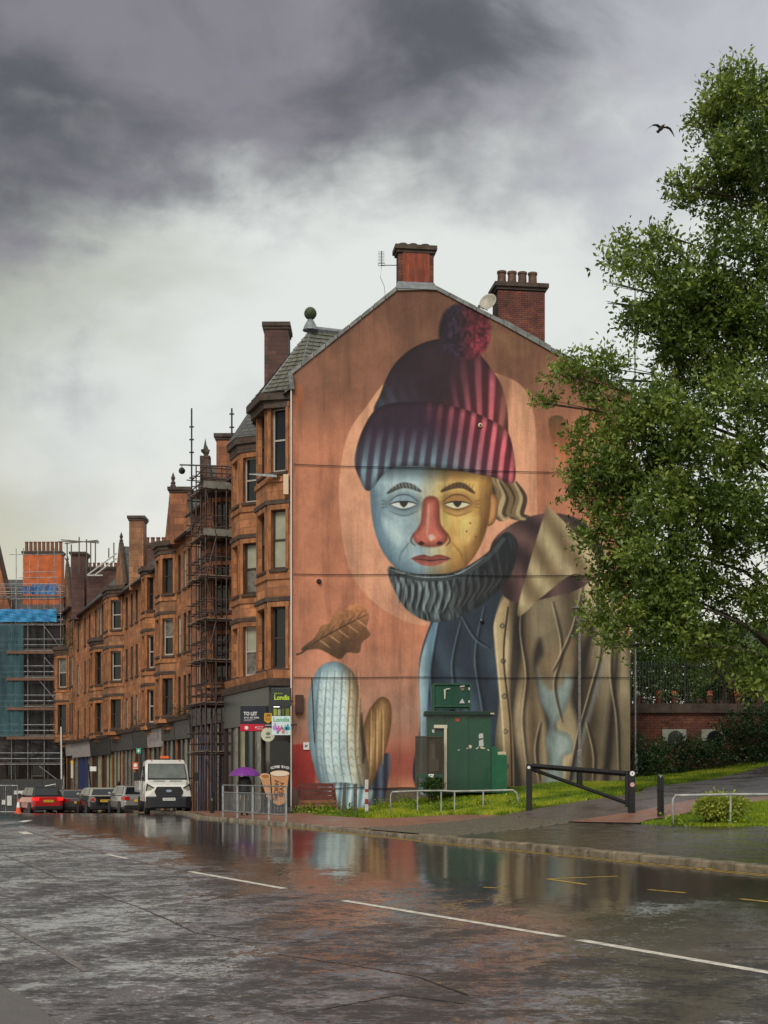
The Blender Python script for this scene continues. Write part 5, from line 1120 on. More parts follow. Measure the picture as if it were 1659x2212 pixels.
MB().path([W(824, 576, 57.6), W(822, 600, 57.6), W(830, 618, 57.5), W(832, 636, 57.4), W(828, 643, 57.2)], 0.010, 5).build('cable', SOOT, ae)
dsh = thing('satellite_dish', 'cream satellite dish bracketed to the brown brick chimney', 'satellite dish', tuple(W(1056, 655, 58.6)))
prof = [(0.001, 0.0), (0.12, 0.012), (0.24, 0.045), (0.33, 0.09), (0.38, 0.125), (0.385, 0.115), (0.33, 0.075), (0.24, 0.03), (0.12, -0.003), (0.001, -0.015)]
dm = MB().lathe(prof, (0, 0, 0), 20); rotm = Matrix.Rotation(R(-28), 4, 'Z') @ Matrix.Rotation(R(72), 4, 'X'); dm.v = [tuple(rotm @ Vector(v)) for v in dm.v]
dm.build('reflector', KS, dsh, world=False, smooth=True)
MB().tube((0.10, 0, 0.02), (0.56, 0.25, 0.02), 0.025).build('bracket', AL, dsh, world=False)
MB().tube((-0.05, 0, -0.3), (-0.42, -0.25, -0.22), 0.018).box(-0.48, -0.38, -0.3, -0.2, -0.27, -0.17).build('feed_arm', AL, dsh, world=False)

# ------------------------------------------------------------------ scaffolds
def scaffold(name, label, group, O, U, V, lu, lv, z0, lifts, nu, nv, extra=(), m=TUBE, boards=True, toe=None, diag=True, base=None, top=1.1):
    """tube scaffold: standards, ledgers, transoms, boards, braces: each a part"""
    sc = thing(name, label, 'scaffolding', tuple(O), 0, group); T = lambda a, b_, z: O + U * a + V * b_ + UP * (z - O.z)
    us = [lu * i / nu for i in range(nu + 1)]; vs = [lv * j / nv for j in range(nv + 1)]; r_ = 0.032
    for a in us:
        for b_ in vs: MB().tube(T(a, b_, z0), T(a, b_, lifts[-1] + top + random.uniform(-0.4, 0.5)), r_, n=6).build('standard', m, sc)
    for z in lifts:
        for b_ in vs:
            for dz in (0, 0.5, 1.0): MB().tube(T(-0.25, b_, z + dz), T(lu + 0.25, b_, z + dz), r_ * 0.9, n=6).build('ledger' if dz == 0 else 'guard_rail', m, sc)
        for a in us:
            MB().tube(T(a, -0.2, z + 0.06), T(a, lv + 0.2, z + 0.06), r_ * 0.9, n=6).build('transom', m, sc)
        for a in (us[0], us[-1]):
            for dz in (0.5, 1.0): MB().tube(T(a, -0.1, z + dz), T(a, lv + 0.1, z + dz), r_ * 0.9, n=6).build('guard_rail', m, sc)
        if boards:
            nb_ = max(2, int(lv / 0.24))
            for k in range(nb_):
                b0_, b1_ = lv * k / nb_ + 0.01, lv * (k + 1) / nb_ - 0.01; e = random.uniform(-0.1, 0.1)
                MB().hexa([tuple(T(-0.15 + e, b0_, z + 0.1)), tuple(T(lu + 0.15 + e, b0_, z + 0.1)), tuple(T(lu + 0.15 + e, b1_, z + 0.1)), tuple(T(-0.15 + e, b1_, z + 0.1))],
                          [tuple(T(-0.15 + e, b0_, z + 0.14)), tuple(T(lu + 0.15 + e, b0_, z + 0.14)), tuple(T(lu + 0.15 + e, b1_, z + 0.14)), tuple(T(-0.15 + e, b1_, z + 0.14))]).build('board', PLANK, sc)
    if diag:
        for i, (za, zb) in enumerate(zip([z0] + list(lifts), lifts)):
            a, b_ = (us[0], us[min(1, nu)]) if i % 2 else (us[min(1, nu)], us[0])
            MB().tube(T(a, -0.06, za), T(b_, -0.06, zb), r_ * 0.9, n=6).build('brace', m, sc)
            MB().tube(T(lu + 0.05, 0, za), T(lu + 0.05, lv, zb), r_ * 0.9, n=6).build('brace', m, sc)
    return sc, T
nearU = (-N3)                                                                   # across, from outer edge to wall
sc2, T2 = scaffold('scaffold', 'rusty tube scaffold climbing the second tenement, boarded lifts, two tall poles above it', 'scaffolds on the tenements', F(9.0, 1.55, -0.1), -N3, D3, 1.5, 3.0, -0.1,
                   [2.6, 4.9, 6.9, 8.8, 10.8, 12.7, 14.9], 3, 3, m=RUST)
for (a, b_, v) in ((0.0, 3.0, 882), (1.25, 0.0, 882)):
    pt_ = T2(a, b_, 0); zt_ = CAMZ + (HY - v) / FPX * pt_.y; MB().tube(T2(a, b_, 14), T2(a, b_, zt_), 0.04, n=6).build('tall_standard', BLACK, sc2)
    cl = MB()
    for k in range(6): z = 15.4 + k * 0.62; cl.tube(T2(a, b_, z) - Vector((0.11, 0, 0)), T2(a, b_, z) + Vector((0.11, 0, 0)), 0.04, n=6)
    cl.build('coupler', RUST, sc2)
TOE = mat('toe_board_grey', (0.20, 0.19, 0.16), 0.6, var=0.3)
for z in (12.75, 14.95):
    MB().hexa([tuple(T2(-0.1, -0.07, z)), tuple(T2(1.6, -0.07, z)), tuple(T2(1.6, -0.03, z)), tuple(T2(-0.1, -0.03, z))], [tuple(T2(-0.1, -0.07, z + 0.32)), tuple(T2(1.6, -0.07, z + 0.32)), tuple(T2(1.6, -0.03, z + 0.32)), tuple(T2(-0.1, -0.03, z + 0.32))]).build('toe_board', TOE, sc2)
LAD = MB(); 
for k in range(2): LAD.tube(T2(0.5 + k * 0.35, 0.25, 0.1), T2(0.5 + k * 0.35, 0.5, 14.5), 0.02, n=5)
for k in range(48): LAD.tube(T2(0.5, 0.25 + k * 0.005, 0.4 + k * 0.29), T2(0.85, 0.25 + k * 0.005, 0.4 + k * 0.29), 0.014, n=4)
LAD.build('ladder', RUST, sc2)
# big scaffold at the bend
xl0 = W(-46, 0, 122.6).x
lz = [CAMZ + (HY - v) / FPX * 122.6 for v in (1651, 1590, 1526, 1463, 1405, 1350, 1290)]
sc0, T0 = scaffold('scaffold', 'big galvanised scaffold with blue netting over the building at far left', 'scaffolds on the tenements', Vector((xl0, 122.6, -1.9)), Vector((1, 0, 0)), Vector((0, 1, 0)), W(131, 0, 122.6).x - xl0, 1.4, -1.9, lz, 5, 1, m=TUBE, top=1.3)
def net_mat(name, c1, c2, al):
    m = bpy.data.materials.new(name); m.use_nodes = True; t = NT(m.node_tree); t.n.clear()
    out = t.new('ShaderNodeOutputMaterial'); d = t.new('ShaderNodeBsdfPrincipled'); d.inputs['Roughness'].default_value = 0.6; tr_ = t.new('ShaderNodeBsdfTransparent'); mx = t.new('ShaderNodeMixShader'); mx.inputs[0].default_value = al
    geo = t.new('ShaderNodeNewGeometry'); t.link(t.mix(t.ramp(t.noise(t.mapping(geo.outputs['Position'], (1.2, 1, 0.35)), 1.1, 4, 0.6), [(0.35, 0), (0.65, 1)]), c1, c2), d.inputs['Base Color'])
    t.link(tr_.outputs[0], mx.inputs[1]); t.link(d.outputs[0], mx.inputs[2]); t.link(mx.outputs[0], out.inputs[0]); return m
NB = net_mat('blue_debris_net', (0.01, 0.14, 0.42), (0.02, 0.34, 0.62), 0.85); NT_ = net_mat('teal_debris_net', (0.02, 0.07, 0.09), (0.05, 0.15, 0.18), 0.62); ND = net_mat('black_debris_net', (0.008, 0.008, 0.012), (0.03, 0.028, 0.03), 0.6)
def net(u0, u1, v0, v1, y, m, nm='debris_net', wav=0.07):
    A = W(u0, v0, y); Bp = W(u1, v1, y); n = 14; k = MB()
    for j in range(7):
        for i in range(n + 1):
            k.v.append((A.x + (Bp.x - A.x) * i / n, y + wav * math.sin(i * 2.1 + j) + random.uniform(-.03, .03), A.z + (Bp.z - A.z) * j / 6 + (random.uniform(-.05, .05) if j in (0, 6) else 0)))
    for j in range(6):
        for i in range(n): a = j * (n + 1) + i; k.f.append((a, a + 1, a + n + 2, a + n + 1)); k.mi.append(0)
    k.build(nm, m, sc0, fixn=False)
net(-46, 122, 1316, 1343, 122.45, NB); net(70, 126, 1262, 1284, 122.9, NB); net(48, 72, 1266, 1282, 122.8, NB)
net(-46, 51, 1348, 1590, 122.4, NT_); net(51, 130, 1350, 1590, 122.9, ND); net(-46, 130, 1600, 1650, 122.9, ND)
for v in (1412, 1470, 1534, 1597):
    A = W(14, v, 122.3); Bp = W(130, v - 6, 122.3); MB().box(A.x, Bp.x, 122.25, 122.3, A.z, Bp.z).build('toe_board', mat('toe_board_brown', (0.16, 0.08, 0.05), 0.7, var=0.3), sc0)
for (u0, v0, u1, v1) in ((94, 1350, 131, 1400), (96, 1420, 131, 1460), (85, 1470, 131, 1525), (85, 1655, 131, 1690)):
    MB().tube(W(u0, v0, 122.35), W(u1, v1, 122.35), 0.035, n=6).build('brace', TUBE, sc0)
for (u, va, vb) in ((35, 1184, 1340), (51, 1184, 1260), (82, 1186, 1340), (117, 1184, 1340), (64, 1200, 1340)):
    MB().tube(W(u, va, 122.5), W(u, vb, 122.5), 0.035, n=6).build('standard', TUBE, sc0)
for v, a, b_ in ((1198, 20, 138), (1236, 50, 120), (1248, 40, 125), (1262, -40, 125), (1294, 20, 120)): MB().tube(W(a, v, 122.45), W(b_, v - 1, 122.45), 0.03, n=6).build('ledger', TUBE, sc0)
MB().tube(W(132, 1570, 121.5), W(134, 1745, 121.5), 0.06, n=6).build('white_standard', WHITE, sc0)
# roof-top scaffold over the fifth tenement
sr = thing('scaffold', 'open pole scaffold standing above the fifth tenement roof, crossed tubes against the sky', 'scaffolding', tuple(W(190, 1290, 112)), 0, 'scaffolds on the tenements')
for (u, va, vb) in ((145, 1172, 1225), (171, 1160, 1240), (187, 1165, 1250), (196, 1172, 1245), (206, 1172, 1250), (154, 1176, 1225), (246, 1172, 1215), (235, 1184, 1205)):
    MB().tube(W(u, va, 112), W(u, vb, 112), 0.05, n=6).build('standard', AL, sr)
for (a, va, b_, vb) in ((126, 1170, 214, 1170), (132, 1166, 214, 1173), (140, 1174, 212, 1167), (140, 1205, 150, 1222)):
    MB().tube(W(a, va, 111.9), W(b_, vb, 111.9), 0.045, n=6).build('ledger', AL, sr)
for (a, va, b_, vb) in ((188, 1243, 252, 1195), (204, 1243, 252, 1206), (190, 1243, 222, 1243)):
    MB().tube(W(a, va, 111.8), W(b_, vb, 111.8), 0.06, n=6).build('raking_tube', mat('pale_tube', (0.5, 0.5, 0.48), 0.5), sr)

# ------------------------------------------------------------------ hoarding, site fence, cone
hd = thing('site_hoarding', 'dark grey board hoarding with small white notices at far left', 'hoarding', tuple(W(40, 1752, 118)))
HB = mat('hoarding_grey', (0.035, 0.035, 0.037), 0.5, var=0.3); x = W(-60, 0, 118).x; xe = W(134, 0, 118).x; zb = road_z(118); zt1 = W(0, 1683, 118).z
while x < xe:
    MB().box(x + 0.01, min(x + 1.2, xe) - 0.01, 118, 118.05, zb, zt1).build('panel', HB, hd); x += 1.2
for (u0, u1, v0, v1) in ((30, 67, 1708, 1716), (101, 112, 1700, 1714), (15, 25, 1719, 1740), (4, 12, 1728, 1738), (115, 122, 1706, 1712)):
    A, Bp = W(u0, v1, 117.9), W(u1, v0, 117.9); MB().box(A.x, Bp.x, 117.9, 117.96, A.z, Bp.z).build('notice', mat('notice_white', (0.6, 0.6, 0.58), 0.5, var=0.15), hd)
fn = thing('site_fence', 'temporary steel mesh fence panel in front of the hoarding', 'fence', tuple(W(20, 1752, 100)))
zb = road_z(100)
fr = MB(); A, Bp = W(-60, 0, 100).x, W(38, 0, 100).x
fr.tube((A, 100, zb + 0.1), (Bp, 100, zb + 0.1), 0.03).tube((A, 100, zb + 2.0), (Bp, 100, zb + 2.0), 0.03).tube((Bp, 100, zb), (Bp, 100, zb + 2.0), 0.03).tube((W(12, 0, 100).x, 100, zb), (W(12, 0, 100).x, 100, zb + 2.0), 0.03); fr.build('frame', TUBE, fn)
ms = MB(); k = A
while k < Bp: ms.tube((k, 100, zb + 0.1), (k, 100, zb + 2.0), 0.008, n=4, cap=False); k += 0.16
ms.build('mesh_wires', TUBE, fn); MB().tube((W(95, 0, 100).x, 100.3, zb), (W(95, 0, 100).x, 100.3, zb + 1.95), 0.03).tube((W(95, 0, 100).x, 100.3, zb + 1.95), (W(118, 0, 100).x, 100.3, zb + 2.1), 0.03).tube((W(118, 0, 100).x, 100.3, zb + 2.1), (W(120, 0, 100).x, 100.3, zb), 0.03).build('hoop', STEEL, fn)
cn = thing('traffic_cone', 'orange traffic cone with a white band by the red car', 'traffic cone', tuple(Vector((W(40, 0, 76).x, 76, road_z(76)))))
ORG = mat('cone_orange', (0.75, 0.09, 0.02), 0.4)
MB().box(-0.2, 0.2, -0.2, 0.2, 0, 0.05).lathe([(0.15, 0.05), (0.11, 0.32)]).build('base', ORG, cn, world=False); MB().lathe([(0.11, 0.32), (0.065, 0.62)]).build('white_band', WHITE, cn, world=False); MB().lathe([(0.065, 0.62), (0.035, 0.80), (0.0, 0.8)]).build('tip', ORG, cn, world=False)

# ------------------------------------------------------------------ vehicles
TYRE = mat('tyre_rubber', (0.012, 0.012, 0.012), 0.7); RIM = mat('wheel_rim', (0.35, 0.35, 0.36), 0.3, 0.8); CG = mat('car_glass', (0.012, 0.014, 0.016), 0.05, spec=0.8)
LAMPR = mat('tail_lamp_red', (0.45, 0.01, 0.01), 0.15, coat=1.0); LITR = mat('tail_lamp_lit', (0.5, 0.01, 0.01), 0.2, emit=((1.0, 0.02, 0.02), 0.45)); PLY = mat('plate_yellow', (0.72, 0.46, 0.04), 0.4); PLW = mat('plate_white', (0.7, 0.7, 0.66), 0.4); INK = mat('sign_ink_black', (0.01, 0.01, 0.01), 0.5)
TRIMB = mat('car_trim_black', (0.015, 0.015, 0.016), 0.5); CHR = mat('chrome', (0.6, 0.6, 0.6), 0.15, 1.0)
def loft(secs, mb=None, closed=True):
    mb = mb or MB(); n = len(secs[0]); b_ = len(mb.v)
    for s_ in secs: mb.v += [tuple(p) for p in s_]
    for k in range(len(secs) - 1):
        for i in range(n):
            a = b_ + k * n + i; c = b_ + k * n + (i + 1) % n; mb.f.append((a, c, c + n, a + n)); mb.mi.append(0)
    mb.f.append(tuple(b_ + i for i in reversed(range(n)))); mb.mi.append(0); mb.f.append(tuple(b_ + (len(secs) - 1) * n + i for i in range(n))); mb.mi.append(0)
    return mb
def car(name, label, loc, rz, paint, L=4.0, Wd=1.75, H=1.45, belt=0.92, rear='hatch', roofm=None, plate='', lit=False, round_lamp=False, group='cars parked at the end of the street'):
    """x forward, origin under the centre of the car"""
    t = thing(name, label, 'car', loc, R(rz), group); h = L / 2; w2 = Wd / 2
    def sec(x, w_, zb, zt_, tuck=0.93):
        return [(x, -w_ * 0.86, zb), (x, -w_ * 0.98, zb + 0.14), (x, -w_, (zb + zt_) * 0.55), (x, -w_ * tuck, zt_ - 0.05), (x, -w_ * tuck * 0.9, zt_), (x, w_ * tuck * 0.9, zt_), (x, w_ * tuck, zt_ - 0.05), (x, w_, (zb + zt_) * 0.55), (x, w_ * 0.98, zb + 0.14), (x, w_ * 0.86, zb)]
    deck = belt + (0.0 if rear == 'hatch' else 0.02)
    ss = [(-h, w2 * 0.80, 0.36, belt - 0.18), (-h + 0.06, w2 * 0.92, 0.28, belt - 0.03), (-h + 0.35, w2 * 0.99, 0.22, deck + 0.02), (-h * 0.5, w2, 0.20, deck), (0, w2, 0.20, belt), (h * 0.45, w2 * 0.99, 0.20, belt - 0.02), (h * 0.72, w2 * 0.95, 0.20, belt - 0.12), (h - 0.12, w2 * 0.86, 0.24, belt - 0.26), (h, w2 * 0.70, 0.32, belt - 0.42)]
    loft([sec(*s_) for s_ in ss]).build('body', paint, t, world=False, smooth=False, bevel=0.03)
    rb_ = -h + (0.12 if rear == 'hatch' else 0.75); rt_ = -h + (0.42 if rear == 'hatch' else 1.25)
    cs = [(rb_, 0.80, belt - 0.05, belt), (rt_, 0.72, belt, H - 0.04), (rt_ + 0.5, 0.72, belt, H), (h * 0.15, 0.72, belt, H - 0.02), (h * 0.35, 0.74, belt, H - 0.16), (h * 0.62, 0.82, belt - 0.08, belt - 0.03)]
    def csec(x, k, zb, zt_):
        wb = w2 * 0.93; wt = wb - (zt_ - zb) * 0.30
        return [(x, -wb, zb), (x, -wt, zt_ - 0.03), (x, -wt * 0.92, zt_), (x, wt * 0.92, zt_), (x, wt, zt_ - 0.03), (x, wb, zb)]
    cab = loft([csec(*c) for c in cs]).build('cabin', roofm or paint, t, world=False, bevel=0.03)
    zt2 = H - 0.13
    f0 = 0.14; yb = w2 * 0.80; yt = w2 * 0.66                                       # rear glass lies on the slope between the first two sections
    def rear_pt(k, y): x = rb_ + (rt_ - rb_) * k; z = belt + (H - 0.04 - belt) * k; return (x - 0.012, y, z + 0.006)
    MB().extrude([rear_pt(0.12, -yb), rear_pt(0.12, yb), rear_pt(0.86, yt), rear_pt(0.86, -yt)], (-0.012, 0, 0.006)).build('rear_window', CG, t, world=False)
    for sg in (-1, 1):
        def sp_(x, k):
            z = belt + 0.05 + (H - 0.12 - belt) * k; y = w2 * 0.93 - (z - belt) * 0.30 + 0.004; return (x, sg * y, z)
        for (xa, xb, xc, xd) in ((rb_ + 0.25, -0.15, -0.18, rt_ + 0.10), (-0.05, h * 0.50, h * 0.22, -0.08)):
            MB().extrude([sp_(xa, 0), sp_(xb, 0), sp_(xc, 1), sp_(xd, 1)], (0, sg * 0.008, 0.003)).build('side_window', CG, t, world=False)
        if round_lamp:
            MB().lathe([(0.001, 0), (0.11, 0.0), (0.11, 0.05), (0.001, 0.06)], (0, 0, 0), 14, 'X').build('tail_lamp', LAMPR, t, world=False).location = (-h - 0.045, sg * w2 * 0.76, belt - 0.20)
            MB().lathe([(0.11, 0), (0.15, 0.0), (0.15, 0.04), (0.11, 0.05)], (0, 0, 0), 14, 'X').build('lamp_ring', CHR, t, world=False).location = (-h - 0.03, sg * w2 * 0.76, belt - 0.20)
        else:
            MB().hexa([(-h - 0.02, sg * w2 * 0.60, belt - 0.26), (-h - 0.02, sg * w2 * 0.88, belt - 0.24), (-h + 0.25, sg * w2 * 1.005, belt - 0.22), (-h + 0.10, sg * w2 * 0.6, belt - 0.22)],
                      [(-h - 0.01, sg * w2 * 0.56, belt - 0.06), (-h + 0.0, sg * w2 * 0.86, belt - 0.05), (-h + 0.32, sg * w2 * 1.0, belt - 0.08), (-h + 0.15, sg * w2 * 0.6, belt - 0.06)]).build('tail_lamp', LITR if lit else LAMPR, t, world=False)
        for xx in (-h * 0.62, h * 0.62):
            tg = MB().lathe([(0.19, -0.11), (0.29, -0.11), (0.315, -0.08), (0.315, 0.08), (0.29, 0.11), (0.19, 0.11)], (0, 0, 0), 18, 'Y').mesh('wheel', TYRE)
            wh = bpy.data.objects.new('wheel', tg); C.objects.link(wh); wh.parent = t; wh.location = (xx, sg * (w2 - 0.10), 0.315)
            rmb = MB(); rmb.lathe([(0.001, -0.09), (0.20, -0.09), (0.20, 0.09), (0.001, 0.09)], (0, 0, 0), 12, 'Y'); ro = rmb.build('rim', RIM, wh, world=False)
            MB().lathe([(0.32, -0.01), (0.36, -0.01), (0.36, 0.02), (0.32, 0.02)], (xx, sg * (w2 + 0.005), 0.315), 18, 'Y').build('wheel_arch', TRIMB, t, world=False)
        MB().ball((h * 0.42, sg * (w2 + 0.06), belt + 0.07), 0.10, 8, 0.75, 0.7, 1.0).build('wing_mirror', roofm or paint, t, world=False)
    MB().box(-h - 0.05, -h + 0.25, -w2 * 0.88, w2 * 0.88, 0.26, 0.46).build('rear_bumper', TRIMB, t, world=False, bevel=0.03)
    pl_ = MB().box(-h - 0.045, -h - 0.025, -0.27, 0.27, belt - 0.33, belt - 0.20).build('number_plate', PLY, t, world=False)
    if plate:
        tx = text(plate, 0.105, (-h - 0.048, 0, belt - 0.265), INK, pl_, rotz=R(-90), width=0.46, extrude=0.001)
    return t
def at_px(u, y, dz=0): return (W(u, 0, y).x, y, road_z(y) + dz)
REDP = mat('car_red', (0.42, 0.012, 0.012), 0.2, coat=0.8); GREYP = mat('car_grey', (0.16, 0.15, 0.155), 0.2, 0.5, coat=0.8); BLKP = mat('car_black', (0.010, 0.010, 0.011), 0.15, coat=1.0); SILP = mat('car_silver', (0.40, 0.41, 0.40), 0.25, 0.6, coat=0.6); ROOFP = mat('roof_silver_green', (0.32, 0.33, 0.28), 0.3)
car('parked_car', 'red hatchback with lit tail lamps, parked leftmost beside the traffic cone', at_px(86, 80), 117, REDP, L=4.2, Wd=1.8, H=1.55, belt=1.0, roofm=TRIMB, plate='SG66 ZNV', lit=True)
car('parked_car', 'grey saloon parked between the red car and the small black one', at_px(150, 82), 116, GREYP, L=4.7, Wd=1.82, H=1.42, belt=0.95, rear='saloon', plate='')
car('parked_car', 'small black hatchback with pale roof and round chrome-ringed tail lamps', at_px(212, 76), 113, BLKP, L=3.8, Wd=1.75, H=1.42, belt=0.98, roofm=ROOFP, plate='SD64 DUH', round_lamp=True)
car('parked_car', 'silver car parked nose to tail beside the white truck, half hidden by it', at_px(283, 72), 112, SILP, L=4.2, Wd=1.75, H=1.46, belt=0.96, plate='')

# white flatbed truck facing the camera (x forward)
def truck():
    t = thing('flatbed_truck', 'white cab flatbed truck with orange beacon facing the camera', 'truck', at_px(359, 61.5), R(-76))
    WP = mat('truck_white', (0.70, 0.70, 0.66), 0.28, var=0.05, coat=0.5)
    x0 = 0.0                                                                        # origin under the windscreen base; nose at +1.2
    def sec(x, wb, wt, zb, zt_, rr=0.10):
        return [(x, -wb, zb), (x, -wb * 1.0, zb + (zt_ - zb) * 0.35), (x, -wt, zt_ - rr), (x, -wt + rr, zt_), (x, wt - rr, zt_), (x, wt, zt_ - rr), (x, wb * 1.0, zb + (zt_ - zb) * 0.35), (x, wb, zb)]
    loft([sec(-1.7, 1.02, 0.90, 0.55, 2.36), sec(-0.4, 1.02, 0.90, 0.55, 2.38), sec(-0.02, 1.02, 0.92, 0.55, 2.22), sec(0.62, 1.02, 0.95, 0.55, 1.46, 0.14), sec(1.12, 1.01, 0.92, 0.55, 1.28, 0.16), sec(1.28, 0.95, 0.80, 0.60, 1.12, 0.2)]).build('cab', WP, t, world=False, bevel=0.03)
    def ws(k, y): return (0.62 + 0.012 + (-0.64) * k, y, 1.46 + 0.03 + (2.22 - 1.46) * k)
    MB().extrude([ws(0.03, -0.86), ws(0.03, 0.86), ws(0.93, 0.80), ws(0.93, -0.80)], (0.018, 0, 0.016)).build('windscreen_seal', TRIMB, t, world=False)
    MB().extrude([tuple(Vector(q) + Vector((0.02, 0, 0.018))) for q in (ws(0.07, -0.82), ws(0.07, 0.82), ws(0.89, 0.76), ws(0.89, -0.76))], (0.010, 0, 0.008)).build('windscreen', mat('windscreen_glass', (0.10, 0.115, 0.095), 0.06, spec=0.9, var=0.5, vscale=1.4), t, world=False)
    for sg in (-1, 1): MB().box(0.72, 0.74, sg * 0.10 if sg > 0 else -0.62, 0.62 if sg > 0 else -0.10, 1.435, 1.46).build('bonnet_slot', TRIMB, t, world=False)
    # grille with bars
    gp = [(-0.62, 0.98), (-0.52, 1.20), (0.52, 1.20), (0.62, 0.98), (0.50, 0.72), (-0.50, 0.72)]
    g = MB().extrude([(1.27, a, b_) for a, b_ in gp], (0.05, 0, 0)).build('grille', TRIMB, t, world=False)
    for z in (0.82, 0.93, 1.05, 1.14): MB().box(1.32, 1.335, -0.52, 0.52, z - 0.012, z + 0.012).build('grille_bar', mat('grille_grey', (0.05, 0.05, 0.055), 0.4), g, world=False)
    lb = MB().lathe([(0.001, 0), (0.13, 0.0), (0.13, 0.02), (0.001, 0.02)], (0, 0, 0), 16, 'X'); lb.v = [(x, y, z * 0.45) for x, y, z in lb.v]
    lo_ = lb.build('oval_badge', mat('badge_blue', (0.25, 0.32, 0.42), 0.3), t, world=False); lo_.location = (1.335, 0, 1.02)
    HL = mat('headlamp_glass', (0.30, 0.29, 0.22), 0.08, spec=0.9)
    for sg in (-1, 1):
        hs = MB().extrude([(1.13, sg * 0.62, 1.05), (1.17, sg * 0.58, 1.14), (1.06, sg * 0.92, 1.32), (1.02, sg * 0.965, 1.0), (1.15, sg * 0.72, 0.96)], (0.10, sg * 0.02, 0.02)).build('headlamp', TRIMB, t, world=False)
        MB().extrude([(1.24, sg * 0.66, 1.06), (1.25, sg * 0.64, 1.13), (1.17, sg * 0.88, 1.24), (1.14, sg * 0.93, 1.05), (1.24, sg * 0.76, 1.02)], (0.02, sg * 0.005, 0.0)).build('headlamp_lens', HL, hs, world=False)
        MB().box(-0.1, 0.12, sg * 1.22 if sg > 0 else -1.42, 1.42 if sg > 0 else -1.22, 1.45, 1.82).tube((0.1, sg * 1.0, 1.55), (0.0, sg * 1.25, 1.6), 0.03).build('wing_mirror', TRIMB, t, world=False, bevel=0.03)
        MB().extrude([(-1.2, sg * 0.985, 1.45), (0.40, sg * 1.005, 1.45), (-0.05, sg * 0.93, 2.1), (-1.2, sg * 0.93, 2.1)], (0, sg * 0.012, 0)).build('side_window', CG, t, world=False)
        for xx in (0.55, -3.2):
            tg = MB().lathe([(0.2, -0.12), (0.33, -0.12), (0.36, -0.09), (0.36, 0.09), (0.33, 0.12), (0.2, 0.12)], (0, 0, 0), 18, 'Y').mesh('wheel', TYRE)
            wh = bpy.data.objects.new('wheel', tg); C.objects.link(wh); wh.parent = t; wh.location = (xx, sg * 0.88, 0.36)
            MB().lathe([(0.001, -0.1), (0.2, -0.1), (0.2, 0.1), (0.001, 0.1)], (0, 0, 0), 12, 'Y').build('rim', RIM, wh, world=False)
    bp = loft([[(1.0, -1.03, 0.28), (1.0, -1.03, 0.74), (1.0, 1.03, 0.74), (1.0, 1.03, 0.28)], [(1.28, -0.96, 0.26), (1.28, -0.96, 0.78), (1.28, 0.96, 0.78), (1.28, 0.96, 0.26)], [(1.40, -0.72, 0.30), (1.40, -0.72, 0.74), (1.40, 0.72, 0.74), (1.40, 0.72, 0.30)]]).build('front_bumper', mat('bumper_black', (0.012, 0.013, 0.018), 0.45), t, world=False, bevel=0.03)
    pl_ = MB().box(1.405, 1.42, -0.27, 0.27, 0.60, 0.72).build('number_plate', PLW, t, world=False)
    text('HG24 KGE', 0.105, (1.424, 0, 0.66), INK, pl_, rotz=R(90), width=0.46, extrude=0.001)
    OR_ = mat('beacon_orange', (0.75, 0.12, 0.02), 0.25)
    MB().box(-0.9, -0.72, -0.19, 0.19, 2.40, 2.43).build('beacon_base', TRIMB, t, world=False); MB().box(-0.92, -0.70, -0.20, 0.20, 2.43, 2.56).build('beacon', OR_, t, world=False, bevel=0.04)
    for sg in (-0.62, 0.62): MB().box(-0.26, -0.22, sg - 0.03, sg + 0.03, 2.34, 2.40).build('marker_lamp', OR_, t, world=False)
    MB().box(-5.0, 0.3, -0.4, 0.4, 0.45, 0.62).build('chassis', TRIMB, t, world=False)
    MB().box(-5.0, -1.8, -1.05, 1.05, 0.92, 1.02).build('bed', mat('bed_grey', (0.25, 0.25, 0.25), 0.5), t, world=False)
    for sg in (-1, 1): MB().box(-5.0, -1.8, sg * 1.03 - 0.02, sg * 1.03 + 0.02, 1.021, 1.45).build('dropside', WP, t, world=False)
    MB().box(-1.86, -1.80, -1.0, 1.0, 1.03, 2.3).build('headboard', TRIMB, t, world=False)
    return t
truck()
# ------------------------------------------------------------------ signs and things on the shop
LIME = mat('lettering_lime', (0.50, 0.68, 0.05), 0.4); INKW = mat('lettering_white', (0.75, 0.75, 0.75), 0.4)
def at(u, v, y): return W(u, v, y)
def board(name, label, cat, u0, u1, v0, v1, y, m, th=0.05, parent=None, rim=None):
    A, Bp = at(u0, v1, y), at(u1, v0, y); o = thing(name, label, cat, ((A.x + Bp.x) / 2, y, (A.z + Bp.z) / 2))
    w_, h = (Bp.x - A.x) / 2, (Bp.z - A.z) / 2; MB().box(-w_, w_, 0, th, -h, h).build('panel', m, o, world=False, bevel=0.01)
    return o, w_, h
fs, w_, h_ = board('shop_sign', 'dark green shop fascia board lettered High Street Londis in lime', 'shop sign', 586, 629, 1486, 1526, 55.2, FGR, 0.12)
MB().tube((0.1, 0.1, -0.1), (0.35, 1.2, -0.1), 0.04).build('bracket', TRIMB, fs, world=False)
text('Londis', 0.27, (0.02, -0.012, -0.02), LIME, fs, width=0.60, bold=0.008); text('High Street', 0.085, (-0.12, -0.012, 0.15), LIME, fs, width=0.34)
ls, w_, h_ = board('hanging_sign', 'small white projecting sign reading Londis over a picture of groceries', 'shop sign', 587, 628, 1547, 1588, 54.6, mat('sign_pale_blue', (0.62, 0.75, 0.78), 0.35), 0.07)
text('Londis', 0.23, (0.0, -0.012, 0.235), mat('lettering_green', (0.10, 0.42, 0.18), 0.4), ls, width=0.62, bold=0.004)
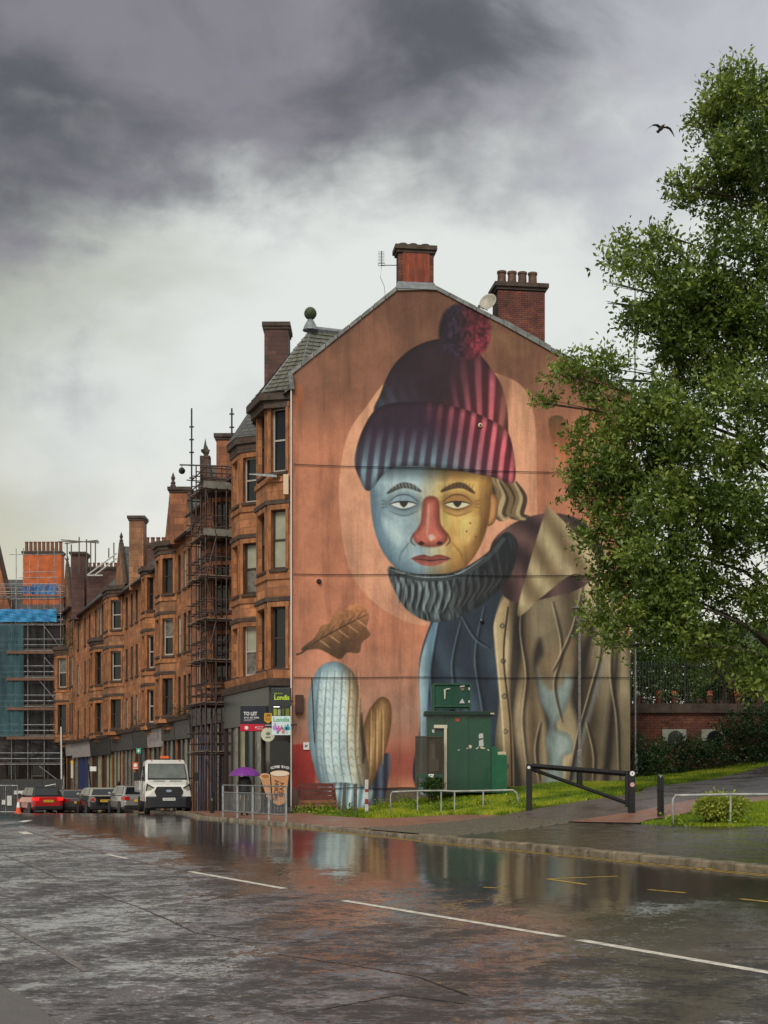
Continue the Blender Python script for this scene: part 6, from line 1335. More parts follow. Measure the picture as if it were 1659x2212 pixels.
for (x, z, r_, c, nm) in ((-0.24, -0.08, 0.10, (0.45, 0.25, 0.62), 'a'), (-0.10, -0.16, 0.09, (0.6, 0.12, 0.4), 'b'), (0.02, -0.10, 0.06, (0.35, 0.12, 0.18), 'c'), (0.16, -0.12, 0.08, (0.10, 0.40, 0.48), 'd'), (0.26, -0.10, 0.09, (0.02, 0.28, 0.36), 'e'), (0.08, -0.25, 0.07, (0.55, 0.2, 0.12), 'f'), (-0.14, -0.27, 0.05, (0.05, 0.25, 0.4), 'g'), (0.22, -0.26, 0.06, (0.4, 0.62, 0.66), 'h')):
    mm = mat('printed_colour_' + nm, c, 0.4); MB().lathe([(0.001, 0), (r_, 0), (r_, 0.008), (0.001, 0.008)], (x, -0.010, z), 10, 'Y').box(x - r_ * 0.35, x + r_ * 0.35, -0.009, -0.001, z, z + r_ * 1.8).build('printed_item', mm, ls, world=False)
MB().tube((0.2, 0.06, 0.0), (0.5, 1.6, 0.1), 0.03).build('bracket', TRIMB, ls, world=False)
tl, w_, h_ = board('to_let_sign', 'navy to let board with a red strip along its foot', 'sign', 519, 586, 1524, 1580, 57.2, mat('board_navy', (0.012, 0.016, 0.032), 0.35), 0.05)
MB().box(-w_, w_ * 0.66, -0.012, -0.001, -h_ + 0.02, -h_ + 0.30).build('red_strip', mat('strip_red', (0.55, 0.004, 0.03), 0.4), tl, world=False)
text('TO LET', 0.20, (-0.22, -0.012, 0.19), INKW, tl, width=0.56, bold=0.006); text('0141 567 8396', 0.10, (-0.17, -0.012, 0.03), INKW, tl, width=0.62, bold=0.002)
MB().box(-0.49, -0.03, -0.010, -0.002, -0.055, -0.045).box(-0.49, -0.18, -0.010, -0.002, -0.10, -0.09).build('small_print', INKW, tl, world=False)
text('GRAHAM', 0.07, (0.18, -0.02, -0.345), INKW, tl, width=0.26); text('SIBBALD', 0.07, (0.18, -0.02, -0.43), INKW, tl, width=0.26)
MB().lathe([(0.001, 0), (0.08, 0), (0.08, 0.01), (0.001, 0.01)], (-0.38, -0.024, -0.385), 8, 'Y').build('rosette', INKW, tl, world=False); MB().hexa([(0.0, -0.022, -0.41), (0.05, -0.022, -0.36), (0.0, -0.022, -0.33), (-0.03, -0.022, -0.38)], [(0.0, -0.014, -0.41), (0.05, -0.014, -0.36), (0.0, -0.014, -0.33), (-0.03, -0.014, -0.38)]).build('spark_logo', INKW, tl, world=False)
for x in (-0.5, 0.5): MB().tube((x, 0.05, 0), (x, 1.3, 0.02), 0.025).build('bracket', TRIMB, tl, world=False)
cs_, w_, h_ = board('collection_sign', 'black sign with gold shield, the word collect and a pale round disc below', 'sign', 570, 588, 1540, 1570, 54.9, FA, 0.05)
GOLD = mat('shield_gold', (0.62, 0.30, 0.02), 0.4)
MB().extrude([(-0.15, -0.012, 0.26), (0.15, -0.012, 0.26), (0.15, -0.012, -0.04), (0.0, -0.012, -0.14), (-0.15, -0.012, -0.04)], (0, 0.01, 0)).build('shield', GOLD, cs_, world=False)
text('UPS', 0.12, (0, -0.016, 0.17), FA, cs_, width=0.2, bold=0.004); text('Access', 0.07, (0, -0.016, 0.07), FA, cs_, width=0.2); text('Point', 0.07, (0, -0.016, 0.0), FA, cs_, width=0.2); text('collect', 0.09, (0, -0.016, -0.21), INKW, cs_, width=0.26)
MB().lathe([(0.001, 0), (0.28, 0), (0.28, 0.04), (0.001, 0.04)], (0.0, 0.0, -0.58), 20, 'Y').build('disc', mat('disc_cream', (0.55, 0.56, 0.44), 0.4), cs_, world=False)
MB().ball((0.0, -0.004, -0.54), 0.09, 8, 0.8, 1, 0.12).box(-0.10, 0.10, -0.008, -0.001, -0.72, -0.66).build('disc_picture', mat('disc_print', (0.16, 0.18, 0.12), 0.5), cs_, world=False)
MB().tube((0.1, 0.05, 0), (0.3, 1.0, 0), 0.02).tube((0, 0.0, -0.3), (0, 0.0, -0.33), 0.02).build('bracket', TRIMB, cs_, world=False)
for k_, (u0, u1, v0, v1, cc) in enumerate(((591, 598, 1531, 1546, (0.35, 0.45, 0.03)), (600, 606, 1532, 1546, (0.55, 0.58, 0.45)), (609, 614, 1531, 1546, (0.2, 0.3, 0.05)), (617, 625, 1531, 1547, (0.50, 0.55, 0.05)))):
    A_, B_ = W(u0, v1, 56.0), W(u1, v0, 56.0); MB().box(A_.x, B_.x, 55.98, 56.0, A_.z, B_.z).build('window_poster', mat('poster_tone_%d' % k_, cc, 0.4), b1)
A_, B_ = W(591, 1527.5, 55.9), W(604, 1525.5, 55.9); MB().box(A_.x, B_.x, 55.88, 55.9, A_.z, B_.z).build('strip_lamp', mat('strip_lamp_glow', (0.8, 0.8, 0.8), 0.4, emit=((1, 0.95, 0.85), 1.5)), b1)
# coffee board
cb_ = thing('coffee_sign', 'pavement sign cut out as two paper cups lettered Smokin Bean, Coffee to go', 'pavement sign', tuple(G(600, 1757, 0.1)))
cy = cb_.location.y; cx0 = cb_.location.x; sc_ = cy / FPX
def cl(u, v, d=0.0): return Vector(((u - CX) * sc_ - cx0, d, CAMZ + (HY - v) * sc_ - 0.1))
KR = mat('cup_kraft', (0.55, 0.27, 0.12), 0.5, var=0.12, vscale=3); CR = mat('cup_rim_cream', (0.70, 0.52, 0.34), 0.45); FO = mat('foam_cream', (0.72, 0.60, 0.46), 0.5); COF = mat('coffee_brown', (0.40, 0.16, 0.03), 0.3)
MB().extrude([cl(u, v, 0.02) for u, v in ((582, 1667), (586, 1652), (626, 1656), (628, 1668), (626, 1690), (624, 1740), (585, 1742), (580, 1720), (569, 1700))], (0, 0.05, 0)).build('backing', BLACK, cb_, world=False)
MB().extrude([cl(*q) for q in ((585, 1671), (624, 1671), (617, 1734), (602, 1740), (590, 1734))], (0, 0.02, 0)).build('front_cup', KR, cb_, world=False)
def oval(u, v, ru, rv, d, m, nm): MB().extrude([cl(u + ru * math.cos(k * math.pi / 12), v + rv * math.sin(k * math.pi / 12), d) for k in range(24)], (0, 0.012, 0)).build(nm, m, cb_, world=False)
oval(604.5, 1671, 21, 6.6, -0.014, CR, 'cup_rim'); oval(604.5, 1671.5, 18.5, 5.2, -0.028, FO, 'milk_foam')
MB().extrude([cl(*q, 0.012) for q in ((562, 1679), (583, 1676), (586, 1728), (576, 1722))], (0, 0.02, 0)).build('rear_cup', KR, cb_, world=False)
MB().extrude([cl(572 + 11.5 * math.cos(k * math.pi / 12), 1677 + 6.5 * math.sin(k * math.pi / 12) - 0.15 * 0, 0.004) for k in range(24)], (0, 0.01, 0)).build('rear_rim', CR, cb_, world=False); MB().extrude([cl(573 + 9 * math.cos(k * math.pi / 12), 1677 + 4.6 * math.sin(k * math.pi / 12), -0.006) for k in range(24)], (0, 0.009, 0)).build('coffee', COF, cb_, world=False)
INKB = mat('lettering_brown', (0.10, 0.035, 0.015), 0.5)
text("SMOKIN'", 0.24, cl(597.5, 1707, -0.006), INKB, cb_, roll=R(86), width=0.82, bold=0.005)
text('BEAN', 0.24, cl(608.5, 1706, -0.006), INKB, cb_, roll=R(86), width=0.56, bold=0.005)
for i, ch in enumerate('COFFEE TO GO'):
    if ch == ' ': continue
    f_ = (i - 5.5) / 5.5; text(ch, 0.13, cl(604.5 + f_ * 17.5, 1656.5 + 2.6 * f_ * f_, 0.005), INKW, cb_, roll=-f_ * R(15), bold=0.004)
MB().extrude([cl(560, 1753, -0.35), cl(630, 1753, -0.35), cl(626, 1744, 0.1), cl(570, 1744, 0.1)], (0, 0, -0.06)).box(-0.6, 0.6, -0.3, 0.3, 0.0, 0.05).build('base', BLACK, cb_, world=False)
for u in (590, 619): MB().tube(cl(u, 1742, 0.03), cl(u, 1750, 0.03), 0.03).build('foot_post', BLACK, cb_, world=False)
# alarm box, number plate on wall, letter boxes
o = thing('wall_box', 'sooty brown box fixed on the gable beside the shop sign', 'box', tuple(gab(t_of(645), 4.4, 0.0))); q = pmat(o).translation
MB().hexa([gab(t_of(637.5), 4.1, 0.001), gab(t_of(655), 4.1, 0.001), gab(t_of(655), 4.1, 0.22), gab(t_of(637.5), 4.1, 0.22)], [gab(t_of(637.5), 4.88, 0.001), gab(t_of(655), 4.88, 0.001), gab(t_of(655), 4.88, 0.2), gab(t_of(637.5), 4.88, 0.2)]).build('casing', mat('box_brown', (0.085, 0.03, 0.018), 0.6, var=0.4), o, bevel=0.02)
MB().hexa([gab(t_of(640), 4.16, 0.22), gab(t_of(653), 4.16, 0.22), gab(t_of(653), 4.16, 0.235), gab(t_of(640), 4.16, 0.235)], [gab(t_of(640), 4.82, 0.2), gab(t_of(653), 4.82, 0.2), gab(t_of(653), 4.82, 0.215), gab(t_of(640), 4.82, 0.215)]).build('lid', mat('lid_brown', (0.06, 0.022, 0.014), 0.5), o)
o = thing('wall_sign', 'small white square plate lettered PE on the gable above the bench', 'sign', tuple(gab(t_of(661.5), 2.8, 0.02)), math.atan2(EG.y, EG.x))
MB().box(-0.12, 0.12, -0.03, 0.0, -0.15, 0.15).build('plate', WHITE, o, world=False); text('PE', 0.15, (0, -0.036, 0.0), INK, o, roll=R(90), width=0.10, bold=0.004)
o = thing('wall_light', 'small round black fitting on the gable left of the figure', 'light fitting', tuple(gab(t_of(689), 9.6, 0.0)), math.atan2(EG.y, EG.x))
p_ = zt(689, 1256); o.location = gab(p_[0], p_[1], 0.0); MB().lathe([(0.09, -0.001), (0.09, -0.10), (0.06, -0.16), (0.001, -0.16)], (0, 0, 0), 12, 'Y').build('body', BLACK, o, world=False); MB().lathe([(0.11, -0.002), (0.11, -0.02), (0.09, -0.02)], (0, 0, 0), 12, 'Y').build('collar', SOOT, o, world=False)
for (u, v, lab) in ((1037, 919, 'tiny pale wall fitting on the painted hat cuff'), (1041, 1342, 'tiny dark wall fitting on the painted jacket')):
    p_ = zt(u, v); o = thing('wall_fitting', lab, 'light fitting', tuple(gab(p_[0], p_[1], 0.0)), math.atan2(EG.y, EG.x)); MB().lathe([(0.09, -0.001), (0.09, -0.06), (0.04, -0.08), (0.001, -0.08)], (0, 0, 0), 12, 'Y').build('body', CR if v < 1000 else BLACK, o, world=False); MB().lathe([(0.04, -0.081), (0.04, -0.10), (0.001, -0.10)], (0, 0, 0), 8, 'Y').build('core', BLACK, o, world=False)
# street light on the corner, cream box above it
o = thing('street_light', 'grey arm street lamp reaching left from the corner tenement', 'street lamp', tuple(W(612, 1032, 57.0)))
MB().path([W(615, 1034, 57.2), W(597, 1030, 57), W(575, 1027, 57)], 0.03).build('arm', AL, o); MB().add([tuple(W(u, v, 57 + d)) for u, v, d in ((538, 1023, 0), (575, 1023.5, -0.14), (598, 1026, -0.1), (598, 1031, -0.1), (575, 1029, -0.14), (538, 1025, 0), (575, 1023.5, 0.14), (598, 1026, 0.1), (598, 1031, 0.1), (575, 1029, 0.14))],
    [(0, 1, 4, 5), (1, 2, 3, 4), (0, 5, 9, 6), (6, 9, 8, 7), (0, 6, 1), (1, 6, 7, 2), (5, 4, 9), (4, 3, 8, 9), (2, 7, 8, 3)]).build('lantern', STEEL, o)
MB().box(*(lambda a, b: (a.x, b.x, 56.75, 56.95, a.z, b.z))(W(613, 1070, 57), W(624, 1027, 57))).build('gear_box', CR, o)
o = thing('catenary_lamp', 'round black lamp hanging from a long bar left of the tenements', 'street lamp', tuple(W(392, 1003, 66)))
MB().tube(W(388, 1004, 66), W(520, 1008, 66), 0.035).build('bar', BLACK, o); MB().tube(W(393, 1004, 66), W(393, 1010, 66), 0.02).build('stem', BLACK, o)
MB().ball(tuple(W(393, 1017, 66)), 0.16, 12).build('globe', BLACK, o)
# orange and green small shop signs down the street
o, w_, h_ = board('shop_sign', 'small orange projecting sign with a white emblem left of the truck', 'shop sign', 286, 299, 1647, 1662, 66, mat('sign_orange', (0.65, 0.08, 0.01), 0.4)); MB().lathe([(0.05, 0), (0.09, 0), (0.09, 0.01), (0.05, 0.01)], (0, -0.012, 0.03), 12, 'Y').box(-0.02, 0.02, -0.011, -0.001, 0.0, 0.07).box(-0.12, 0.12, -0.011, -0.001, -0.13, -0.10).build('emblem', INKW, o, world=False)
o, w_, h_ = board('shop_sign', 'small green projecting sign beside the orange one', 'shop sign', 294, 305, 1616, 1628, 74, mat('sign_teal', (0.02, 0.30, 0.2), 0.4)); MB().box(-0.03, 0.03, -0.011, -0.001, -0.08, 0.09).box(-0.08, 0.08, -0.0105, -0.0015, -0.02, 0.03).build('cross', INKW, o, world=False)
o, w_, h_ = board('street_name_sign', 'small white sign on a leaning dark pole behind the black car', 'sign', 194, 208, 1656, 1666, 84, WHITE); MB().tube((-0.28, 0, 0.3), (-0.02, 0.02, -2.2), 0.04).build('pole', BLACK, o, world=False)
o, w_, h_ = board('banner', 'tall narrow yellow and white banner beside the blue shutter', 'banner', 153, 158, 1643, 1681, 100, mat('banner_cream', (0.55, 0.50, 0.36), 0.5)); MB().box(-w_, w_, -0.012, -0.001, h_ * 0.6, h_).build('yellow_head', PLY, o, world=False)
# text on far fascia
for (s0, z, s_, wd) in ((28.8, 3.95, 'TECHNICUM', 3.2),):
    p_ = F(s0, 0.30, z); text(s_, 0.55, p_ - (b4 if s0 < 45 else b5).location, mat('lettering_grey', (0.35, 0.33, 0.32), 0.5), b4 if s0 < 45 else b5, rotz=math.atan2(-D3.y, -D3.x), width=wd)
# dark pole by the truck
o = thing('dark_pole', 'thin dark pole rising from the pavement right of the truck', 'pole', tuple(G(458, 1757, 0.1))); q = o.location
MB().tube((0, 0, 0), (0, 0, 3.7), 0.05).build('shaft', BLACK, o, world=False); MB().lathe([(0.09, 0), (0.09, 0.5), (0.06, 0.6)], (0, 0, 0.004), 10).build('base', BLACK, o, world=False)
# guard rail by the kerb
gr = thing('guard_rail', 'galvanised pedestrian barrier at the kerb before the shop', 'barrier', tuple(G(520, 1765, 0.1)))
ya, yb = 50.2, 44.6; pa = Vector((kerb_x(ya) + 0.45, ya, 0.1)); pb = Vector((kerb_x(yb) + 0.42, yb, 0.1)); npan = 4; hh = 1.05
for k in range(npan + 1):
    q = pa.lerp(pb, k / npan); MB().box(q.x - 0.03, q.x + 0.03, q.y - 0.03, q.y + 0.03, 0.02, 0.1 + hh + 0.08).build('post', STEEL, gr)
for k in range(npan):
    a, b_ = pa.lerp(pb, k / npan), pa.lerp(pb, (k + 1) / npan)
    for z in (0.22, hh - 0.16, hh + 0.10): MB().tube(a + UP * z, b_ + UP * z, 0.024, n=6).build('rail', STEEL, gr)
    for j in range(1, 12): q = a.lerp(b_, j / 12); MB().tube(q + UP * 0.22, q + UP * (hh - 0.16), 0.008, n=5).build('bar', STEEL, gr)
# stacked slatted benches against the gable
bn = thing('slatted_bench', 'dark red slatted timber bench frame leaning on the gable foot', 'bench', tuple(W(687, 1745, 55.9)))
SL = mat('slat_red_brown', (0.12, 0.022, 0.014), 0.5, var=0.5, vscale=5, bump=0.3); SLO = mat('slat_worn_brown', (0.20, 0.075, 0.03), 0.6, var=0.4, vscale=5, bump=0.3)
vs_ = [1692, 1701, 1710, 1719, 1728, 1737, 1744]
for k in range(6):
    A, Bp = W(643 + k * 0.5, vs_[k + 1] - 1.6, 55.9 - 0.05 * k), W(722 - (k == 0) * 4 + k * 0.6, vs_[k], 55.9 - 0.05 * k); MB().box(A.x, Bp.x, A.y, A.y + 0.05, A.z, Bp.z).build('slat', SL if k < 4 else SLO, bn)
for u in (648, 683, 719): MB().tube(W(u, 1694, 56.05), W(u, 1750, 55.6), 0.04, n=6).build('upright', SL, bn)
MB().hexa([W(720, 1748, 55.7), W(731, 1748, 55.7), W(731, 1748, 56.1), W(720, 1748, 56.1)], [W(720, 1696, 56), W(723, 1696, 56), W(723, 1696, 56.2), W(720, 1696, 56.2)]).build('side_frame', SL, bn)
# leaning posts
WD = mat('weathered_wood', (0.10, 0.085, 0.07), 0.75, var=0.4, vscale=6, bump=0.4)
for (u0, u1, v0, v1, lab) in ((741, 745, 1752, 1690, 'leftmost of three short posts, grey timber, leaning right'), (767, 768, 1754, 1692, 'middle of three short posts, grey timber, upright')):
    p0, p1 = W(u0, v0, 53.2), W(u1, v1, 53.2); z0 = TZ(p0.x, p0.y) - 0.05; o = thing('timber_post', lab, 'post', (p0.x, p0.y, z0), 0, 'short posts before the gable')
    MB().hexa([(-0.07, -0.05, 0), (0.07, -0.05, 0), (0.07, 0.05, 0), (-0.07, 0.05, 0)], [(p1.x - p0.x - 0.06, -0.05, p1.z - z0 - 0.04), (p1.x - p0.x + 0.06, -0.05, p1.z - z0), (p1.x - p0.x + 0.06, 0.05, p1.z - z0), (p1.x - p0.x - 0.06, 0.05, p1.z - z0 - 0.04)]).build('shaft', WD, o, world=False)
    MB().box(-0.075, 0.075, -0.055, 0.055, 0.02, 0.10).build('foot_band', SOOT, o, world=False)
p0 = W(792, 1752, 53.0); z0 = TZ(p0.x, p0.y) - 0.05; o = thing('striped_post', 'red and white banded short post, rightmost of three', 'post', (p0.x, p0.y, z0), 0, 'short posts before the gable')
ztop_ = W(0, 1684, 53).z - z0; bands = [0, 0.10, 0.42, 0.62, 0.88, 1.0, ztop_]
for k, (a, b_) in enumerate(zip(bands, bands[1:])): MB().hexa([(-0.065, -0.05, a), (0.065, -0.05, a), (0.065, 0.05, a), (-0.065, 0.05, a)], [(-0.065, -0.05, b_), (0.065, -0.05, b_), (0.065, 0.05, b_), (-0.065, 0.05, b_)]).build('red_band' if k % 2 == 0 else 'white_band', mat('post_red', (0.32, 0.02, 0.015), 0.45, var=0.3) if k % 2 == 0 else mat('post_white', (0.55, 0.53, 0.5), 0.45, var=0.2), o, world=False)

# ------------------------------------------------------------------ green substation
KG = mat('kiosk_green', (0.006, 0.075, 0.035), 0.3, col2=(0.012, 0.045, 0.026), vscale=0.9, coat=0.3, bump=0.05); KG2 = mat('kiosk_green_side', (0.008, 0.11, 0.05), 0.35, var=0.2); KD = mat('kiosk_dark', (0.005, 0.03, 0.018), 0.4)
kk = thing('substation_kiosk', 'large green steel electricity kiosk with torn stickers in front of the mural', 'electricity kiosk', tuple(W(1000, 1704, 55.8)))
y0, y1 = 55.0, 56.55
def kbox(nm, u0, u1, v0, v1, ya, yb_, m, bev=0.0, dv=0.0):
    A, Bp = W(u0, v1, ya), W(u1, v0, ya); return MB().box(A.x, Bp.x, ya, yb_, A.z, Bp.z).build(nm, m, kk, bevel=bev)
kb = kbox('body', 922, 1060, 1545, 1712, y0, y1, KG)
kbox('roof_slab', 917, 1067, 1536, 1544.6, y0 - 0.15, y1, KD, 0.01)
A0, A1 = W(1060.3, 1712, y0 + 0.1), W(1095, 1615, y0 + 0.1); A2 = W(1068, 1612, y0 + 0.1)
MB().extrude([(A0.x, y0 + 0.1, A0.z), (A1.x, y0 + 0.1, A0.z), (A1.x, y0 + 0.1, W(0, 1634, y0).z), (A2.x, y0 + 0.1, A2.z), (A0.x, y0 + 0.1, A2.z)], (0, 1.2, 0)).build('side_cabinet', KG2, kk)
for u in (961, 1012): kbox('door_seam', u, u + 0.9, 1548, 1706, y0 - 0.006, y0 - 0.0005, KD)
for (u0, u1, v0, v1, mm) in ((932, 934, 0, 0, None),): pass
# upper cage on top
cg = [(937, 1016, 1476, 1535)]
for (u0, u1, v0, v1) in cg:
    A, Bp = W(u0, v1, 55.2), W(u1, v0, 55.2); yb2 = 56.1
    for (x, y) in ((A.x, 55.2), (Bp.x, 55.2), (A.x, yb2), (Bp.x, yb2)): MB().box(x - 0.03, x + 0.03, y - 0.03, y + 0.03, A.z, Bp.z).build('cage_post', KG, kk)
    for z in (A.z + 0.18, Bp.z - 0.03): 
        for y in (55.2, yb2): MB().box(A.x + 0.03, Bp.x - 0.03, y - 0.025, y + 0.025, z - 0.03, z + 0.03).build('cage_rail', KG, kk)
    cgm = net_mat('green_mesh', (0.006, 0.06, 0.03), (0.006, 0.10, 0.05), 0.66)
    MB().box(A.x + 0.03, Bp.x - 0.03, 55.24, 55.25, A.z + 0.05, Bp.z - 0.05).build('cage_mesh', cgm, kk)
    MB().box(A.x + 0.65, A.x + 0.85, 55.4, 56.0, A.z, Bp.z).build('cage_post', KD, kk)
TORN = mat('torn_sticker', (0.50, 0.50, 0.52), 0.6); TORNC = mat('torn_sticker_cream', (0.55, 0.48, 0.34), 0.6)
def blob(pts, m, nm='torn_sticker', y=y0): MB().extrude([W(u, v, y - 0.006) for u, v in pts], (0, 0.005, 0)).build(nm, m, kk)
z5 = lambda zx, zy: (929 + zx * 0.1380, 1446.6 + zy * 0.1380)
for pts, m, y in (([(757, 1040), (775, 1000), (828, 997), (835, 1070), (800, 1072), (770, 1082)], TORN, y0), ([(765, 1110), (830, 1088), (840, 1190), (800, 1205), (765, 1195)], TORN, y0), ([(780, 1210), (830, 1208), (872, 1232), (830, 1242), (795, 1235)], TORNC, y0), ([(598, 1190), (620, 1175), (652, 1185), (655, 1215), (630, 1235), (600, 1220)], TORNC, y0), ([(432, 1250), (468, 1252), (455, 1268), (440, 1266)], TORN, y0), ([(890, 1248), (915, 1245), (930, 1265), (915, 1272)], TORN, y0), ([(572, 1225), (592, 1222), (594, 1240), (574, 1243)], TORN, y0), ([(710, 1235), (760, 1205), (768, 1212), (735, 1245)], TORN, y0), ([(30, 935), (68, 940), (66, 990), (34, 984)], TORN, y0),
                  ([(455, 525), (505, 450), (545, 525)], TORN, 55.2), ([(465, 255), (540, 245), (542, 265), (468, 275)], TORN, 55.2), ([(475, 285), (540, 280), (530, 330), (490, 330)], mat('sticker_brown', (0.2, 0.12, 0.06), 0.6), 55.2), ([(245, 295), (315, 288), (312, 305), (248, 315)], TORN, 55.2), ([(215, 310), (248, 300), (240, 460), (222, 460)], TORNC, 55.2), ([(598, 280), (626, 280), (622, 320), (600, 320)], TORN, 55.17), ([(598, 480), (626, 480), (622, 520), (600, 520)], TORN, 55.17)):
    blob([z5(*q) for q in pts], m, y=y)
blob([z5(945, 675), z5(1005, 675), z5(1005, 698), z5(945, 698)], TORNC, 'label_plate', y0 - 0.15); blob([z5(1060, 1285), z5(1188, 1280), z5(1188, 1328), z5(1060, 1330)], TORNC, 'label_plate', y0 + 0.1)
blob([z5(398, 760), z5(460, 760), z5(460, 810), z5(398, 810)], mat('warning_red', (0.45, 0.06, 0.03), 0.5), 'warning_label')
# white pipe
MB().box(*(lambda a, b: (a.x, b.x, y0 - 0.12, y0 - 0.01, a.z, b.z))(W(937, 1573, y0), W(966, 1566, y0))).box(*(lambda a, b: (a.x, b.x, y0 - 0.119, y0 - 0.011, a.z, b.z))(W(959, 1710, y0), W(965, 1572.9, y0))).build('white_conduit', mat('conduit_cream', (0.60, 0.56, 0.44), 0.5, var=0.15), kk)
# open meter cage left of the kiosk
mc = thing('meter_cage', 'dark mesh-fronted meter cupboard standing open left of the green kiosk', 'cabinet', tuple(W(932, 1706, 54.6)))
ym = 54.5
def mbox(nm, u0, u1, v0, v1, ya, yb_, m): A, Bp = W(u0, v1, ya), W(u1, v0, ya); return MB().box(A.x, Bp.x, ya, yb_, A.z, Bp.z).build(nm, m, mc)
BRN = mat('cage_brown', (0.06, 0.045, 0.03), 0.55, var=0.4)
for (u0, u1, v0, v1) in ((897, 900, 1590, 1715), (914, 916, 1590, 1712), (956, 958, 1590, 1712)): mbox('cage_post', u0, u1, v0, v1, ym, ym + 0.06, BRN)
for (v0, v1) in ((1590, 1592.5), (1672, 1680)): mbox('cage_rail', 900.1, 955.9, v0, v1, ym + 0.002, ym + 0.05, KG if v0 > 1600 else BRN)
mbox('cage_mesh', 900, 956, 1592, 1672, ym + 0.02, ym + 0.03, net_mat('brown_mesh', (0.05, 0.04, 0.03), (0.09, 0.07, 0.05), 0.45))
mbox('meter_box', 928, 948, 1598, 1666, ym + 0.12, ym + 0.4, mat('meter_box_buff', (0.34, 0.27, 0.18), 0.6, var=0.2)); mbox('meter_face', 932, 939, 1608, 1640, ym + 0.10, ym + 0.118, mat('meter_face_pale', (0.5, 0.46, 0.38), 0.4)); mbox('vent', 941, 950, 1600, 1640, ym + 0.10, ym + 0.119, BRN)
mbox('label_plate', 926, 937, 1672, 1679, ym - 0.02, ym - 0.001, WHITE); mbox('back_panel', 900, 956, 1592, 1700, ym + 0.5, ym + 0.52, net_mat('grey_mesh', (0.06, 0.07, 0.06), (0.1, 0.1, 0.08), 0.5))

# ------------------------------------------------------------------ railings, gate, bollard, lamp
RAILM = mat('rail_grey', (0.38, 0.39, 0.37), 0.5, var=0.35, vscale=4)
def low_rail(label, pts_px, y_of, h, ends, r_=0.035, posts=()):
    pts3 = []
    for u in pts_px: y = y_of(u); x = (u - CX) / FPX * y; pts3.append(Vector((x, y, TZ(x, y))))
    o = thing('low_railing', label, 'railing', tuple(pts3[0])); tops = [p + UP * h(k / (len(pts3) - 1)) for k, p in enumerate(pts3)]
    pth = list(tops)
    if ends[0]: pth = [pts3[0] - Vector((0.10, 0, 0.1)), pts3[0] + Vector((-0.10, 0, h(0) - 0.14)), pts3[0] + Vector((-0.04, 0, h(0) - 0.03))] + pth[1:]
    if ends[1]: pth = pth[:-1] + [pts3[-1] + Vector((-0.08, 0, h(1) - 0.01)), pts3[-1] + Vector((0.05, 0, h(1) - 0.12)), pts3[-1] + Vector((0.10, 0, h(1) - 0.3)), pts3[-1] + Vector((0.10, 0, -0.1))]
    MB().path(pth, r_, 8).build('top_rail', RAILM, o, smooth=True)
    for k, (p, q) in enumerate(zip(pts3, tops)):
        if (k == 0 and ends[0]) or (k == len(pts3) - 1 and ends[1]): continue
        MB().tube(p - UP * 0.1, q, r_ * 0.85).build('post', RAILM, o)
    return o
vt = lambda v, y: CAMZ + (HY - v) / FPX * y
def hof(us, yof, v0, v1):
    def f(t_):
        u = us[0] + (us[-1] - us[0]) * t_; y = yof(u); x = (u - CX) / FPX * y; return vt(v0 + (v1 - v0) * t_, y) - TZ(x, y)
    return f
usL = [850, 902, 953, 982, 1044, 1113]; yl = lambda u: 51.5 - (u - 850) * 0.008
low_rail('grey low tubular railing on the grass before the green kiosk', usL, yl, hof(usL, yl, 1709, 1706), (True, True), 0.034)
usR = [1462, 1578, 1694, 1810]; yr = lambda u: 38.2
low_rail('grey low tubular railing at right, a yellow-green shrub growing behind it', usR, yr, hof(usR, yr, 1716, 1716), (True, False), 0.036)
gt = thing('height_gate', 'black steel barrier gate with a diagonal brace across the path', 'gate', tuple(W(1360, 1765, 42.5)))
pl0, pr0 = W(1143, 1747, 45.5), W(1360, 1766, 42.5); zl, zr_ = vt(1650, 45.5), vt(1665, 42.5)
MB().box(pl0.x - 0.09, pl0.x + 0.09, 45.41, 45.59, TZ(pl0.x, 45.5) - 0.15, zl).build('post', BLACK, gt, bevel=0.01)
MB().box(pr0.x - 0.04, pr0.x + 0.15, 42.38, 42.62, TZ(pr0.x, 42.5) - 0.15, zr_).build('post', BLACK, gt, bevel=0.01)
MB().box(pr0.x - 0.13, pr0.x - 0.045, 42.42, 42.58, TZ(pr0.x, 42.5) + 0.22, zr_ - 0.0).build('hinge_tube', BLACK, gt)
def sq(a, b_, r_): return MB().tube(a, b_, r_, n=4)
sq(Vector((pl0.x + 0.09, 45.45, zl - 0.07)), Vector((pr0.x - 0.1, 42.5, zr_ - 0.09)), 0.085).build('top_bar', BLACK, gt)
sq(Vector((pl0.x + 0.09, 45.44, zl - 0.18)), Vector((pr0.x - 0.1, 42.5, zr_ - 0.98)), 0.06).build('diagonal_brace', BLACK, gt)
for (v, mm, rr) in ((1671, WHITE, 0.075), (1695, mat('disc_pink', (0.6, 0.35, 0.35), 0.4), 0.07)):
    dk = MB().lathe([(0.001, 0), (rr, 0), (rr, 0.012), (0.001, 0.012)], (pr0.x + 0.06, 42.366, vt(v, 42.37)), 16, 'Y').build('disc', mm, gt)
text('4', 0.08, Vector((pr0.x + 0.06, 42.36, vt(1671, 42.36))) - gt.location, INK, gt)
MB().lathe([(0.001, 0), (0.05, 0), (0.05, 0.012), (0.001, 0.012)], (pl0.x - 0.02, 45.395, zl - 0.12), 12, 'Y').build('disc', WHITE, gt)
q = W(1427, 1767, 41.5); zb_ = TZ(q.x, q.y); bo = thing('bollard', 'black round bollard with two raised rings between gate and railing', 'bollard', (q.x, q.y, zb_ - 0.05))
hb = vt(1675, 41.5) - zb_ + 0.05
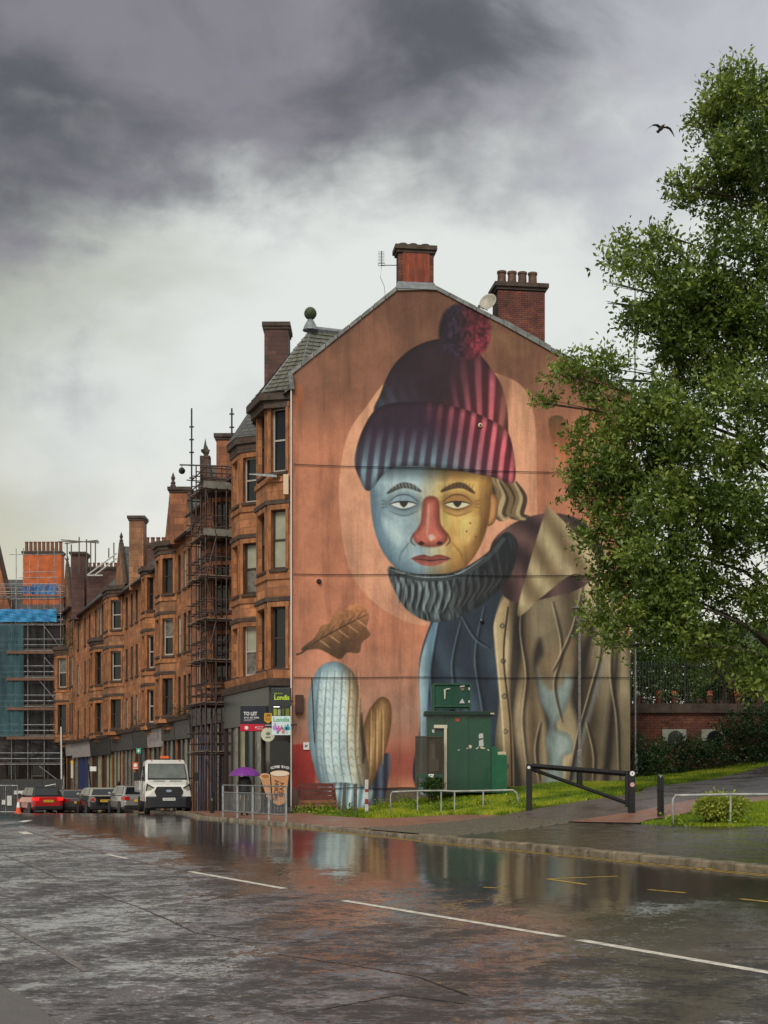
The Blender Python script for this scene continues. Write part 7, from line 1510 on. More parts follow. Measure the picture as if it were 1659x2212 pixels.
MB().lathe([(0.10, 0), (0.10, hb - 0.06), (0.08, hb - 0.01), (0.001, hb)], (0, 0, 0), 16).build('shaft', BLACK, bo, world=False, smooth=False)
for f_ in (0.22, 0.64): MB().lathe([(0.10, 0), (0.118, 0.01), (0.118, 0.04), (0.10, 0.05)], (0, 0, hb * f_), 16).build('ring', BLACK, bo, world=False)
MB().lathe([(0.082, 0), (0.06, 0.03), (0.001, 0.04)], (0, 0, hb - 0.02), 12).build('cap', mat('cap_grey', (0.16, 0.17, 0.15), 0.5), bo, world=False)
q = W(1252, 1692, 54.5); zb_ = TZ(q.x, q.y); lp = thing('lamp_post', 'slim grey lamp post with a wide flat lantern in front of the painted coat', 'lamp post', (q.x, q.y, zb_ - 0.05))
hl = vt(1310, 54.5) - zb_; PL = mat('lamp_post_peeling', (0.30, 0.29, 0.27), 0.6, col2=(0.14, 0.12, 0.11), vscale=7)
zz1 = vt(1655, 54.5) - zb_; zz2 = vt(1372, 54.5) - zb_
MB().lathe([(0.12, 0), (0.12, 0.75)], (0, 0, 0), 12).build('base', BLACK, lp, world=False); MB().lathe([(0.10, 0.751), (0.10, 1.5), (0.06, 1.6)], (0, 0, 0), 12).build('sleeve', PL, lp, world=False)
MB().lathe([(0.058, 1.601), (0.052, zz2)], (0, 0, 0), 10).build('column', PL, lp, world=False)
MB().lathe([(0.058, zz2), (0.058, zz2 + 0.05)], (0, 0, 0), 10).lathe([(0.06, hl - 0.72), (0.08, hl - 0.68), (0.08, hl - 0.60), (0.12, hl - 0.5)], (0, 0, 0), 12).tube((0, 0, zz2), (0, 0, hl - 0.7), 0.042).build('collar', STEEL, lp, world=False)
MB().lathe([(0.07, hl - 0.5), (0.30, hl - 0.04)], (0, 0, 0), 14).build('diffuser', net_mat('clear_diffuser', (0.3, 0.26, 0.2), (0.35, 0.3, 0.24), 0.35), lp, world=False)
MB().lathe([(0.33, hl - 0.035), (0.33, hl), (0.18, hl + 0.05), (0.001, hl + 0.06)], (0, 0, 0), 18).build('hood', STEEL, lp, world=False)
for k in range(3): a = k * 2.1 + 0.4; MB().tube((0.1 * math.cos(a), 0.1 * math.sin(a), hl - 0.5), (0.29 * math.cos(a), 0.29 * math.sin(a), hl - 0.04), 0.012, n=5).build('strut', STEEL, lp, world=False)
# tall mast behind the tree
q = W(1372, 900, 60); ma = thing('mast', 'tall thin pole seen through the tree beyond the gable', 'mast', (q.x, q.y, TZ(12, 62))); zb_ = ma.location.z
MB().lathe([(0.05, 0), (0.04, vt(640, 60) - zb_), (0.02, vt(560, 60) - zb_)], (0, 0, 0), 8).build('shaft', STEEL, ma, world=False); MB().lathe([(0.13, 0), (0.13, 0.8), (0.06, 0.9)], (0, 0, 0), 10).build('base', STEEL, ma, world=False)

# ------------------------------------------------------------------ retaining wall, fence, flower pots
rw = thing('retaining_wall', 'dark brick retaining wall with a black coping right of the gable', 'wall', tuple(W(1450, 1690, 64)))
xw0, xw1 = W(1358, 0, 63).x, 30.0; zc1 = vt(1520, 63)
BW = mat('wall_brick_dark', (0.13, 0.045, 0.025), 0.75, var=0.5, vscale=1.3, bump=0.2); BWJ = mat('wall_joint', (0.05, 0.03, 0.022), 0.8)
MB().box(xw0, xw1, 63.05, 64.2, 0.0, vt(1540, 63)).build('core', BWJ, rw)
brs = [MB().box(0.006, 0.324, 0, 0.05, 0.006, 0.114).mesh('brick', mm) for mm in (BW, BR2, BR1)]; cnt = 0; stf = MB()
zz = vt(1540, 63) - 0.12; row = 0
while zz > 1.6:
    x = xw0 - (0.16 if row % 2 else 0)
    while x < 20.5:
        xa = max(x, xw0)
        if x >= xw0 and cnt < 300 and x + 0.33 < W(1600, 0, 63).x: o = bpy.data.objects.new('brick', random.choice(brs)); C.objects.link(o); o.parent = rw; o.location = Vector((x, 63.0, zz)) - rw.location; cnt += 1
        else: stf.box(xa + 0.006, x + 0.324, 63.0, 63.05, zz + 0.006, zz + 0.114)
        x += 0.33
    zz -= 0.12; row += 1
stf.build('bricks', BW, rw, fixn=False, kind='stuff')
zca, zcb = vt(1540, 63), vt(1520, 63); x = xw0 - 0.1
while x < 24: MB().box(x + 0.005, x + 0.995, 62.85, 63.6, zca, zcb + random.uniform(-0.01, 0.01)).build('coping_stone', SOOT, rw); x += 1.0
PAN = mat('painted_panel_pale', (0.32, 0.34, 0.28), 0.6, var=0.25, vscale=2)
for (u0, u1) in ((1431, 1483), (1516, 1568)):
    A, Bp = W(u0, 1600, 62.9), W(u1, 1575, 62.9); MB().box(A.x, Bp.x, 62.93, 62.98, A.z, Bp.z).build('painted_panel', PAN, rw)
    MB().lathe([(0.001, 0), (0.36, 0), (0.36, 0.02), (0.001, 0.02)], (A.x + (Bp.x - A.x) * 0.55, 62.91, A.z + 0.1), 18, 'Y').build('dark_roundel', FDARK, rw)
fe = thing('iron_fence', 'tall black iron railings on top of the retaining wall', 'fence', tuple(W(1450, 1520, 63.6)))
zf0, zf1 = zcb + 0.01, vt(1432, 63.6); x = xw0 + 0.05; nb_ = 0
for z in (zf0 + 0.15, zf1 - 0.15): MB().box(xw0, 22, 63.37, 63.41, z - 0.02, z + 0.02).build('rail', BLACK, fe)
barm = MB().box(-0.011, 0.011, -0.011, 0.011, 0, zf1 - zf0).add([(-0.02, -0.02, zf1 - zf0), (0.02, -0.02, zf1 - zf0), (0.02, 0.02, zf1 - zf0), (-0.02, 0.02, zf1 - zf0), (0, 0, zf1 - zf0 + 0.1)], [(0, 1, 4), (1, 2, 4), (2, 3, 4), (3, 0, 4), (3, 2, 1, 0)]).mesh('bar', BLACK)
while x < 21.5: o = bpy.data.objects.new('bar', barm); C.objects.link(o); o.parent = fe; o.location = Vector((x, 63.39, zf0)) - fe.location; x += 0.135
for u in (1479, 1606): q = W(u, 0, 63.4); MB().box(q.x - 0.04, q.x + 0.04, 63.3, 63.36, zf0, zf1 + 0.15).build('post', BLACK, fe)
PT = mat('flowerpot_brown', (0.13, 0.05, 0.03), 0.7, var=0.3); LEAFP = mat('pot_plant_leaf', (0.05, 0.12, 0.015), 0.6, var=0.4)
for (u, cc, lab) in ((1378, (0.55, 0.45, 0.45), 'pale flowers in a pot at the fence end by the gable'), (1423, (0.25, 0.05, 0.03), 'low dark flowerpot second from the gable'), (1457, (0.55, 0.12, 0.06), 'flowerpot with orange-red flowers under the pale fence post'), (1594, (0.5, 0.1, 0.08), 'flowerpot with red flowers beside the pinkish wall'), (1640, (0.55, 0.16, 0.10), 'rightmost flowerpot on the wall'), (1698 - 165, (0.4, 0.1, 0.06), 'flowerpot with dull red flowers mid fence')):
    q = W(u, 0, 63.0); o = thing('flower_pot', lab, 'flower pot', (q.x, 63.05, zcb + 0.012), 0, 'flower pots on the retaining wall')
    MB().lathe([(0.10, 0), (0.15, 0.22), (0.17, 0.22), (0.17, 0.28), (0.14, 0.28)], (0, 0, 0), 10).build('pot', PT, o, world=False)
    fl, lf = MB(), MB()
    for k in range(22): a, b_ = random.random() * 6.28, random.random(); fl.ball((0.14 * math.cos(a) * b_, 0.14 * math.sin(a) * b_, 0.36 + random.random() * 0.18), 0.035, 5)
    for k in range(30): a = random.random() * 6.28; r_ = random.random() * 0.16; c_ = Vector((r_ * math.cos(a), r_ * math.sin(a), 0.30 + random.random() * 0.14)); lf.add([c_, c_ + Vector((0.07, 0.02, 0.04)), c_ + Vector((0.02, 0.06, 0.07))], [(0, 1, 2)])
    fl.build('flowers', mat('petal_tone_%d' % int(cc[1] * 100), cc, 0.6), o, world=False); lf.build('leaves', LEAFP, o, world=False, fixn=False)
# pinkish building behind the fence
hs = thing('house', 'low pinkish building glimpsed behind the iron railings at right', 'building', (19, 78, 4.0))
A, Bp = W(1560, 1560, 77), W(1900, 1400, 77)
wm = MB(); wall(wm, Vector((A.x, 77, 0)), Vector((1, 0, 0)), Vector((0, -1, 0)), Bp.x - A.x, 2.0, vt(1425, 77), [(1.2, 2.2, 4.4, 6.0), (4.0, 5.0, 4.4, 6.0)], 0.2); wm.build('wall', mat('pink_brick', (0.28, 0.12, 0.09), 0.8, var=0.3), hs, fixn=False)
for a in (1.2, 4.0): window(hs, Vector((A.x, 77, 0)), Vector((1, 0, 0)), Vector((0, -1, 0)), a, a + 1.0, 4.4, 6.0, 0)
MB().add([(A.x - 0.4, 76.6, vt(1425, 77)), (Bp.x, 76.6, vt(1425, 77)), (Bp.x, 81, 10.5), (A.x - 0.4, 81, 10.5)], [(0, 1, 2, 3)]).build('roof', SLATE, hs); MB().box(A.x, Bp.x, 77.3, 84, 2, vt(1425, 77) - 0.05).build('rear_wall', SAND[3], hs)

# ------------------------------------------------------------------ foliage
def leaf_mat(name, c1, c2, c3, rough=0.45, tr=0.35):
    m = bpy.data.materials.new(name); m.use_nodes = True; t = NT(m.node_tree); t.n.clear()
    out = t.new('ShaderNodeOutputMaterial'); p = t.new('ShaderNodeBsdfPrincipled'); tl_ = t.new('ShaderNodeBsdfTranslucent'); mx = t.new('ShaderNodeMixShader'); mx.inputs[0].default_value = tr
    at_ = t.new('ShaderNodeAttribute', attribute_name='tint'); col = t.ramp(at_.outputs['Fac'], [(0.0, c1), (0.5, c2), (1.0, c3)])
    t.link(col, p.inputs['Base Color']); t.link(col, tl_.inputs[0]); p.inputs['Roughness'].default_value = rough
    t.link(p.outputs[0], mx.inputs[1]); t.link(tl_.outputs[0], mx.inputs[2]); t.link(mx.outputs[0], out.inputs[0]); return m
LM1 = leaf_mat('tree_leaf', (0.026, 0.058, 0.010), (0.10, 0.165, 0.022), (0.34, 0.42, 0.085)); LM2 = leaf_mat('bush_leaf', (0.010, 0.03, 0.006), (0.025, 0.065, 0.012), (0.05, 0.10, 0.018), tr=0.2)
LM3 = leaf_mat('shrub_leaf', (0.16, 0.24, 0.015), (0.30, 0.38, 0.03), (0.5, 0.5, 0.12)); LM4 = leaf_mat('grass_blade', (0.08, 0.14, 0.006), (0.22, 0.33, 0.010), (0.46, 0.48, 0.03), 0.5, 0.3); LM5 = leaf_mat('far_leaf', (0.03, 0.07, 0.012), (0.08, 0.15, 0.03), (0.22, 0.30, 0.06))
def leaves(name, blobs, m, size, parent, per=1.0, up=0.2, sprig=8, hollow=0.55, aspect=0.36, gaps=None, **props):
    """leaf faces on short sprigs spread through ellipsoid clumps; blob = (x, y, z, rx, ry, rz, count, tint)"""
    V, T_ = [], []
    for (x, y, z, rx, ry, rz_, n, tint) in blobs:
        ns = max(1, int(n * per / sprig)); d = rng.normal(size=(ns, 3)); d /= np.linalg.norm(d, axis=1)[:, None]
        rad = (hollow + (1 - hollow) * rng.random(ns)) ** 0.8 * (1 + 0.24 * rng.normal(size=ns)); base = np.array([x, y, z]) + d * np.array([rx, ry, rz_]) * rad[:, None]
        if gaps:
            gn = vnoise(base[:, 0] + base[:, 1] * 0.6 + 90, base[:, 2] + 40, 0.85, 41) + 0.5 * vnoise(base[:, 0] + 70, base[:, 2] - base[:, 1] * 0.5 + 90, 0.4, 42); kp = gn > (gaps if rx > 0.62 else gaps - 0.07); base, d = base[kp], d[kp]; ns = len(base)
            if ns == 0: continue
            tint = tint + 0.45 * gn[kp]
        sd = d + rng.normal(size=(ns, 3)) * 0.55 + np.array([0, 0, up]); sd /= np.linalg.norm(sd, axis=1)[:, None]; sl_ = size * rng.uniform(2.0, 4.5, ns); st_ = np.clip(tint + rng.normal(size=ns) * 0.16, 0, 1)
        for k in range(sprig):
            c = base + sd * (sl_ * k / sprig)[:, None] + rng.normal(size=(ns, 3)) * size * 0.25
            a = sd * 0.6 + rng.normal(size=(ns, 3)) * 0.8; a /= np.linalg.norm(a, axis=1)[:, None]; b_ = np.cross(a, rng.normal(size=(ns, 3))); b_ /= np.linalg.norm(b_, axis=1)[:, None]
            s_ = size * rng.uniform(0.6, 1.3, ns)[:, None]
            V.append(np.stack([c, c + a * s_ * 0.5 + b_ * s_ * aspect, c + a * s_, c + a * s_ * 0.5 - b_ * s_ * aspect], 1)); T_.append(np.clip(st_ + rng.normal(size=ns) * 0.10, 0, 1))
    V = np.concatenate(V); T_ = np.concatenate(T_); n = len(V); me = bpy.data.meshes.new(name); me.vertices.add(n * 4)
    off = np.array(pmat(parent).translation) if parent else np.zeros(3)
    me.vertices.foreach_set('co', (V - off).reshape(-1)); me.loops.add(n * 4); me.loops.foreach_set('vertex_index', np.arange(n * 4)); me.polygons.add(n); me.polygons.foreach_set('loop_start', np.arange(n) * 4); me.update(calc_edges=True)
    at_ = me.attributes.new('tint', 'FLOAT', 'POINT'); at_.data.foreach_set('value', np.repeat(T_, 4)); me.materials.append(m)
    o = bpy.data.objects.new(name, me); C.objects.link(o)
    if parent: o.parent = parent
    for k, v in props.items(): o[k] = v
    return o
BARK = mat('bark', (0.045, 0.035, 0.025), 0.85, var=0.4, vscale=5, bump=0.6)
# the big tree at right
TY = 44.0; tx0 = W(1745, 0, TY).x; tz0 = TZ(tx0, TY)
tree = thing('broadleaf_tree', 'tall broadleaf tree filling the right edge, branches hanging over the mural', 'tree', (tx0, TY, tz0 - 0.3))
px = [(1598, 170, 34), (1560, 205, 38), (1620, 240, 60), (1555, 270, 42), (1520, 262, 22), (1645, 330, 70), (1580, 340, 50), (1542, 345, 22), (1600, 410, 62), (1540, 410, 34), (1500, 400, 26), (1465, 395, 22), (1445, 382, 14), (1510, 445, 30), (1480, 440, 16), (1650, 470, 70), (1575, 490, 44), (1545, 530, 28), (1620, 560, 66),
      (1350, 540, 30), (1320, 560, 22), (1390, 570, 38), (1425, 530, 22), (1422, 505, 12), (1360, 600, 36), (1315, 610, 16), (1420, 610, 40), (1470, 560, 30), (1510, 590, 44), (1312, 655, 15), (1350, 668, 30), (1400, 670, 44), (1450, 650, 48), (1500, 680, 60), (1370, 712, 20), (1345, 700, 14), (1560, 640, 60), (1640, 660, 80), (1430, 730, 40), (1480, 760, 60), (1560, 740, 80), (1640, 780, 90),
      (1440, 800, 40), (1500, 840, 70), (1590, 870, 90), (1660, 900, 90), (1425, 860, 40), (1400, 905, 44), (1450, 930, 60), (1520, 960, 80), (1610, 1000, 90), (1370, 950, 48), (1330, 930, 34), (1390, 1010, 60), (1330, 1010, 44), (1290, 980, 34), (1250, 950, 28), (1230, 900, 30), (1200, 880, 26), (1180, 870, 14), (1215, 810, 20), (1240, 790, 22), (1270, 800, 26), (1300, 775, 18), (1310, 820, 30), (1340, 800, 20), (1250, 850, 34), (1290, 880, 36), (1350, 870, 34),
      (1280, 1050, 44), (1230, 1060, 26), (1245, 1020, 20), (1340, 1090, 56), (1420, 1090, 70), (1510, 1080, 80), (1600, 1100, 90), (1290, 1120, 40), (1270, 1160, 26), (1340, 1170, 56), (1420, 1180, 70), (1520, 1190, 80), (1620, 1210, 90), (1310, 1230, 34), (1360, 1260, 50), (1440, 1280, 64), (1530, 1300, 70), (1630, 1320, 80), (1310, 1290, 28), (1285, 1325, 26), (1262, 1345, 16), (1330, 1345, 36), (1390, 1340, 46), (1460, 1360, 46), (1540, 1390, 50), (1640, 1410, 60), (1320, 1395, 16), (1345, 1385, 22), (1600, 1450, 36), (1655, 1480, 34),
      (1720, 300, 60), (1740, 420, 80), (1760, 560, 90), (1760, 700, 100), (1770, 850, 110), (1770, 1000, 110), (1760, 1150, 110), (1750, 1300, 100), (1760, 1430, 70), (1850, 800, 110), (1860, 1000, 120), (1850, 1200, 110), (1840, 620, 90), (1700, 1480, 50)]
blobs = []; bb = []
for (u, v, r_) in px:
    dep = TY + random.uniform(-1.0, 1.0) * (0.4 + r_ / 60.0) + (0 if u > 1400 else (1400 - u) * 0.010)
    p = W(u, v, dep); rr = r_ / FPX * dep * 0.88; big = r_ > 40
    blobs.append((p.x, p.y, p.z, rr, rr * (1.35 if big else 1.1), rr * 0.92, int(min(2300, 110 + r_ * r_ * 0.55)), 0.62 if not big else 0.46)); bb.append((p, rr))
    if big:
        for k in range(3):
            a = random.random() * 6.28; dd = rr * 0.75; blobs.append((p.x + dd * math.cos(a), p.y - abs(dd * math.sin(a)) * 1.1, p.z + random.uniform(-0.4, 0.6) * rr, rr * 0.42, rr * 0.42, rr * 0.34, int(120 + r_ * 5), random.choice([0.32, 0.55, 0.72])))
leaves('crown', blobs, LM1, 0.185, tree, sprig=9, hollow=0.35, per=0.78, aspect=0.22, up=0.45, gaps=-0.10)
base = Vector((tx0, TY, tz0 - 0.3)); tr_ = MB(); tr_.path([base, base + Vector((-0.1, 0, 3)), base + Vector((0.1, 0, 7)), base + Vector((-0.3, 0, 12)), base + Vector((-0.9, 0, 17)), base + Vector((-1.5, 0, 21.5))], [0.5, 0.4, 0.33, 0.24, 0.14, 0.04], 10); tr_.build('trunk', BARK, tree)
lim = []
stem_ = [(base + Vector((0.05, 0, h)), h) for h in (4, 6, 8, 10, 12, 14, 16, 18)]
for (p, rr) in bb:
    if random.random() < (0.62 if rr < 0.75 else 0.35): continue
    cands = [q for q, h in stem_ if q.z < p.z - 0.30 * (q - p).length] or [stem_[0][0]]
    q = min(cands, key=lambda c: (c - p).length + abs(c.z - (p.z - 0.35 * abs(c.x - p.x))) * 0.8); L = (p - q).length
    mid = q.lerp(p, 0.5) + Vector((random.uniform(-.3, .3), random.uniform(-.3, .3), 0.10 * L)); r0 = 0.012 + 0.006 * L + 0.035 * rr
    MB().path([q, q.lerp(mid, 0.6) + Vector((0, 0, 0.05 * L)), mid, mid.lerp(p, 0.6), p], [r0, r0 * 0.8, r0 * 0.6, r0 * 0.4, 0.012], 6).build('limb', BARK, tree)
    for k in range(3): MB().path([mid.lerp(p, 0.5), p + Vector((random.uniform(-1, 1), random.uniform(-1, 1), random.uniform(-0.6, 1))) * rr * 0.9], [0.02, 0.006], 4).build('twig', BARK, tree)
# bushes before the retaining wall
def bush(label, bl, m, size, per=1.0, group=None, tint=0.45, kind='bush'):
    p = Vector((bl[0][0], bl[0][1], TZ(bl[0][0], bl[0][1]))); o = thing('bush', label, kind, tuple(p), 0, group)
    leaves('foliage', [(*b_[:6], b_[6], tint + random.uniform(-0.15, 0.15)) for b_ in bl], m, size, o, per=per, sprig=6, hollow=0.5)
    st_ = MB()
    for k in range(6): b_ = random.choice(bl); st_.path([p, Vector((b_[0], b_[1], b_[2]))], [0.04, 0.01], 5)
    st_.build('stems', BARK, o); return o
def bl_px(lst, y, cnt=0.85):
    out_ = []
    for (u, v, r_) in lst:
        yy = y + random.uniform(-0.4, 0.4); p = W(u, v, yy); rr = r_ / FPX * yy; out_.append((p.x, p.y, p.z, rr, rr, rr * 0.9, int(150 + r_ * r_ * cnt)))
    return out_
bush('dark green bush hugging the right corner of the gable', bl_px([(1372, 1660, 26), (1385, 1632, 24), (1400, 1660, 28), (1378, 1600, 12), (1410, 1630, 24), (1425, 1655, 28), (1430, 1620, 20), (1366, 1630, 12)], 60.6), LM2, 0.10, group='bushes along the retaining wall')
bush('middle bush under the pale wall panels, darker and lower', bl_px([(1455, 1648, 30), (1470, 1615, 22), (1490, 1645, 30), (1520, 1640, 30), (1510, 1610, 20), (1545, 1632, 30)], 61), LM2, 0.10, group='bushes along the retaining wall', tint=0.35)
bush('tallest bush at the right edge, climbing the end of the retaining wall', bl_px([(1575, 1615, 34), (1600, 1570, 34), (1570, 1570, 20), (1635, 1600, 40), (1640, 1560, 40), (1615, 1640, 26), (1650, 1630, 26), (1700, 1600, 50), (1690, 1540, 40), (1760, 1590, 60)], 61.5), LM2, 0.10, group='bushes along the retaining wall', tint=0.4)
bush('bright yellow-green shrub behind the low railing at right', bl_px([(1530, 1742, 16), (1550, 1738, 17), (1572, 1745, 17), (1590, 1740, 14), (1542, 1752, 14), (1516, 1745, 9), (1600, 1746, 9), (1565, 1755, 10)], 38.9, 4.0), LM3, 0.075, kind='shrub', tint=0.55)
bush('small yellowish weed bush growing inside the meter cage', bl_px([(930, 1695, 13), (938, 1685, 12), (925, 1705, 12), (942, 1700, 12), (936, 1708, 10)], 54.75, 2.5), LM2, 0.07, tint=0.95, kind='weeds')
# plants behind the fence
for k, (lab, ls_) in enumerate((('pale green tree behind the railings next to the gable', [(1380, 1470, 34), (1420, 1440, 40), (1400, 1400, 30), (1450, 1400, 36), (1380, 1430, 22), (1430, 1485, 28)]), ('light green leafy tree behind the railings, centre', [(1480, 1400, 34), (1510, 1430, 36), (1470, 1450, 34), (1530, 1390, 28), (1500, 1480, 30)]), ('green tree behind the railings at far right', [(1560, 1400, 40), (1600, 1420, 44), (1640, 1440, 40), (1570, 1450, 24), (1690, 1440, 60), (1650, 1490, 24)]))):
    p = W(ls_[0][0], ls_[0][1], 69 + k); o = thing('garden_tree', lab, 'tree', (p.x, p.y, 3.0), 0, 'garden trees behind the iron railings')
    leaves('crown', [(*b_, 0.45 + 0.1 * k) for b_ in bl_px(ls_, 69 + k)], LM5, 0.13, o, sprig=6, hollow=0.4)
    MB().path([Vector((p.x, p.y, 3.0)), Vector((p.x + 0.2, p.y, 5.0)), p], [0.14, 0.1, 0.04], 6).build('trunk', BARK, o)
hedge_b = [(x + random.uniform(-.3, .3), 73 + random.uniform(-.5, .5), zc_ + random.uniform(-.4, .6), 1.2, 0.8, 1.2, 1100, 0.35) for x in np.arange(12.2, 27, 1.0) for zc_ in (4.8, 6.6, 8.2)]
o = thing('hedge', 'deep green hedge far behind the iron railings', 'hedge', (18, 73, 3.5)); leaves('foliage', hedge_b, LM5, 0.14, o, sprig=6); MB().box(12, 26, 73.1, 73.5, 2, 5.2).build('stems', BARK, o)
# sprouting weeds on facades
def tuft(s, o_, z, n=160, r_=0.35):
    p = F(s, o_, z); w__ = thing('wall_weeds', 'weeds sprouting from the %s' % tuft.lab[tuft.i], 'weeds', tuple(p)); tuft.i += 1
    leaves('leaves', [(p.x, p.y, p.z, r_, r_, r_ * 0.8, n, 0.3)], LM2, 0.09, w__, sprig=4); MB().path([p - UP * 0.1, p + UP * 0.3], [0.02, 0.01], 4).build('stems', BARK, w__)
tuft.i = 0; tuft.lab = ['gutter of the farthest tenement', 'shop cornice of the fourth tenement', 'cornice low on the third tenement']
tuft(65.9, 0.4, 13.2, 700, 0.9); tuft(33.5, 0.4, 4.9); tuft(20.5, 0.4, 5.1)
# grass: real blades
def grass_field(poly, n, hmin, hmax, name, excl=(), dens_y=None):
    xs = [p[0] for p in poly]; ys = [p[1] for p in poly]; P_ = []
    tries = 0
    while len(P_) < n and tries < n * 12:
        tries += 1; x = random.uniform(min(xs), max(xs)); y = random.uniform(min(ys), max(ys))
        if inside((x, y), poly) and not any(inside((x, y), e) for e in excl): P_.append((x, y))
    Tz = {}
    def tz(x, y):
        k = (round(x * 2.5), round(y * 2.5))
        if k not in Tz: Tz[k] = None
        def g(i, j):
            if (i, j) not in Tz or Tz[(i, j)] is None: Tz[(i, j)] = TZ(i / 2.5, j / 2.5)
            return Tz[(i, j)]
        i, j = math.floor(x * 2.5), math.floor(y * 2.5); fx, fy = x * 2.5 - i, y * 2.5 - j
        return (g(i, j) * (1 - fx) + g(i + 1, j) * fx) * (1 - fy) + (g(i, j + 1) * (1 - fx) + g(i + 1, j + 1) * fx) * fy
    P_ = np.array([(x, y, tz(x, y) - 0.04) for x, y in P_]); n = len(P_); a = rng.random(n) * 6.28; h = rng.uniform(hmin, hmax, n) * (0.7 + 0.9 * np.clip(vnoise(P_[:, 0] + 50, P_[:, 1], 0.9, 4) + 0.5, 0, 1)); wd = 0.014 + rng.random(n) * 0.014
    dx, dy = np.cos(a), np.sin(a); le = rng.normal(size=(n, 2)) * 0.35 * h[:, None]
    v0 = P_ - np.stack([dx * wd, dy * wd, 0 * a], 1); v1 = P_ + np.stack([dx * wd, dy * wd, 0 * a], 1); v2 = P_ + np.stack([le[:, 0], le[:, 1], h], 1)
    me = bpy.data.meshes.new(name); me.vertices.add(n * 3); me.vertices.foreach_set('co', np.stack([v0, v1, v2], 1).reshape(-1)); me.loops.add(n * 3); me.loops.foreach_set('vertex_index', np.arange(n * 3)); me.polygons.add(n); me.polygons.foreach_set('loop_start', np.arange(n) * 3); me.update(calc_edges=True)
    tv = np.clip(0.5 + 1.0 * vnoise(P_[:, 0] + 20, P_[:, 1], 1.7, 12) + 0.8 * vnoise(P_[:, 0] + 9, P_[:, 1], 0.5, 17) + rng.normal(size=n) * 0.16, 0, 1); at_ = me.attributes.new('tint', 'FLOAT', 'POINT'); at_.data.foreach_set('value', np.repeat(tv, 3)); me.materials.append(LM4)
    o = bpy.data.objects.new(name, me); C.objects.link(o); o['label'] = 'bright wet grass on the bank around the path'; o['category'] = 'grass'; o['kind'] = 'stuff'; return o
gp1 = [(GA.x + 1.6, 56.4), (-2.4, 54.2), tuple(W(700, 0, 51.7).xy), tuple(W(800, 0, 48.5).xy), tuple(W(960, 0, 47.7).xy), tuple(W(1085, 0, 44.8).xy), tuple(W(1240, 0, 47.0).xy), tuple(W(1395, 0, 51.2).xy), tuple(W(1500, 0, 54.5).xy), tuple(W(1659, 0, 60.2).xy), tuple(W(1900, 0, 62).xy), (21, 63), (11, 61.5), (GB.x, GB.y - 0.05)]
gp2 = [tuple(W(u, 0, y).xy) for u, y in ((1400, 40.7), (1385, 39.3), (1520, 38.1), (1659, 37.3), (1900, 35), (1900, 45.5), (1659, 44.8), (1530, 43.0))]
grass_field(gp1, 110000, 0.06, 0.16, 'grass', excl=[path_poly]); grass_field(gp2, 60000, 0.05, 0.13, 'grass', excl=[path_poly, strip_poly])
# tufts at the foot of posts and along the plinth
tb = []
for (u, v, y) in ((640, 1755, 55.4), (670, 1752, 55.3), (705, 1750, 55.2), (730, 1745, 55.5), (760, 1752, 54), (850, 1742, 54), (905, 1740, 52), (953, 1742, 51.5), (980, 1742, 51), (1044, 1742, 50.5), (900, 1728, 55.5), (870, 1732, 56), (1113, 1742, 49.5), (1578, 1768, 38.3), (1462, 1760, 38.3), (1595, 1766, 38.4), (820, 1745, 55.5), (1140, 1742, 47), (700, 1757, 52.4), (690, 1756, 53)):
    x = (u - CX) / FPX * y; tb.append((x, y, TZ(x, y) + 0.08, 0.35, 0.25, 0.16, 150, 0.35))
o = leaves('weed_tufts', tb, LM4, 0.09, None, sprig=4, hollow=0.2); o['kind'] = 'stuff'; o['label'] = 'dark weed tufts around posts and wall foot'; o['category'] = 'weeds'

# ------------------------------------------------------------------ gull
gl = thing('gull', 'dark gull gliding with bent wings in the grey sky', 'bird', tuple(W(1428, 277, 55)))
def wing(sg):
    secs = []
    for (x, z, c, th, yy) in ((0.03, 0.02, 0.20, 0.035, 0.0), (0.20, 0.07, 0.19, 0.028, -0.03), (0.36, 0.045, 0.16, 0.02, -0.02), (0.50, -0.07, 0.11, 0.014, 0.02), (0.62, -0.20, 0.03, 0.006, 0.06)):
        secs.append([(sg * x, yy - c * 0.5, z), (sg * x, yy - c * 0.25, z + th * 0.6), (sg * x, yy + c * 0.5, z + 0.002), (sg * x, yy - c * 0.25, z - th * 0.4)])
    return loft(secs)
GUL = mat('gull_dark', (0.035, 0.03, 0.028), 0.7); GULB = mat('gull_belly', (0.12, 0.08, 0.06), 0.7)
gb = MB().lathe([(0.003, -0.30), (0.045, -0.24), (0.05, -0.18), (0.085, -0.05), (0.08, 0.08), (0.05, 0.18), (0.06, 0.24), (0.07, 0.30), (0.004, 0.31)], (0, 0, 0), 10, 'Y').build('body', GULB, gl, world=False, smooth=True)
for sg in (-1, 1): wing(sg).build('wing', GUL, gl, world=False)
MB().add([(-0.04, 0.2, 0), (0.04, 0.2, 0), (0.075, 0.36, 0.0), (-0.075, 0.36, 0.0), (-0.04, 0.2, 0.012), (0.04, 0.2, 0.012), (0.075, 0.36, 0.008), (-0.075, 0.36, 0.008)], [(0, 1, 2, 3), (7, 6, 5, 4), (0, 1, 5, 4), (1, 2, 6, 5), (2, 3, 7, 6), (3, 0, 4, 7)]).build('tail', GUL, gl, world=False); MB().lathe([(0.015, -0.36), (0.02, -0.30)], (0, 0, 0), 6, 'Y').build('beak', mat('beak_ochre', (0.3, 0.18, 0.04), 0.5), gl, world=False)
gl.rotation_euler = (0, R(6), R(12))

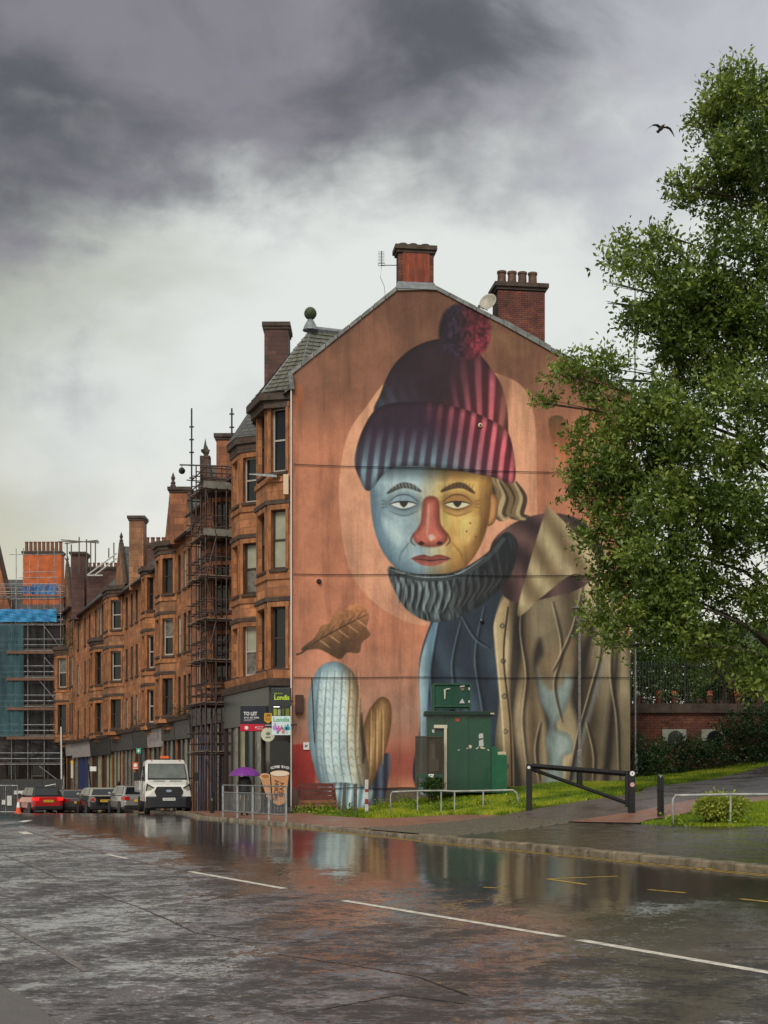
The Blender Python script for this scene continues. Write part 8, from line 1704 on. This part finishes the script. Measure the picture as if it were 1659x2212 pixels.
# ------------------------------------------------------------------ people
def person(label, loc, rz, coat_c, leg_c, h=1.68, stride=0.16, arm_up=False, hood=True):
    """one continuous skinned body (x right, y forward), clothes and hair as children"""
    t = thing('person', label, 'person', loc, R(rz)); k = h / 1.7
    V_ = []; E_ = []; Rr = []
    def v(x, y, z, r_, prev=None):
        V_.append((x * k, y * k, z * k)); Rr.append(r_ * k); 
        if prev is not None: E_.append((prev, len(V_) - 1))
        return len(V_) - 1
    pel = v(0, 0, 0.95, 0.15); wa = v(0, 0.01, 1.12, 0.135, pel); ch = v(0, 0.015, 1.32, 0.16, wa); nk = v(0, 0.02, 1.46, 0.055, ch); hd_ = v(0, 0.03, 1.56, 0.085, nk); v(0, 0.035, 1.65, 0.07, hd_)
    for sg in (-1, 1):
        hp = v(sg * 0.09, 0, 0.88, 0.10, pel); kn = v(sg * 0.10, sg * stride * 0.6 + 0.04, 0.50, 0.065, hp); an = v(sg * 0.10, sg * stride, 0.09, 0.042, kn); v(sg * 0.11, sg * stride + 0.14, 0.035, 0.036, an)
        sh = v(sg * 0.17, 0.01, 1.40, 0.065, ch)
        if arm_up and sg > 0: el__ = v(0.24, 0.12, 1.17, 0.048, sh); wr = v(0.16, 0.26, 1.30, 0.03, el__); fdir = (0, 0.02, 0.03)
        else: el__ = v(sg * 0.23, -sg * stride * 0.3, 1.12, 0.048, sh); wr = v(sg * 0.24, -sg * stride * 0.6 + 0.04, 0.88, 0.03, el__); fdir = (0, 0.01, -0.04)
        b_ = V_[wr]; pm_ = v(b_[0] / k + fdir[0], b_[1] / k + fdir[1], b_[2] / k + fdir[2], 0.024, wr)
        for j in range(5):
            b2 = V_[pm_]; o1 = v(b2[0] / k + (j - 2) * 0.009, b2[1] / k + fdir[1] * 0.8 + 0.008, b2[2] / k + fdir[2] * 0.8, 0.009, pm_); v(V_[o1][0] / k, V_[o1][1] / k + 0.012, V_[o1][2] / k + fdir[2] * (0.6 if j else 0.2), 0.008, o1)
    me_ = bpy.data.meshes.new('body'); me_.from_pydata(V_, E_, []); ob = bpy.data.objects.new('body', me_); C.objects.link(ob)
    sk = ob.modifiers.new('skin', 'SKIN'); sk.use_smooth_shade = True
    for i, r_ in enumerate(Rr): me_.skin_vertices[0].data[i].radius = (r_, r_ * (0.78 if i < 3 else 1.0))
    me_.skin_vertices[0].data[0].use_root = True
    ss = ob.modifiers.new('sub', 'SUBSURF'); ss.levels = 2; ss.render_levels = 2
    dg = bpy.context.evaluated_depsgraph_get(); bm_ = bpy.data.meshes.new_from_object(ob.evaluated_get(dg)); bpy.data.objects.remove(ob)
    skin = mat('skin', (0.42, 0.24, 0.17), 0.5)
    bm_.materials.clear(); bm_.materials.append(leg_c); bm_.materials.append(skin); bm_.materials.append(coat_c)
    for p in bm_.polygons:
        z = p.center.z / k; x = abs(p.center.x / k)
        p.material_index = 1 if (z > 1.47 or (x > 0.14 and 0.6 < z < 0.865)) else (2 if z > 0.92 else 0); p.use_smooth = True
    o = bpy.data.objects.new('body', bm_); C.objects.link(o); o.parent = t
    cm = MB().lathe([(0.20, 0.80), (0.19, 0.95), (0.165, 1.12), (0.185, 1.3), (0.17, 1.40), (0.08, 1.47)], (0, 0.01, 0), 14); cm.v = [(x * k, (y * 0.74) * k, z * k) for x, y, z in cm.v]; cm.build('coat', coat_c, t, world=False, smooth=True)
    MB().ball((0, 0.015 * k, 1.60 * k), 0.112 * k, 12, 1.12, 0.9, 1.0).build('hood' if hood else 'hair', coat_c if hood else mat('hair_dark', (0.02, 0.015, 0.012), 0.7), t, world=False, smooth=True)
    for sg in (-1, 1): MB().ball((sg * 0.11 * k, (sg * stride + 0.09) * k, 0.045 * k), 0.055 * k, 8, 0.8, 0.9, 2.3).build('shoe', BLACK, t, world=False, smooth=True)
    return t
DK = mat('coat_black', (0.012, 0.012, 0.014), 0.6); NV = mat('coat_navy', (0.016, 0.018, 0.03), 0.6); JN = mat('trousers_dark', (0.02, 0.02, 0.026), 0.7)
q = G(528, 1762, 0.1); person('person in a black hooded coat walking away under a purple umbrella', (q.x, q.y, 0.10), 8, DK, JN, 1.68, 0.12, True)
um = thing('umbrella', 'open purple umbrella held above the person in black', 'umbrella', (q.x + 0.10, q.y + 0.30, 1.30)); UB = mat('umbrella_purple', (0.16, 0.02, 0.24), 0.45)
cn_ = MB(); N_ = 8; rr_ = [0.02, 0.25, 0.45, 0.56, 0.60]; zz_ = [0.62, 0.58, 0.48, 0.36, 0.27]
for j, (r_, z) in enumerate(zip(rr_, zz_)):
    for i in range(N_ * 3):
        a = 2 * math.pi * i / (N_ * 3); sc__ = 1.0 if i % 3 == 0 else 0.94; cn_.v.append((-0.10 + r_ * sc__ * math.cos(a), -0.15 + r_ * sc__ * math.sin(a), z + (0.0 if i % 3 == 0 else 0.02 * j / 4)))
for j in range(4):
    for i in range(N_ * 3): a = j * N_ * 3 + i; b_ = j * N_ * 3 + (i + 1) % (N_ * 3); cn_.f.append((a, b_, b_ + N_ * 3, a + N_ * 3)); cn_.mi.append(0)
cn_.f.append(tuple(range(N_ * 3))); cn_.mi.append(0); cn_.build('canopy', UB, um, world=False)
MB().tube((-0.02, -0.05, -0.08), (-0.10, -0.15, 0.68), 0.009).build('shaft', STEEL, um, world=False); MB().tube((-0.02, -0.05, -0.14), (-0.02, -0.05, -0.04), 0.016).build('handle', BLACK, um, world=False)
rb_ = MB()
for i in range(N_): a = 2 * math.pi * i / N_; rb_.tube((-0.10, -0.15, 0.57), (-0.10 + 0.58 * math.cos(a), -0.15 + 0.58 * math.sin(a), 0.27), 0.005, n=4)
rb_.build('ribs', STEEL, um, world=False)
person('person in dark clothes walking away between the black car and the truck', (W(256, 0, 78).x, 78, road_z(78) + 0.02), 15, NV, JN, 1.75, 0.14, False, False)
